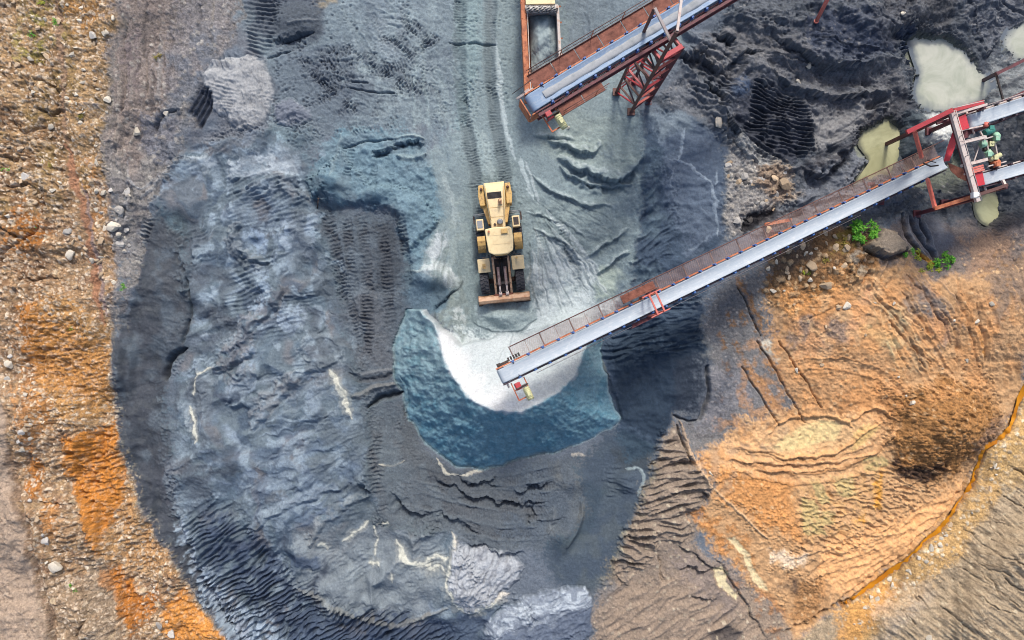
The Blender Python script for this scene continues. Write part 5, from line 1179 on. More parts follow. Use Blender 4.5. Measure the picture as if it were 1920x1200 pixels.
SC.cycles.filter_width = 1.0; SC.cycles.use_denoising = True
# ------------------------------------------------------------------ machine materials
M['belt'] = belt_mat('dusty_belt', (198,208,217), (176,190,203), (216,221,224))
M['belt_blue'] = belt_mat('pale_blue_belt', (158,180,204), (134,160,194), (186,196,206))
M['sand'] = paint_mat('carried_sand', (176,180,184), .95, dirt=(150,156,160), dscale=2.0, var=.15)
M['blue'] = paint_mat('blue_bracket_paint', (58,104,176), .55, dirt=(120,150,190), dscale=6, dlo=.5, dhi=.8)
M['roller'] = paint_mat('roller_steel', (96,100,116), .45, metal=.3)
M['maroon'] = paint_mat('maroon_steel_paint', (112,52,60), .6, dirt=(70,46,52), dscale=3)
M['dark_maroon'] = paint_mat('dark_purple_steel', (84,62,74), .6, dirt=(54,44,52), dscale=3)
M['red'] = paint_mat('red_steel_paint', (196,62,70), .5, dirt=(150,50,56), dscale=2.5, dlo=.5, dhi=.8)
M['bright_red'] = paint_mat('bright_red_hopper_paint', (216,52,66), .45, dirt=(186,44,56), dscale=2.5, dlo=.5, dhi=.9, var=.06)
M['pink'] = paint_mat('faded_red_paint', (232,128,112), .6, dirt=(214,100,86), dscale=4)
M['orange'] = paint_mat('orange_rust_paint', (224,140,98), .7, dirt=(176,88,54), dscale=3, dlo=.42, dhi=.62)
M['rust'] = paint_mat('rusty_plate', (156,98,80), .8, dirt=(112,64,50), dscale=2.5, dlo=.4, dhi=.65, var=.2)
M['rust_grate'] = paint_mat('rusty_grating', (186,158,148), .8, dirt=(150,120,110), dscale=1.5, dlo=.4, dhi=.65, var=.15, bump=0)
M['brown_steel'] = paint_mat('brown_steel', (104,70,64), .65, dirt=(140,92,78), dscale=3, dlo=.5, dhi=.75)
M['pale_steel'] = paint_mat('pale_pinkish_steel', (222,208,200), .6, dirt=(196,150,140), dscale=3, dlo=.5, dhi=.75)
M['grey_steel'] = paint_mat('grey_steel', (150,154,160), .5, metal=.3)
M['yellow'] = paint_mat('faded_loader_yellow', (252,226,174), .55, dirt=(222,202,164), dscale=3.2, dlo=.46, dhi=.7, var=.12, bump=.004)
M['yellow_worn'] = paint_mat('worn_loader_yellow', (234,192,118), .6, dirt=(168,132,90), dscale=5, dlo=.5, dhi=.68, var=.1, bump=.006)
M['cream'] = paint_mat('cream_cab_roof', (254,230,178), .5, dirt=(234,206,156), dscale=3, dlo=.48, dhi=.72, var=.08, bump=0)
M['tyre'] = paint_mat('dusty_rubber', (62,62,68), .85, dirt=(104,104,106), dscale=4, dlo=.5, dhi=.75)
M['black'] = paint_mat('black_grille', (44,42,46), .6)
M['glass'] = paint_mat('dark_cab_glass', (32,40,44), .08, var=.02, bump=0)
M['bare'] = paint_mat('worn_bucket_steel', (222,184,150), .6, metal=.1, dirt=(188,136,98), dscale=3, dlo=.42, dhi=.66)
M['chrome'] = paint_mat('cylinder_steel', (206,176,166), .4, metal=.3, dirt=(150,110,100), dscale=4)
M['dark'] = paint_mat('greasy_dark_steel', (56,50,50), .7, dirt=(96,74,64), dscale=4)
M['green'] = paint_mat('pale_green_motor_paint', (156,208,178), .5, dirt=(206,216,186), dscale=4, dlo=.5, dhi=.75)
M['teal'] = paint_mat('teal_motor_paint', (60,146,132), .5, dirt=(120,180,160), dscale=4, dlo=.55, dhi=.8)
M['cream_motor'] = paint_mat('cream_motor_paint', (222,220,168), .55, dirt=(130,150,110), dscale=5, dlo=.55, dhi=.75)
M['truck_orange'] = paint_mat('rusty_orange_truck_body', (214,132,88), .7, dirt=(150,82,54), dscale=2.2, dlo=.44, dhi=.62, var=.15)
M['truck_pale'] = paint_mat('pale_dusty_truck_rim', (214,204,196), .7, dirt=(196,150,120), dscale=3, dlo=.5, dhi=.72)
M['tarp'] = paint_mat('dusty_tarp', (222,218,212), .9, dirt=(120,122,128), dscale=5, dlo=.5, dhi=.62, bump=.05)
M['white'] = paint_mat('white_paint', (240,242,246), .5, var=.04)
M['load'] = paint_mat('grey_green_gravel', (172,188,190), .95, dirt=(120,138,146), dscale=1.2, dlo=.45, dhi=.7, var=.2, bump=.03)

# ------------------------------------------------------------------ belt conveyors
def conveyor(A, B, w, label, idler_gap=1.0, walk=None, walk_mat='rust_grate', stringer=('orange','dark_maroon'), belt='belt', rail_h=.95, drum=.24, solid=False, walk_s0=0.0, idler='blue', group='belt conveyors of the plant', string_h=.16):
    A = Vector(A); B = Vector(B); Lg = (B-A).length; ax = (B-A).normalized(); lat = Vector((-ax.y, ax.x, 0)).normalized(); nz = ax.cross(lat).normalized()
    P = lambda s, l, n: A+ax*s+lat*l+nz*n
    R = Matrix((ax, lat, nz)).transposed()
    base = P(Lg*.5, 0, 0); base.z = zxy(base.x, base.y)
    root = thing('belt_conveyor', base, label, 'conveyor', group)
    # belt: troughed carrying run, wrap round the head drum, flat return run
    prof = [-.5, -.42, -.27, 0, .27, .42, .5]; lift = [.15, .105, .02, 0, .02, .105, .15]
    rows = []
    ss = [Lg, Lg*.75, Lg*.5, Lg*.25, 2.2, 1.5, .9, .4, .1]
    for s in ss:
        k = min(1, max(0, (s-.1)/2.0))
        rows.append([P(s, p*w, li*k*w/1.0+.0) for p, li in zip(prof, lift)])
    for a in range(1, 9):
        an = math.pi*a/8
        rows.append([P(.1-drum*math.sin(an), p*w, -drum+drum*math.cos(an)) for p in prof])
    for s in (Lg*.5, Lg): rows.append([P(s, p*w, -2*drum) for p in prof])
    m = MB(); n = len(prof); th = .018
    vs = [x for r in rows for x in r]; low = []
    for i, r in enumerate(rows):
        d = (rows[min(i+1, len(rows)-1)][3]-rows[max(i-1, 0)][3]).normalized(); nn = lat.cross(d).normalized()
        low += [x+nn*th*(1 if True else -1) for x in r]
    nr = len(rows); off = len(vs)
    fs = []
    for i in range(nr-1):
        for j in range(n-1):
            a = i*n+j; fs.append((a, a+1, a+n+1, a+n)); fs.append((off+a, off+a+n, off+a+n+1, off+a+1))
        fs.append((i*n, i*n+n, off+i*n+n, off+i*n)); a = i*n+n-1; fs.append((a, off+a, off+a+n, a+n))
    m.add(vs+low, fs, True); bo = m.build('belt', M[belt], root)
    ra = bo.data.attributes.new('run', 'FLOAT_VECTOR', 'POINT'); ra.data.foreach_set('vector', [c for x in vs+low for c in ((x-A).dot(ax), (x-A).dot(lat), 0.0)])
    hb = MB(); hb.tube([P(.1, -w*.56, -drum), P(.1, w*.56, -drum)], drum*.93, 18); hp = hb.build('head_pulley', M['roller'], root)
    sh = MB(); sh.tube([P(.1, -w*.5-.38, -drum), P(.1, w*.5+.34, -drum)], .06, 10); sub(sh, 'shaft', M['pale_steel'], hp)
    for side, mm in ((1, stringer[0]), (-1, stringer[1])):
        l = side*(w/2+.10); b = MB()
        b.beam(P(-.15, l, -.13), P(Lg, l, -.13), .07, string_h, nz); b.beam(P(.4, l, -.62), P(Lg, l, -.62), .07, .09, nz)
        k = int(Lg/1.2)
        for i in range(k): b.beam(P(.5+i*1.2, l-side*.02, -.2), P(.5+(i+.5)*1.2, l-side*.02, -.6), .03, .03, nz); b.beam(P(.5+(i+.5)*1.2, l-side*.02, -.6), P(.5+(i+1)*1.2, l-side*.02, -.2), .03, .03, nz)
        b.build('stringer', M[mm], root)
    k = int((Lg-1.0)/idler_gap)
    for i in range(k):
        s = .9+i*idler_gap+.03*math.sin(i*2.3); b = MB()
        b.beam(P(s, -w/2-.12, -.07), P(s, w/2+.12, -.07), .07, .05, nz)
        for side in (1, -1):
            b.box(P(s, side*(w/2+.085), .06), .13, .09, .26, R); b.beam(P(s-.12, side*(w/2+.13), -.04), P(s+.12, side*(w/2+.13), -.04), .05, .04, nz)
        it = b.build('idler', M[idler], root)
        r = MB()
        for a, c in (((-.5*w-.02, .15*w-.06), (-.26*w, -.06)), ((-.24*w, -.07), (.24*w, -.07)), ((.26*w, -.06), (.5*w+.02, .15*w-.06))):
            r.tube([P(s, a[0], a[1]), P(s, c[0], c[1])], .045, 8)
        sub(r, 'roller', M['roller'], it)
    if walk:
        for side, wd, s0, s1, *of in walk:
            of = of[0] if of else .16
            l0 = side*(w/2+of); l1 = side*(w/2+of+wd); b = MB()
            if solid:
                i = s0
                while i < s1-.05:
                    e = min(i+1.48, s1); c = P((i+e)/2, (l0+l1)/2, -.2+.006*math.sin(i*5)); b.box(c, e-i-.03, abs(l1-l0), .03, R); i += 1.5
            else:
                nb = int(wd/.05)
                for j in range(nb+1):
                    l = l0+(l1-l0)*j/nb; b.beam(P(s0, l, -.2), P(s1, l, -.2), .016, .025, nz)
                i = s0
                while i < s1: b.beam(P(i, l0, -.215), P(i, l1, -.215), .02, .02, nz); i += 1.0
                i = s0
                while i < s1: b.beam(P(i, l0, -.26), P(i, l1, -.26), .06, .08, nz); i += 2.0
            wk = b.build('walkway', M[walk_mat], root)
            b = MB()
            b.tube([P(s0-.1, l1, rail_h-.2), P(s1, l1, rail_h-.2)], .022, 6); b.tube([P(s0, l1, rail_h/2-.2), P(s1, l1, rail_h/2-.2)], .016, 6)
            b.beam(P(s0, l1, -.15), P(s1, l1, -.15), .02, .12, nz)
            rl = b.build('railing', M['brown_steel'], root)
            i = s0+.1
            while i < s1: b = MB(); b.beam(P(i, l1, -.2), P(i, l1, rail_h-.2), .035, .035, lat); sub(b, 'post', M['orange'], rl); i += 2.0
    return root, P, R, Lg, nz, lat, ax
def drive_unit(root, P, R, s, l, n, side, gear='cream_motor', motor='red'):
    b = MB()
    for ds in (-.42, .42): b.beam(P(s+ds, l, n-.2), P(s+ds, l+side*1.15, n-.2), .07, .09)
    b.beam(P(s-.42, l+side*1.12, n-.2), P(s+.42, l+side*1.12, n-.2), .07, .09); b.beam(P(s-.42, l+side*.5, n-.2), P(s+.42, l+side*.5, n-.2), .06, .07)
    f = b.build('motor_bracket', M['orange'], root)
    b = MB(); b.box(P(s-.15, l+side*.32, n), .34, .42, .34, R); b.tube([P(s-.15, l+side*.1, n), P(s-.15, l+side*.5, n)], .13, 12); gb = b.build('gearbox', M[motor], root, bevel=.03)
    b = MB(); b.tube([P(s+.22, l+side*.55, n+.02), P(s+.22, l+side*1.35, n+.02)], .19, 14); b.box(P(s+.22, l+side*.95, n+.2), .2, .26, .14, R)
    for q in range(7): b.tube([P(s+.22, l+side*(.62+q*.1), n+.02), P(s+.22, l+side*(.65+q*.1), n+.02)], .215, 14)
    b.build('motor', M[gear], root)
    b = MB(); b.box(P(s+.05, l+side*.42, n+.05), .75, .07, .42, R); b.build('belt_guard', M['dark'], root, bevel=.02)

# long conveyor over the stockpile
A1 = at(942, 705, 8.0); B1 = at(1770, 305, 1.9)
R1 = conveyor(A1, B1, .82, 'long pale conveyor crossing from the red transfer tower to the horseshoe stockpile', walk=[(1, .80, 1.1, 33.0)])
root, P, R, Lg, nz, lat, ax = R1
drive_unit(root, P, R, .75, -.62, -.15, -1)
b = MB(); b.tube([P(.1, .55, -.2), P(.1, .75, -.2)], .12, 10); b.box(P(.35, .62, -.2), .7, .16, .2, R); b.build('bearing', M['dark'], root)
b = MB()
for i in range(5): b.box(P(.75+i*.17, .72, -.12), .09, .22, .12+.05*(i % 2), R)
b.build('belt_tensioner', M['dark'], root)
for s0 in (9.72, 10.18):
    b = MB()
    for sd in (1, -1): b.beam(P(s0, sd*.62, -.4), P(s0, sd*.62, 1.25), .09, .09, ax)
    b.beam(P(s0, -.66, 1.25), P(s0, .66, 1.25), .1, .1); b.build('guard_frame', M['pink'], root)
for sd in (1, -1): b = MB(); b.beam(P(9.3, sd*.64, 1.16), P(10.6, sd*.64, 1.16), .06, .06, nz); b.build('guard_rail', M['pink'], root)
b = MB(); b.box(P(9.7, .98, -.12), 2.3, .5, .04, R); b.beam(P(8.5, .76, .1), P(10.9, .76, .1), .04, .3, nz); b.build('walkway_plate', M['rust'], root)
b = MB(); b.box(P(9.4, -.72, -.35), 1.7, .22, .06, R); b.beam(P(8.4, -.82, -.3), P(10.3, -.82, -.3), .04, .25, nz); b.build('side_plate', M['maroon'], root)
b = MB(); b.tube([P(2, -.75, -.5), P(26, -.75, -.45)], .018, 5); b.build('cable', M['pale_steel'], root)
for s0 in (11.5, 20.5, 28.5):
    for sd in (1, -1):
        b = MB(); top = P(s0, sd*.45, -.7); ft = P(s0+.1, sd*.62, -.7); ft.z = zxy(ft.x, ft.y)-.1
        b.beam(top, ft, .16, .16); b.box((ft.x, ft.y, ft.z+.1), .45, .45, .12); b.build('support_leg', M['maroon'], root)
    zt = P(s0, 0, -.7).z
    for q in (.35, .7):
        b = MB(); a_ = P(s0, .5, -.7); c_ = P(s0, -.5, -.7); a_.z = zt*(1-q)+.1; c_.z = zt*(1-q)+.1; b.beam(a_, c_, .08, .08); b.build('cross_brace', M['maroon'], root)
# short wide conveyor above the truck
A2 = at(999, 191, 11.0); B2 = at(1500, -110, 10.0)
R2 = conveyor(A2, B2, .94, 'wide conveyor with a blue edged belt and rusty walkways loading the dump truck', idler_gap=.9, walk=[(1, .72, .5, 15.5, .20), (-1, .52, 1.0, 3.8, .44)], walk_mat='rust', solid=True, stringer=('orange','maroon'), belt='belt_blue', string_h=.2, drum=.3)
root, P, R, Lg, nz, lat, ax = R2
drive_unit(root, P, R, .55, -.72, -.15, -1)
b = MB(); b.beam(P(-.1, -.78, -.1), P(15, -.78, -.1), .16, .22, nz); b.beam(P(-.1, -.78, -.75), P(15, -.78, -.75), .12, .12, nz)
for i in range(16): b.beam(P(.3+i*.95, -.78, -.2), P(.75+i*.95, -.78, -.75), .05, .05, nz)
b.build('truss', M['maroon'], root)
b = MB(); b.add([P(.25, -.55, -.1), P(-.35, -.52, -.1), P(-.42, -.52, -1.3), P(.1, -.55, -1.3), P(.25, -.60, -.1), P(-.35, -.58, -.1), P(-.42, -.58, -1.3), P(.1, -.60, -1.3)], [(0,1,2,3),(7,6,5,4),(0,4,5,1),(1,5,6,2),(2,6,7,3),(3,7,4,0)])
b.box(P(-.45, 0, -.75), .06, 1.05, 1.1, R); b.build('discharge_plate', M['truck_orange'], root)
b = MB(); b.tube([P(-.6, .62, -.3), P(.7, .72, -.3)], .05, 8); b.box(P(.1, .68, -.25), .3, .2, .2, R); b.build('bearing', M['pale_steel'], root)
b = MB(); b.tube([P(-.75, .9, .1), P(.6, 1.0, .2)], .02, 5); b.build('pull_cord', M['dark'], root)
# grey sand riding on the wide belt
m = MB(); vs = []; fs = []
for i in range(40):
    s = .7+i*.36; k = .9+.1*math.sin(i*1.7)
    vs += [P(s, -.24*k, .045), P(s, -.1, .075+.01*math.sin(i*2.1)), P(s, .08, .075+.01*math.sin(i*1.3)), P(s, .22*k, .045)]
    vs += [P(s, -.22, .012), P(s, .2, .012)]
for i in range(39):
    a = i*6; c = a+6
    fs += [(a, a+1, c+1, c), (a+1, a+2, c+2, c+1), (a+2, a+3, c+3, c+2), (a+3, a+5, c+5, c+3), (a+4, a, c, c+4)]
m.add(vs, fs, True); o = m.build('sand_layer', M['sand'], None, origin=P(5, 0, 0)); tag(o, 'thin strip of grey sand riding on the blue edged belt above the truck', 'sand')

# ------------------------------------------------------------------ steel trestle under the wide conveyor
legs = {'a': (1155,174), 'b': (1183,210), 'c': (1215,190), 'd': (1187,154)}
def vert(k, z):
    u, v = legs[k]; z0 = zat(u, v); p = at(u, v, z0); return Vector((p.x, p.y, z))
zb = zat(1185, 180)
root = thing('steel_trestle', (vert('a', 0)+vert('c', 0))/2*1.0+Vector((0, 0, zb)), 'tall maroon braced steel trestle standing under the wide conveyor', 'trestle')
for k, top, mt, wd in (('a', 13.4, 'brown_steel', .17), ('b', 13.9, 'brown_steel', .19), ('c', 10.3, 'maroon', .42), ('d', 10.3, 'maroon', .2)):  # brown legs carry the shaded side's tone in their paint
    b = MB(); p = vert(k, zb-.3); q = vert(k, top)
    if k == 'c':
        b.beam(p, q, .05, .34, (1, -.3, 0)); b.beam(p+Vector((-.1, .05, 0)), q+Vector((-.1, .05, 0)), .3, .04, (1, -.3, 0))
    else: b.beam(p, q, wd, wd, (1, -.5, 0))
    b.box((p.x, p.y, zb+.03), .5, .5, .16); b.build('leg', M[mt], root)
for f, mt, dg, wd in ((('b','c'), 'pink', True, .14), (('a','b'), 'brown_steel', True, .12), (('a','d'), 'maroon', True, .1), (('d','c'), 'maroon', True, .1)):  # pink for the lit face, brown for the shaded one: light put into colour
    nl = 6
    for i in range(1, nl+1):
        z = zb+(10.2-zb)*i/nl; b = MB(); b.beam(vert(f[0], z-.25), vert(f[1], z), wd, wd*.8); b.build('brace', M[mt if (i % 3) else 'red'], root)
    for i in range(nl):
        z0 = zb+(10.2-zb)*i/nl; z1 = zb+(10.2-zb)*(i+1)/nl; b = MB()
        b.beam(vert(f[i % 2], z0), vert(f[1-i % 2], z1), .08, .08); b.build('brace', M['maroon' if mt == 'pink' else ('dark_maroon' if i % 2 else 'red')], root)
b = MB(); b.beam(vert('a', 13.4), vert('b', 12.6), .13, .13); b.build('head_beam', M['pale_steel'], root)
b = MB(); q = vert('a', 13.9)+Vector((1.3, .9, 0)); b.beam(vert('b', 13.9), q, .13, .13); b.build('head_beam', M['pale_steel'], root)
b = MB(); b.beam(vert('b', 10.3), vert('c', 10.3), .26, .2); b.beam(vert('b', 9.8), vert('c', 9.8), .2, .16); b.beam(vert('a', 10.1), vert('d', 10.1), .2, .2); b.build('cap_beam', M['red'], root)
b = MB(); b.beam(vert('a', 10.05), vert('b', 10.05), .2, .22); b.beam(vert('d', 10.05), vert('c', 10.05), .2, .22); b.build('cap_beam', M['maroon'], root)

# ------------------------------------------------------------------ conveyors feeding the transfer tower
Rr1 = conveyor(at(1822,227,6.4), at(2080,142,5.0), .80, 'white topped feeder conveyor entering the red transfer tower at its upper hopper', walk=None, stringer=('pale_steel','dark_maroon'), idler='dark_maroon')
rr, P, R, *_ = Rr1
b = MB()
for i in range(6):
    b.beam(P(.6+i*1.1, .55, 0), P(.6+i*1.1, .55, .95), .05, .05, (1,0,0))
b.tube([P(.5, .55, .95), P(6.5, .55, .95)], .02, 6); b.build('railing', M['pale_steel'], rr)
Rr2 = conveyor(at(1846,336,5.8), at(2080,268,4.6), .72, 'white topped feeder conveyor entering the red transfer tower at its lower hopper', walk=None, stringer=('pale_steel','dark_maroon'), idler='dark_maroon')
for rt, P_ in ((rr, P), (Rr2[0], Rr2[1])):
    for s0 in (4.0, 8.5):
        for sd in (.4, -.4):
            t_ = P_(s0, sd, -.65); b = MB(); b.beam(t_, (t_.x, t_.y, zxy(t_.x, t_.y)-.1), .14, .14, (1,0,0)); b.build('support_leg', M['maroon'], rt)
# ------------------------------------------------------------------ transfer tower
base = at(1815, 300, 0); base.z = zat(1815, 300)
root = thing('transfer_tower', base, 'red and white steel transfer tower with two hoppers over the muddy pools', 'transfer tower')
def pb(u0, v0, z0, u1, v1, z1, w, h, name, mat, parent=None):
    b = MB(); b.beam(at(u0, v0, z0), at(u1, v1, z1), w, h); return b.build(name, M[mat], parent or root)
pb(1784,208,7.2, 1833,378,7.0, .24, .22, 'top_beam', 'pale_steel')
pb(1780,209,6.9, 1829,379,6.7, .10, .3, 'beam', 'maroon')
pb(1700,248,6.6, 1786,206,7.25, .26, .26, 'beam', 'red'); pb(1787,207,7.2, 1842,192,6.9, .24, .24, 'beam', 'red')
pb(1789,214,7.1, 1850,196,7.0, .14, .16, 'beam', 'pale_steel')
pb(1715,247,6.4, 1728,295,3.4, .17, .2, 'brace', 'pink'); pb(1756,232,6.2, 1786,222,6.3, .14, .14, 'brace', 'maroon')
pb(1752,391,5.6, 1826,368,6.4, .22, .24, 'beam', 'orange'); pb(1826,368,6.4, 1888,347,6.2, .18, .2, 'beam', 'brown_steel')
pb(1739,336,3.0, 1753,389,5.4, .16, .2, 'brace', 'pink')
pb(1797,269,6.8, 1848,257,6.6, .16, .18, 'cross_beam', 'pale_steel'); pb(1795,246,7.0, 1842,236,6.7, .08, .1, 'cross_beam', 'pale_steel')
pb(1803,311,6.6, 1850,299,6.4, .18, .2, 'cross_beam', 'pale_steel'); pb(1808,327,6.6, 1845,318,6.6, .1, .12, 'cross_beam', 'pale_steel')
pb(1844,250,6.0, 1826,303,6.0, .06, .06, 'brace', 'pale_steel'); pb(1886,350,6.2, 1880,338,6.0, .14, .14, 'brace', 'pale_steel')
pb(1848,250,5.9, 1862,322,5.6, .2, .2, 'drive_shaft', 'dark')
for u, v, z in ((1786,212,7.0), (1830,372,6.8), (1846,200,6.8), (1886,350,6.1)):
    p = at(u, v, z); b = MB(); b.beam(p, (p.x, p.y, zxy(p.x, p.y)-.2), .22, .22, (1,0,0)); b.box((p.x, p.y, zxy(p.x, p.y)), .5, .5, .2); b.build('column', M['maroon'], root)
def hull(px_top, zt, px_bot, zb_, name, mat, parent=None):
    n = len(px_top); vs = [at(u, v, zb_) for u, v in px_bot]+[at(u, v, zt) for u, v in px_top]
    m = MB(); m.add(vs, [tuple(range(n)), tuple(range(n, 2*n))]+[(i, (i+1) % n, n+(i+1) % n, n+i) for i in range(n)])
    return m.build(name, M[mat], parent or root, bevel=.015)
h1 = hull([(1796,220),(1811,214),(1818,240),(1800,246)], 7.0, [(1794,222),(1808,217),(1815,240),(1798,246)], 5.8, 'hopper', 'bright_red')
hull([(1797,247),(1818,241),(1826,240),(1815,258),(1798,264)], 6.1, [(1797,250),(1812,244),(1814,250),(1808,258),(1798,262)], 4.6, 'hopper_throat', 'maroon')
hull([(1786,248),(1797,252),(1790,278),(1780,302),(1769,303),(1776,276)], 6.0, [(1785,250),(1793,252),(1786,280),(1778,300),(1770,300),(1776,278)], 4.4, 'chute', 'bright_red')
hull([(1776,304),(1806,317),(1813,330),(1812,340),(1796,333),(1782,320)], 4.6, [(1776,304),(1804,318),(1810,330),(1808,336),(1796,330),(1783,318)], 3.4, 'chute', 'rust')
h2 = hull([(1828,324),(1842,320),(1847,346),(1831,350)], 6.9, [(1826,326),(1838,322),(1842,344),(1828,348)], 5.4, 'hopper', 'bright_red')
hull([(1819,328),(1827,326),(1831,348),(1823,350)], 6.2, [(1819,328),(1825,326),(1829,346),(1823,348)], 5.0, 'hopper_plate', 'rust')
for q in range(3): pb(1814+q, 318+q*4, 7.0, 1843+q, 310+q*4, 7.0, .1, .1, 'guard_bar', 'pink')
def tubepx(u0, v0, u1, v1, z, r, name, mat, extra=None):
    m = MB(); m.tube([at(u0, v0, z), at(u1, v1, z)], r, 12)
    if extra: m.box(at(*extra, z+.1), .25, .25, .25)
    return m.build(name, M[mat], root)
tubepx(1846,250,1862,243,6.3, .2, 'motor', 'teal', (1858,240)); tubepx(1863,258,1871,253,6.2, .22, 'motor', 'green', (1869,260)); tubepx(1838,273,1848,270,6.1, .18, 'motor', 'green', (1842,268))
tubepx(1850,283,1858,292,6.1, .2, 'gearbox', 'green', (1854,290)); tubepx(1856,300,1876,290,6.0, .14, 'gearbox', 'cream_motor', (1866,296)); tubepx(1848,239,1849,230,6.3, .15, 'coupling', 'pink')
tubepx(1862,309,1872,303,6.0, .2, 'coupling', 'orange', (1870,308)); tubepx(1846,275,1846,283,6.0, .12, 'coupling', 'dark')
for a_ in ((1838,247,6.5,1846,262,6.4),(1864,262,6.1,1874,312,5.9),(1849,262,6.2,1856,300,6.0),(1852,312,6.1,1886,303,5.9),(1842,262,6.3,1868,254,6.2),(1822,318,6.7,1814,292,6.7)):
    pb(*a_, .07, .09, 'stay', 'pale_steel')
for a_ in ((1792,206,7.9,1841,376,7.7),(1786,203,7.7,1846,189,7.5),(1800,266,7.5,1848,254,7.3)):
    b = MB(); b.tube([at(*a_[:3]), at(*a_[3:])], .025, 6); b.build('handrail', M['pale_steel'], root)
for t_ in (.05,.28,.5,.72,.95):
    u_, v_ = 1786+49*t_, 208+170*t_; b = MB(); b.beam(at(u_, v_, 7.2), at(u_+6, v_-2, 7.85), .04, .04, (1,0,0)); b.build('post', M['pale_steel'], root)
for i_ in range(6):
    u_, v_ = 1852+i_*2.1, 248+i_*12; b = MB(); b.box(at(u_, v_, 5.75), .5, .22, .06); b.box(at(u_-4, v_+3, 5.85), .16, .16, .2); b.build('motor_base', M['dark' if i_ % 2 else 'maroon'], root)
b = MB(); b.box(at(1836,285,5.2), .5, 1.2, .05, Matrix.Rotation(.28, 3, 'Z')); b.build('platform', M['grey_steel'], root)
b = MB(); b.box(at(1858,270,6.15), .26, .3, .22); b.tube([at(1858,270,6.2), at(1866,266,6.2)], .1, 10); b.build('motor', M['cream_motor'], root)
b = MB(); b.box(at(1828,366,7.0), .36, .34, .3); b.build('junction_box', M['white'], root, bevel=.02)
b = MB(); b.tube([at(1760,310,4.2), at(1745,312,4.0), at(1730,305,3.8)], .05, 6); b.tube([at(1755,305,4.4), at(1738,300,4.0)], .03, 6); b.build('pipe', M['dark'], root)
# steel frame over the pool at the right edge
base = at(1905, 150, 0); base.z = zat(1905, 150)
root = thing('pool_gantry', base, 'dark red steel gantry above the grey patch beside the right hand pool', 'gantry')
pb(1867,139,1.3, 1990,78,1.6, .22, .24, 'beam', 'maroon'); pb(1880,192,1.2, 1990,140,1.5, .22, .24, 'beam', 'maroon'); pb(1868,140,1.1, 1882,192,1.0, .1, .12, 'cross_beam', 'dark')
for u, v in ((1871,137), (1884,190), (1985,80), (1985,143)):
    p = at(u, v, 1.2); b = MB(); b.beam(p, (p.x, p.y, zxy(p.x, p.y)-.3), .2, .2, (1,0,0)); b.build('post', M['dark_maroon'], root)
# ------------------------------------------------------------------ wheel loader
LU, LV, LA = 940, 478, math.radians(6)
lc, ls = math.cos(LA), math.sin(LA)
def LP(x, y, z):
    return at(LU+x*lc+y*ls, LV-x*ls+y*lc, z)
fw = (LP(0, 100, 0)-LP(0, 0, 0)).normalized(); rt = (LP(100, 0, 0)-LP(0, 0, 0)).normalized()
LR = Matrix((rt, -fw, Vector((0,0,1)))).transposed()
base = LP(0, 0, 0); base.z = zat(LU, LV)
LZ = base.z
loader = thing('wheel_loader', base, 'faded yellow wheel loader pushing its bucket into the white sand', 'wheel loader')
def lpr(pts, z0, z1, name, mat, bevel=.03, parent=None):
    m = MB(); m.prism([tuple(LP(x, y, z1+LZ)[:2]) for x, y in pts], z0+LZ, z1+LZ)
    return m.build(name, M[mat], loader, bevel=bevel) if parent is None else sub(m, name, M[mat], parent, bevel)
rect = lambda x0, x1, y0, y1: [(x0,y0),(x1,y0),(x1,y1),(x0,y1)]
lpr([(-27,-130),(27,-130),(29,-118),(27,-96),(18,-60),(-18,-60),(-27,-96),(-29,-118)], .55, 1.7, 'rear_frame', 'yellow_worn')
# hood with a sloping tail
m = MB()
prof = [(-137,2.05,19),(-133,2.3,19.5),(-118,2.42,19),(-95,2.46,17),(-70,2.46,14.5),(-52,2.44,13.5)]
vs = []
for y, z, hw in prof: vs += [LP(-hw, y, 1.0+LZ), LP(-hw, y, z-.1+LZ), LP(-hw*.86, y, z+LZ), LP(hw*.86, y, z+LZ), LP(hw, y, z-.1+LZ), LP(hw, y, 1.0+LZ)]
fs = [tuple(range(6))[::-1], tuple(range(30, 36))]
for i in range(5):
    for j in range(5): a = i*6+j; fs.append((a, a+1, a+7, a+6))
m.add(vs, fs); hood = m.build('hood', M['yellow'], loader, bevel=.03)
lpr(rect(-15,12,-119,-107), 2.40, 2.445, 'grille', 'black', .005, hood)
for q in range(5):
    pass
m = MB()
for q in range(6): m.beam(LP(-14, -118+q*2.1, 2.46+LZ), LP(11, -118+q*2.1, 2.46+LZ), .02, .02)
sub(m, 'grille_bars', M['dark'], hood)
m = MB(); m.beam(LP(-13, -90, 2.475+LZ), LP(13, -90, 2.475+LZ), .02, .01); m.beam(LP(-12, -72, 2.475+LZ), LP(12, -72, 2.475+LZ), .02, .01); sub(m, 'hood_seam', M['yellow_worn'], hood)
m = MB(); m.tube([LP(8, -103, 2.4+LZ), LP(8, -103, 2.95+LZ), LP(8, -99, 3.02+LZ)], [.11, .1, .09], 12); m.box(LP(8, -99, 2.5+LZ), .25, .3, .12, LR); m.build('exhaust', M['bare'], loader)
m = MB(); m.tube([LP(4, -62, 2.4+LZ), LP(4, -62, 2.7+LZ), LP(4, -62, 2.78+LZ)], [.2, .2, .12], 16); m.build('air_intake', M['grey_steel'], loader)
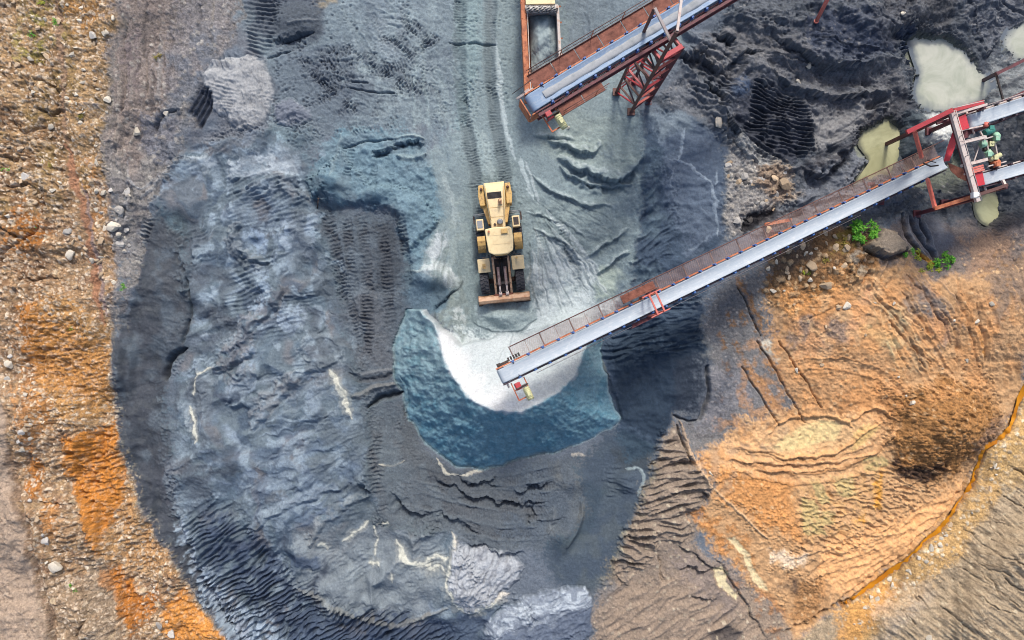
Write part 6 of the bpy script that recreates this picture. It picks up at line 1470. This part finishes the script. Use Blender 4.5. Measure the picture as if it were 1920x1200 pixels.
for s in (-1, 1):
    lpr(rect(*(sorted((s*20, s*31)))+[-133, -95]) if False else [(s*20,-134),(s*30,-134),(s*32,-112),(s*30,-95),(s*20,-95)], .8, 1.95, 'counterweight', 'yellow_worn', .05)
    m = MB(); m.tube([LP(s*25, -126, 1.95+LZ), LP(s*25, -126, 2.1+LZ), LP(s*25, -126, 2.2+LZ)], [.1, .09, .03], 10); m.build('rear_light', M['brown_steel'], loader)
    lpr(rect(*sorted((s*27, s*41)), -71, -50), 1.35, 1.98, 'tool_box', 'yellow', .03)
    m = MB(); m.tube([LP(s*20, -80, 1.6+LZ), LP(s*44, -80, 1.6+LZ)], .03, 6); m.tube([LP(s*20, -77, 1.2+LZ), LP(s*44, -77, 1.2+LZ)], .03, 6); m.tube([LP(s*43, -80, .7+LZ), LP(s*43, -80, 1.62+LZ)], .03, 6); m.build('handrail', M['blue'] if False else M['grey_steel'], loader)
    # curved rear fender
    m = MB(); vs = []; fs = []
    for i in range(9):
        a = math.radians(100-i*19); y = -34-26*math.cos(a)*-1*-1; yy = -34+27*math.cos(a); z = .85+.98*max(math.sin(a), .15)
        for xx in (27, 42):
            vs += [LP(s*xx, yy, z+LZ), LP(s*xx, yy, z-.05+LZ)]
    for i in range(8):
        a = i*4; c = a+4; fs += [(a, a+2, c+2, c), (a+1, c+1, c+3, a+3), (a, c, c+1, a+1), (a+2, a+3, c+3, c+2)]
    m.add(vs, fs); m.build('rear_fender', M['yellow_worn'], loader)
    x0, x1 = (-46, -23) if s < 0 else (18, 41)
    m = MB(); m.hexa([LP(x0, 4, 1.55+LZ), LP(x1, 4, 1.55+LZ), LP(x1, 30, 1.35+LZ), LP(x0, 30, 1.35+LZ), LP(x0, 4, 1.78+LZ), LP(x1, 4, 1.78+LZ), LP(x1, 30, 1.62+LZ), LP(x0, 30, 1.62+LZ)]); m.build('front_fender', M['yellow'], loader, bevel=.03)
    m = MB(); m.box(LP((x0+x1)/2, 18, 1.83+LZ), .2, .3, .14, LR) if s < 0 else m.tube([LP(28, 8, 1.8+LZ), LP(28, 8, 2.1+LZ)], .07, 8); m.build('headlight', M['yellow_worn'], loader)
def wheel(x, y, r=.80, w=.60):
    c = LP(x, y, r+LZ-.06); n = 28; vs = []; fs = []
    prof = [(-.5,.62),(-.5,.86),(-.44,.96),(-.2,1.0),(.2,1.0),(.44,.96),(.5,.86),(.5,.62)]
    for k in range(n):
        a = 2*math.pi*k/n
        for px_, pr in prof: vs.append(c+rt*(px_*w)+(fw*math.cos(a)+Vector((0,0,1))*math.sin(a))*(pr*r))
    q = len(prof)
    for k in range(n):
        for j in range(q): fs.append((k*q+j, k*q+(j+1) % q, ((k+1) % n)*q+(j+1) % q, ((k+1) % n)*q+j))
    m = MB(); m.add(vs, fs)
    for k in range(20):
        for sd in (-1, 1):
            a = 2*math.pi*(k+.25*sd)/20; d = fw*math.cos(a)+Vector((0,0,1))*math.sin(a); tn = rt.cross(d)
            m.box(c+rt*(sd*.22*w)+d*(r*1.0)+tn*(.04), .45*w, .10, .09, Matrix((rt, tn, d)).transposed()@Matrix.Rotation(.35*sd, 3, 'Z'))
    o = m.build('wheel', M['tyre'], loader)
    m = MB(); m.tube([c-rt*(w*.42), c+rt*(w*.42)], r*.6, 18); m.tube([c-rt*(w*.5), c+rt*(w*.5)], r*.22, 10); sub(m, 'rim', M['yellow_worn'], o)
for x, y in ((-35, -33), (35, -33), (-36, 47), (30, 47)): wheel(x, y)
m = MB()
for y in (-33, 47): m.tube([LP(-30, y, .78+LZ), LP(26, y, .78+LZ)], .16, 10)
m.build('axle', M['dark'], loader)
# cab
cabb = lpr([(-22,-51),(20,-51),(22,-30),(19,-5),(10,1),(-10,1),(-19,-5),(-23,-30)], 1.3, 3.18, 'cab', 'yellow_worn', .03)
m = MB()
zc = 2.6
lpr([(-20,-3.5),(-10,2.4),(10,2.4),(20,-3.5),(18,-6),(-18,-6)], 1.75, 3.08, 'windscreen', 'glass', .01, cabb)
for s in (-1, 1): lpr([(s*24 if s < 0 else 22.8,-30),(s*20,-6),(s*18,-6),(s*18,-30)], 1.9, 3.08, 'side_window', 'glass', 0, cabb)
rf = lpr([(-26,-51),(-10,-53),(20,-52),(24,-49),(26,-30),(23,-7),(14,-2),(0,-1),(-14,-2),(-23,-7),(-25,-30)], 3.19, 3.40, 'roof', 'cream', .06, cabb)
m = MB()
for yy in (-38, -21): m.beam(LP(-17, yy, 3.41+LZ), LP(17, yy, 3.41+LZ), .03, .012)
for xx, yy in ((-20,-46),(19,-47),(-19,-12),(20,-13)): m.box(LP(xx, yy, 3.41+LZ), .06, .06, .03, LR)
sub(m, 'roof_rib', M['yellow'], cabb)
for s in (-1, 1):
    m = MB(); m.beam(LP(s*22, -2, 2.6+LZ), LP(s*33, 2, 2.6+LZ), .03, .03); m.box(LP(s*34, 2, 2.45+LZ), .2, .05, .3, LR); m.build('mirror', M['dark'], loader)
m = MB(); m.box(LP(10, -44, 3.47+LZ), .42, .3, .14, LR); m.build('roof_unit', M['yellow_worn'], loader, bevel=.02)
m = MB(); m.tube([LP(-19, -46, 3.4+LZ), LP(-19, -46, 3.62+LZ)], .07, 10); m.build('beacon', M['orange'], loader)
m = MB(); m.tube([LP(21, -48, 3.4+LZ), LP(22, -50, 4.1+LZ)], .012, 5); m.build('antenna', M['black'], loader)
for s in (-1, 1):
    for q in range(5):
        m = MB(); y_ = -96+q*7; x_ = 16.6-q*.9; m.beam(LP(s*x_, y_, 1.7+LZ), LP(s*x_, y_+4, 1.7+LZ), .05, .5); sub(m, 'louvre', M['dark'], hood)
    m = MB(); m.tube([LP(s*17, -128, 2.5+LZ), LP(s*15, -100, 2.6+LZ), LP(s*12.5, -66, 2.6+LZ)], .022, 6); m.build('handrail', M['yellow_worn'], loader)
    m = MB(); m.box(LP(s*34, -61, 1.99+LZ), .34, .5, .02, LR); m.build('tread_plate', M['dark'] if s > 0 else M['grey_steel'], loader)
    for q in range(3):
        m = MB(); m.box(LP(s*44, -74+q*4, .7+q*.3+LZ), .12, .3, .04, LR); m.build('step', M['dark'], loader)
m = MB(); m.box(LP(0, -46, 2.48+LZ), .5, .12, .05, LR); m.tube([LP(-6, -58, 2.47+LZ), LP(-6, -58, 2.53+LZ)], .09, 10); m.build('filler_cap', M['dark'], loader)
# front frame, arms, cylinders
lpr([(-20,-4),(16,-4),(15,40),(14,70),(-18,70),(-19,40)], .55, 1.0, 'front_frame', 'dark')
for x in (-17, 12):
    m = MB(); pts = [(x, 3, 1.9), (x, 34, 1.75), (x, 60, 1.25), (x, 78, .62)]
    for a, c in zip(pts[:-1], pts[1:]): m.beam(LP(a[0], a[1], a[2]+LZ), LP(c[0], c[1], c[2]+LZ), .14, .3)
    m.build('lift_arm', M['bare'], loader, bevel=.02)
for x in (-9, 4):
    m = MB(); m.tube([LP(x, 22, 1.75+LZ), LP(x, 56, 1.55+LZ)], .105, 10); cy = m.build('hydraulic_cylinder', M['chrome'], loader)
    m = MB(); m.tube([LP(x, 56, 1.55+LZ), LP(x, 73, 1.2+LZ)], .06, 10); m.tube([LP(x-3, 72, 1.2+LZ), LP(x+3, 72, 1.2+LZ)], .13, 10); sub(m, 'piston_rod', M['pale_steel'], cy)
for y in (4, 30, 52):
    m = MB(); m.beam(LP(-17, y, 1.5+LZ), LP(12, y, 1.5+LZ), .16, .12); m.build('cross_tube', M['bare' if y == 4 else 'dark'], loader)
m = MB()
for x in (-4, -1, 1): m.tube([LP(x, 6, 1.6+LZ), LP(x*1.5, 20, 1.75+LZ), LP(x, 40, 1.5+LZ)], .03, 6)
m.build('hydraulic_hose', M['black'], loader)
# bucket: curved shell, mouth forward and down
m = MB(); ring = [(88,1.02),(83,1.16),(76,1.1),(73,.8),(73,.45),(77,.15),(90,.02)]; x0, x1 = -51.5, 45.5
vs = []
for x in (x0, x1):
    for y, z in ring: vs.append(LP(x, y, z+LZ))
    for y, z in ring: vs.append(LP(x, 81+(y-81)*.8 if y < 84 else y-.5, .6+(z-.6)*.9+LZ))
n = len(ring); fs = []
for i in range(n-1):
    fs += [(i, i+1, 2*n+i+1, 2*n+i), (n+i, 3*n+i, 3*n+i+1, n+i+1)]
fs += [(0, 2*n, 3*n, n), (n-1, 2*n-1, 4*n-1, 3*n-1)]
m.add(vs, fs)
for x in (x0, x1-1.2):
    vv_ = [LP(x+dx, y, z+LZ) for dx in (0, 1.2) for y, z in ring]
    m.add(vv_, [tuple(range(n)), tuple(range(n, 2*n))[::-1]]+[(i, (i+1) % n, n+(i+1) % n, n+i) for i in range(n)])
bk = m.build('bucket', M['bare'], loader)
m = MB(); m.hexa([LP(x0, 87, .0+LZ), LP(x1, 87, .0+LZ), LP(x1, 92, .0+LZ), LP(x0, 92, .0+LZ), LP(x0, 87, .05+LZ), LP(x1, 87, .05+LZ), LP(x1, 92, .03+LZ), LP(x0, 92, .03+LZ)]); sub(m, 'cutting_edge', M['dark'], bk)
lpr([(-21,72),(15,72),(13,80),(-19,80)], .6, 1.05, 'bucket_bracket', 'rust', .02)
# ------------------------------------------------------------------ dump truck
base = at(1015, 80, 0); base.z = zat(1015, 80)
TZ = base.z
truck = thing('dump_truck', base, 'rusty orange dump truck parked under the wide conveyor', 'dump truck')
def tpr(pts, z0, z1, name, mat, bevel=.02, parent=None):
    m = MB(); m.pprism(pts, z0+TZ, z1+TZ)
    return m.build(name, M[mat], truck, bevel=bevel) if parent is None else sub(m, name, M[mat], parent, bevel)
body = tpr([(978,16),(1047,14),(1054,172),(986,178)], 1.15, 1.35, 'truck_bed', 'truck_orange')
tpr([(976,-2),(986,-2),(993,178),(984,179)], 1.2, 3.0, 'side_wall', 'truck_orange')
tpr([(1043,10),(1048,10),(1057,172),(1051,173)], 1.2, 3.0, 'side_wall', 'truck_pale')
hbd = tpr([(984,9),(1046,8),(1047,15),(985,16)], 1.2, 3.25, 'headboard', 'truck_pale')
tpr([(986,172),(1053,168),(1054,174),(986,178)], 1.2, 2.9, 'tailgate', 'truck_orange')
m = MB()
for q in range(6):
    u0 = 977+q*1.4; v0 = 6+q*30; m.beam(at(u0, v0, 3.0+TZ), at(u0+.2, v0, 1.3+TZ), .1, .12, (1,0,0)); m.beam(at(1050+q*1.6, v0+6, 3.0+TZ), at(1050+q*1.6, v0+6, 1.3+TZ), .1, .12, (1,0,0))
m.build('side_rib', M['truck_orange'], truck)
m = MB(); m.beam(at(988,0,3.05+TZ), at(995,172,3.05+TZ), .05, .06); m.build('tarp_rail', M['truck_pale'], truck)
# crumpled tarp rolled against the headboard
m = MB(); vs = []; fs = []; nu = 26; nv = 7
for i in range(nu):
    for j in range(nv):
        u = 987+i*(56/(nu-1)); v = 10.5+j*1.75
        vs.append(at(u, v, 3.28+TZ+.10*math.sin(i*1.9+j*2.3)+.07*math.sin(i*.7-j*3.1)+.16*math.sin(math.pi*j/(nv-1))))
for i in range(nu-1):
    for j in range(nv-1): a = i*nv+j; fs.append((a, a+1, a+nv+1, a+nv))
m.add(vs, fs)
vs2 = [Vector(x)-Vector((0,0,.22)) for x in vs]; m.add(vs2, [f[::-1] for f in fs]); m.build('tarp', M['tarp'], truck)
tpr([(984,-26),(1038,-26),(1041,7),(986,8)], 3.0, 3.35, 'cab_shield', 'cream')
cab = tpr([(978,-95),(1040,-95),(1042,-30),(980,-30)], 1.1, 3.0, 'cab', 'truck_orange', .06)
tpr([(984,-99),(1036,-99),(1038,-92),(983,-92)], 2.0, 2.8, 'windscreen', 'glass', .01, cab)
tpr([(996,-110),(1030,-110),(1032,150),(998,150)], .75, 1.1, 'chassis', 'dark')
for s, u0 in ((0, 987), (1, 1038)):
    for v0 in (-62, 86, 122):
        c = at(u0+(v0+60)*.05, v0, .52+TZ); m = MB(); m.tube([c-Vector((.2,0,0)), c+Vector((.2,0,0))], .52, 20); wl = m.build('wheel', M['tyre'], truck)
        m = MB(); m.tube([c-Vector((.22,0,0)), c+Vector((.22,0,0))], .28, 14); sub(m, 'rim', M['truck_orange'], wl)
for s in (0, 1):
    m = MB(); m.box(at(974 if s == 0 else 1046, -88, 2.5+TZ), .3, .1, .45); m.build('mirror', M['dark'], truck)
m = MB(); m.tube([at(968,186,1.6+TZ), at(990,170,1.7+TZ)], .07, 8); m.build('tow_bar', M['pale_steel'], truck)
# the load
nu, nv = 26, 52; vs = []; fs = []
rr_ = random.Random(3)
for i in range(nu):
    for j in range(nv):
        a = i/(nu-1); c = j/(nv-1)
        u = 990.5+a*52+c*8; v = 17+c*152
        e = min(a, 1-a)*2; zz = 1.75+.75*min(1, e*1.6)**.8*math.exp(-((c-.28)/.34)**2)+.35*min(1, e*1.5)*math.exp(-((c-.05)/.3)**2)*0+.25*(1-c)+.04*rr_.uniform(-1, 1)+.08*math.sin(a*9+c*13)*math.sin(c*17)
        if c > .72: zz -= .35*sst(.72, 1, np.float32(c))
        if c < .14: zz -= .5*float(sst(.14, 0, np.float32(c)))
        vs.append(at(u, v, zz+TZ))
for i in range(nu-1):
    for j in range(nv-1): a = i*nv+j; fs.append((a, a+1, a+nv+1, a+nv))
m = MB(); m.add(vs, fs, True)
nb = len(vs); edge = [i*nv for i in range(nu)]+[(nu-1)*nv+j for j in range(1, nv)]+[i*nv+nv-1 for i in range(nu-2, -1, -1)]+[j for j in range(nv-2, 0, -1)]
vb = [Vector((vs[i].x, vs[i].y, 1.36+TZ)) for i in edge]; k0 = len(m.v); m.v += [tuple(x) for x in vb]; ne = len(edge)
for i in range(ne): m.f.append((edge[i], edge[(i+1) % ne], k0+(i+1) % ne, k0+i)); m.sm.append(False)
m.f.append(tuple(k0+i for i in range(ne))); m.sm.append(False)
o = m.build('gravel_load', M['load'], None, origin=at(1018,90,1.4+TZ)); tag(o, 'grey green gravel heaped inside the bed of the dump truck', 'gravel')
# ------------------------------------------------------------------ loose steel and a stake
def single_tube(name, pts, r, mat, label, cat):
    m = MB(); m.tube(pts, r, 10)
    o = m.build(name, M[mat], None, origin=pts[0]); return tag(o, label, cat)
z0 = zat(1531, 38)
m = MB(); m.tube([at(1531,39,z0+.1), at(1553,-4,z0+1.2), at(1575,-47,z0+2.3)], .13, 12); m.tube([at(1531,39,z0+.1), at(1530,41,z0+.0)], .16, 12); o = m.build('steel_pipe', M['pink'], None, origin=at(1531,38,z0)); tag(o, 'faded red steel pipe lying up the dark bank at the top edge', 'pipe')
z0 = zat(1455, 416)+.1
m = MB(); m.beam(at(1434,420,z0), at(1484,411,z0+.12), .14, .2); m.beam(at(1434,421,z0+.12), at(1484,412,z0+.24), .2, .03); o = m.build('steel_beam', M['orange'], None, origin=at(1455,416,z0)); tag(o, 'short orange red steel beam lying on the rubble beside the long conveyor', 'beam')
z0 = zat(597, 385)
m = MB(); m.tube([at(595,391,z0-.1), at(597,372,z0+.6)], [.05, .035], 8); m.box(at(597,372,z0+.58), .12, .06, .1); o = m.build('wooden_stake', M['dark'], None, origin=at(596,390,z0)); tag(o, 'dark stake leaning out of the teal mound above the dozer lane', 'stake')
# ------------------------------------------------------------------ stones
import bmesh
M['stone_pale'] = stone_mat('pale_stone', (216,207,190)); M['stone_tan'] = stone_mat('tan_stone', (200,176,146)); M['stone_grey'] = stone_mat('grey_stone', (198,194,188)); M['stone_dark'] = stone_mat('dark_stone', (112,108,106))
def stone_mesh(seed, mat):
    r = random.Random(seed); bm = bmesh.new(); bmesh.ops.create_icosphere(bm, subdivisions=3, radius=1)
    pl = [Vector((r.gauss(0,1), r.gauss(0,1), r.gauss(0,1))).normalized() for _ in range(12)]; ds = [r.uniform(.42, .9) for _ in pl]
    for v in bm.verts:
        p = v.co.copy()
        for n, d in zip(pl, ds):
            e = p.dot(n)-d
            if e > 0: p -= n*e
        p *= 1+r.uniform(-.04, .04)
        v.co = Vector((p.x, p.y*r.uniform(.97, 1.03), p.z*.62))
    me = bpy.data.meshes.new('stone'); bm.to_mesh(me); bm.free(); me.materials.append(mat)
    return me
SM = {k: [stone_mesh(i*13+j, M['stone_'+k]) for i in range(6)] for j, k in enumerate(('pale','tan','grey','dark'))}
RS = random.Random(21)
def stone(u, v, r, kind, label, name='stone', group=None, cat='stone', asp=None):
    z = zat(u, v); p = at(u, v, z); s = (1.2 if r < 6 else 1.0)*r/K*(1-z/H)
    o = bpy.data.objects.new(name, RS.choice(SM[kind])); COL.objects.link(o)
    a = asp or RS.uniform(.5, 1.0)
    o.location = (p.x, p.y, z+s*.22); o.scale = (s*1.12, s*1.12*a, s*RS.uniform(.8, 1.0)); o.rotation_euler = (RS.uniform(-.25,.25), RS.uniform(-.25,.25), RS.uniform(0, 6.28))
    tag(o, label, cat, group)
NOTABLE = [
 (174,68,13,'grey','long pale grey boulder near the top of the left rubble ridge',.5),(258,248,10,'pale','single pale boulder on the grey slope right of the left ridge',.8),
 (133,478,12,'pale','tallest pale slab shaped boulder left of the rust coloured streak',.65),(214,425,13,'pale','largest pale boulder between the rust streak and the dark bench',.8),
 (228,457,11,'grey','grey white boulder below the largest pale one beside the rust streak',.7),(190,453,8,'tan','round tan boulder left of the grey white boulder by the streak',.9),
 (128,434,9,'grey','grey flat boulder above the tall slab boulder',.6),(312,213,7,'pale','pale stone beside the small dark scar on the grey slope',.8),
 (18,684,10,'pale','pale rounded boulder at the far left above the haul strip',.7),(84,1017,11,'grey','grey cube shaped boulder beside the haul strip at the lower left',.85),
 (106,1062,14,'pale','biggest pale boulder on the lower left shoulder',.75),(121,1087,8,'tan','tan slab just under the biggest lower left boulder',.5),
 (229,1093,7,'pale','small white boulder on the orange patch at the lower left',.9),(136,1160,11,'tan','long tan slab at the dark crack near the bottom left',.4),
 (322,1188,10,'grey','grey split boulder at the bottom edge beside the orange bank',.6),(300,1172,10,'grey','upright grey slab left of the split boulder at the bottom edge',.4),
 (46,332,9,'grey','grey boulder at the left edge of the upper ridge',.9),(33,122,6,'tan','tan stone at the left edge near the top of the ridge',.8),
 (1520,498,11,'tan','pinkish boulder on the brown clay below the long conveyor',.9),(1548,535,13,'tan','tall tan boulder at the rim of the orange mud',.6),
 (1587,573,9,'pale','pale boulder at the top of the orange mud wash',.8),(1548,437,6,'tan','rounded stone just under the belt of the long conveyor',.8),
 (1345,231,14,'pale','pale boulder between the dark slope and the rubble heap',.6),(1366,219,6,'pale','small white stone above the pale boulder by the rubble heap',.8),
 (1516,123,9,'pale','pale yellow block on the dark track at the upper right',.7),(1497,153,6,'pale','small white stone on the dark track at the upper right',.8),
 (1710,756,7,'pale','white stone sitting alone on the rough brown mud',.7),(1493,694,6,'pale','white stone beside the wheel rut on the orange mud',.6),
 (1828,926,7,'pale','white stone on the bank just past the bend of the ochre stream',.8),(1745,1029,9,'pale','cluster leading white stone below the middle of the ochre stream',.5),
 (1668,1086,6,'pale','white stone on the bank near the lower end of the ochre stream',.8),(1742,1197,7,'pale','round white stone at the bottom edge of the lower right slope',.9),
 (1858,570,6,'pale','white stone on the grey brown mud at the right edge',.8),(1332,887,6,'pale','slim white stone on the orange clods beside the ribbed slope',.35),
 (1440,430,8,'tan','stone on the rubble below the orange beam',.7),(1472,345,13,'tan','largest brown block of the rubble heap',.8),
 (225,395,9,'grey','grey boulder at the top of the pale boulder cluster',.8),(1066,240,3,'white' if False else 'pale','tiny white stone beside the drive motor of the wide conveyor',.9),
 (1693,25,6,'pale','pale stone on the dark bank at the top right',.8)]
for u, v, r, k, lab, asp in NOTABLE: stone(u, v, r, k, lab, 'boulder', None, 'boulder', asp)
def scatter(n, poly, rlo, rhi, kinds, label, group, cat='stone'):
    us = [p[0] for p in poly]; vs_ = [p[1] for p in poly]; c = 0
    while c < n:
        u = RS.uniform(min(us), max(us)); v = RS.uniform(min(vs_), max(vs_))
        ins = False
        for i in range(len(poly)):
            ax, ay = poly[i]; bx, by = poly[(i+1) % len(poly)]
            if (ay > v) != (by > v) and u < (bx-ax)*(v-ay)/(by-ay)+ax: ins = not ins
        if not ins: continue
        stone(u, v, rlo+(rhi-rlo)*RS.random()**2, RS.choice(kinds), label, 'stone', group, cat); c += 1
scatter(26, [(120,370),(190,380),(240,420),(235,490),(180,610),(140,560),(110,440)], 3.5, 7.5, ('pale','pale','tan'), 'pale angular stone in the cluster either side of the rust coloured streak', 'stones beside the rust streak')
scatter(22, [(175,320),(250,340),(245,470),(200,480),(185,400)], 3.5, 8, ('pale','grey'), 'pale block among the boulders at the edge of the grey slope', 'blocks at the edge of the grey slope')
scatter(42, [(5,0),(120,0),(130,300),(110,420),(5,420)], 3, 6, ('tan','pale','tan'), 'tan stone scattered over the upper left rubble ridge', 'stones on the upper rubble ridge')
scatter(30, [(120,0),(215,20),(200,300),(150,340)], 3, 6, ('pale','pale','tan'), 'pale stone scattered along the right side of the upper ridge', 'stones right of the ridge crest')
scatter(26, [(20,640),(60,700),(70,900),(90,1080),(60,1060),(28,860),(5,700)], 3, 7, ('pale','grey','tan'), 'pale stone in the row along the edge of the haul strip', 'stones along the haul strip')
scatter(30, [(90,830),(200,960),(300,1090),(330,1190),(180,1190),(90,1030)], 2.8, 5, ('tan','pale'), 'tan stone scattered on the lower left bank', 'stones on the lower left bank')
scatter(34, [(1850,860),(1895,880),(1800,1000),(1720,1080),(1600,1180),(1560,1180),(1700,1060),(1790,970)], 2.6, 5, ('pale','pale','tan'), 'white stone strewn along the bank below the ochre stream', 'stones along the ochre stream')
scatter(30, [(1440,480),(1520,440),(1600,420),(1590,500),(1480,560),(1430,540)], 2.8, 6, ('tan','pale','tan'), 'tan stone in the brown clay under the long conveyor', 'stones in the brown clay')
scatter(34, [(1360,290),(1470,320),(1490,362),(1440,400),(1380,430)], 3, 8, ('tan','grey','dark'), 'broken block in the rubble heap beside the long conveyor', 'blocks of the rubble heap')
scatter(16, [(1480,560),(1700,560),(1880,600),(1860,720),(1600,760),(1490,720)], 2.5, 4.5, ('pale','tan'), 'pale stone scattered on the upper orange mud', 'stones on the orange mud')
# ------------------------------------------------------------------ plants
def leaf_mat(name, col, col2):
    m, t, b = nt_new(name); tc = N(t, 'ShaderNodeTexCoord'); n1 = N(t, 'ShaderNodeTexNoise', Scale=7.0, Detail=3.0); t.links.new(tc.outputs['Object'], n1.inputs['Vector'])
    mr = N(t, 'ShaderNodeMapRange'); mr.inputs[1].default_value = .4; mr.inputs[2].default_value = .62; t.links.new(n1.outputs[0], mr.inputs[0])
    mx = N(t, 'ShaderNodeMix', data_type='RGBA'); t.links.new(mr.outputs[0], mx.inputs[0]); mx.inputs[6].default_value = S(*col)+(1,); mx.inputs[7].default_value = S(*col2)+(1,)
    t.links.new(mx.outputs[2], b.inputs['Base Color']); b.inputs['Roughness'].default_value = .6
    return m
M['leaf'] = leaf_mat('bush_leaf', (66,150,32), (130,196,52)); M['leaf_y'] = leaf_mat('yellow_green_leaf', (150,176,40), (196,190,60)); M['leaf_dry'] = leaf_mat('dry_moss_leaf', (140,134,50), (176,150,60)); M['stem'] = paint_mat('plant_stem', (96,84,52), .8)
def plant(name, u, v, rx, ry, h, n, mat, label, cat, group=None, seed=1, size=.13):
    r = random.Random(seed); z = zat(u, v); o_ = at(u, v, z); root = thing(name, o_, label, cat, group)
    m = MB(); st = MB(); sx, sy = rx/K, ry/K
    ncl = max(3, n//26); cl = []
    for i in range(ncl):
        a = r.uniform(0, 6.28); q = math.sqrt(r.random()); c = Vector((sx*q*math.cos(a), sy*q*math.sin(a), h*r.uniform(.35, 1)*(1-.5*q))); cl.append(c)
        st.tube([o_+Vector((c.x*.15, c.y*.15, -.05)), o_+c*.6, o_+c], [.018, .013, .006], 5)
    for i in range(n):
        c = r.choice(cl); a = r.uniform(0, 6.28); d = Vector((math.cos(a), math.sin(a), r.uniform(-.35, .5))).normalized(); L = size*r.uniform(.6, 1.3)
        p = o_+c+d*L*.25+Vector((r.gauss(0,.05), r.gauss(0,.05), r.gauss(0,.05))); s = d.cross(Vector((0,0,1))).normalized()*L*.26
        m.add([p, p+d*L*.4+s+Vector((0,0,.02)), p+d*L-Vector((0,0,L*.25)), p+d*L*.4-s+Vector((0,0,.02))], [(0,1,2,3)])
    m.build('foliage', M[mat], root); st.build('stem', M['stem'], root)
plant('bush', 1616, 436, 25, 22, .9, 620, 'leaf', 'bright green leafy bush on the brown clay below the long conveyor', 'bush', seed=2, size=.2)
plant('bush', 1768, 492, 17, 14, .5, 260, 'leaf', 'smaller green bush at the edge of the grey mud', 'bush', seed=3, size=.17)
plant('plant_patch', 1740, 502, 22, 9, .25, 220, 'leaf_y', 'yellow green ground plants left of the smaller bush', 'plants', seed=4, size=.13)
plant('plant_patch', 1703, 470, 9, 11, .25, 110, 'leaf', 'little green plants beside the lifted slab of earth', 'plants', seed=5, size=.12)
plant('plant_patch', 1716, 480, 9, 11, .2, 80, 'leaf_y', 'yellowish plants between the earth slab and the smaller bush', 'plants', seed=15, size=.12)
plant('plant_patch', 1583, 448, 16, 20, .22, 190, 'leaf_dry', 'olive dry plants left of the bright bush', 'plants', seed=6, size=.11)
plant('plant_patch', 1508, 514, 11, 8, .18, 90, 'leaf_y', 'yellow green weeds beside the pinkish boulder', 'plants', seed=7, size=.1)
plant('plant_patch', 1545, 488, 12, 8, .18, 80, 'leaf_dry', 'olive weeds between the boulder and the bright bush', 'plants', seed=8, size=.1)
for i, (u, v, r_, lab) in enumerate([(63,426,7,'bright green tuft on the orange patch of the left ridge'),(230,540,9,'green tuft beside the tip of the grey slope'),(100,42,8,'green tuft at the top of the left ridge beside the dirt groove'),(62,65,6,'green tuft near the top left corner of the ridge'),(88,306,8,'dull green tuft in the middle of the upper ridge'),(15,316,8,'green tuft at the left edge of the ridge'),(137,1104,7,'green tuft on the brown shoulder at the lower left'),(206,1126,6,'green tuft beside the grey patch at the lower left'),(295,106,6,'dull green tuft high on the grey slope'),(80,10,8,'green tuft at the very top of the ridge'),(132,618,5,'yellowish tuft on the tan bank left of the streak'),(75,116,8,'olive tuft left of the dirt groove'),(152,220,5,'olive tuft on the right side of the upper ridge')]):
    plant('grass_tuft', u, v, r_, r_*.9, .16, 70, ('leaf','leaf_y','leaf_dry')[(0,0,0,0,2,0,0,0,2,1,1,2,2)[i]], lab, 'grass tuft', 'green tufts on the left slopes', seed=30+i, size=.09)
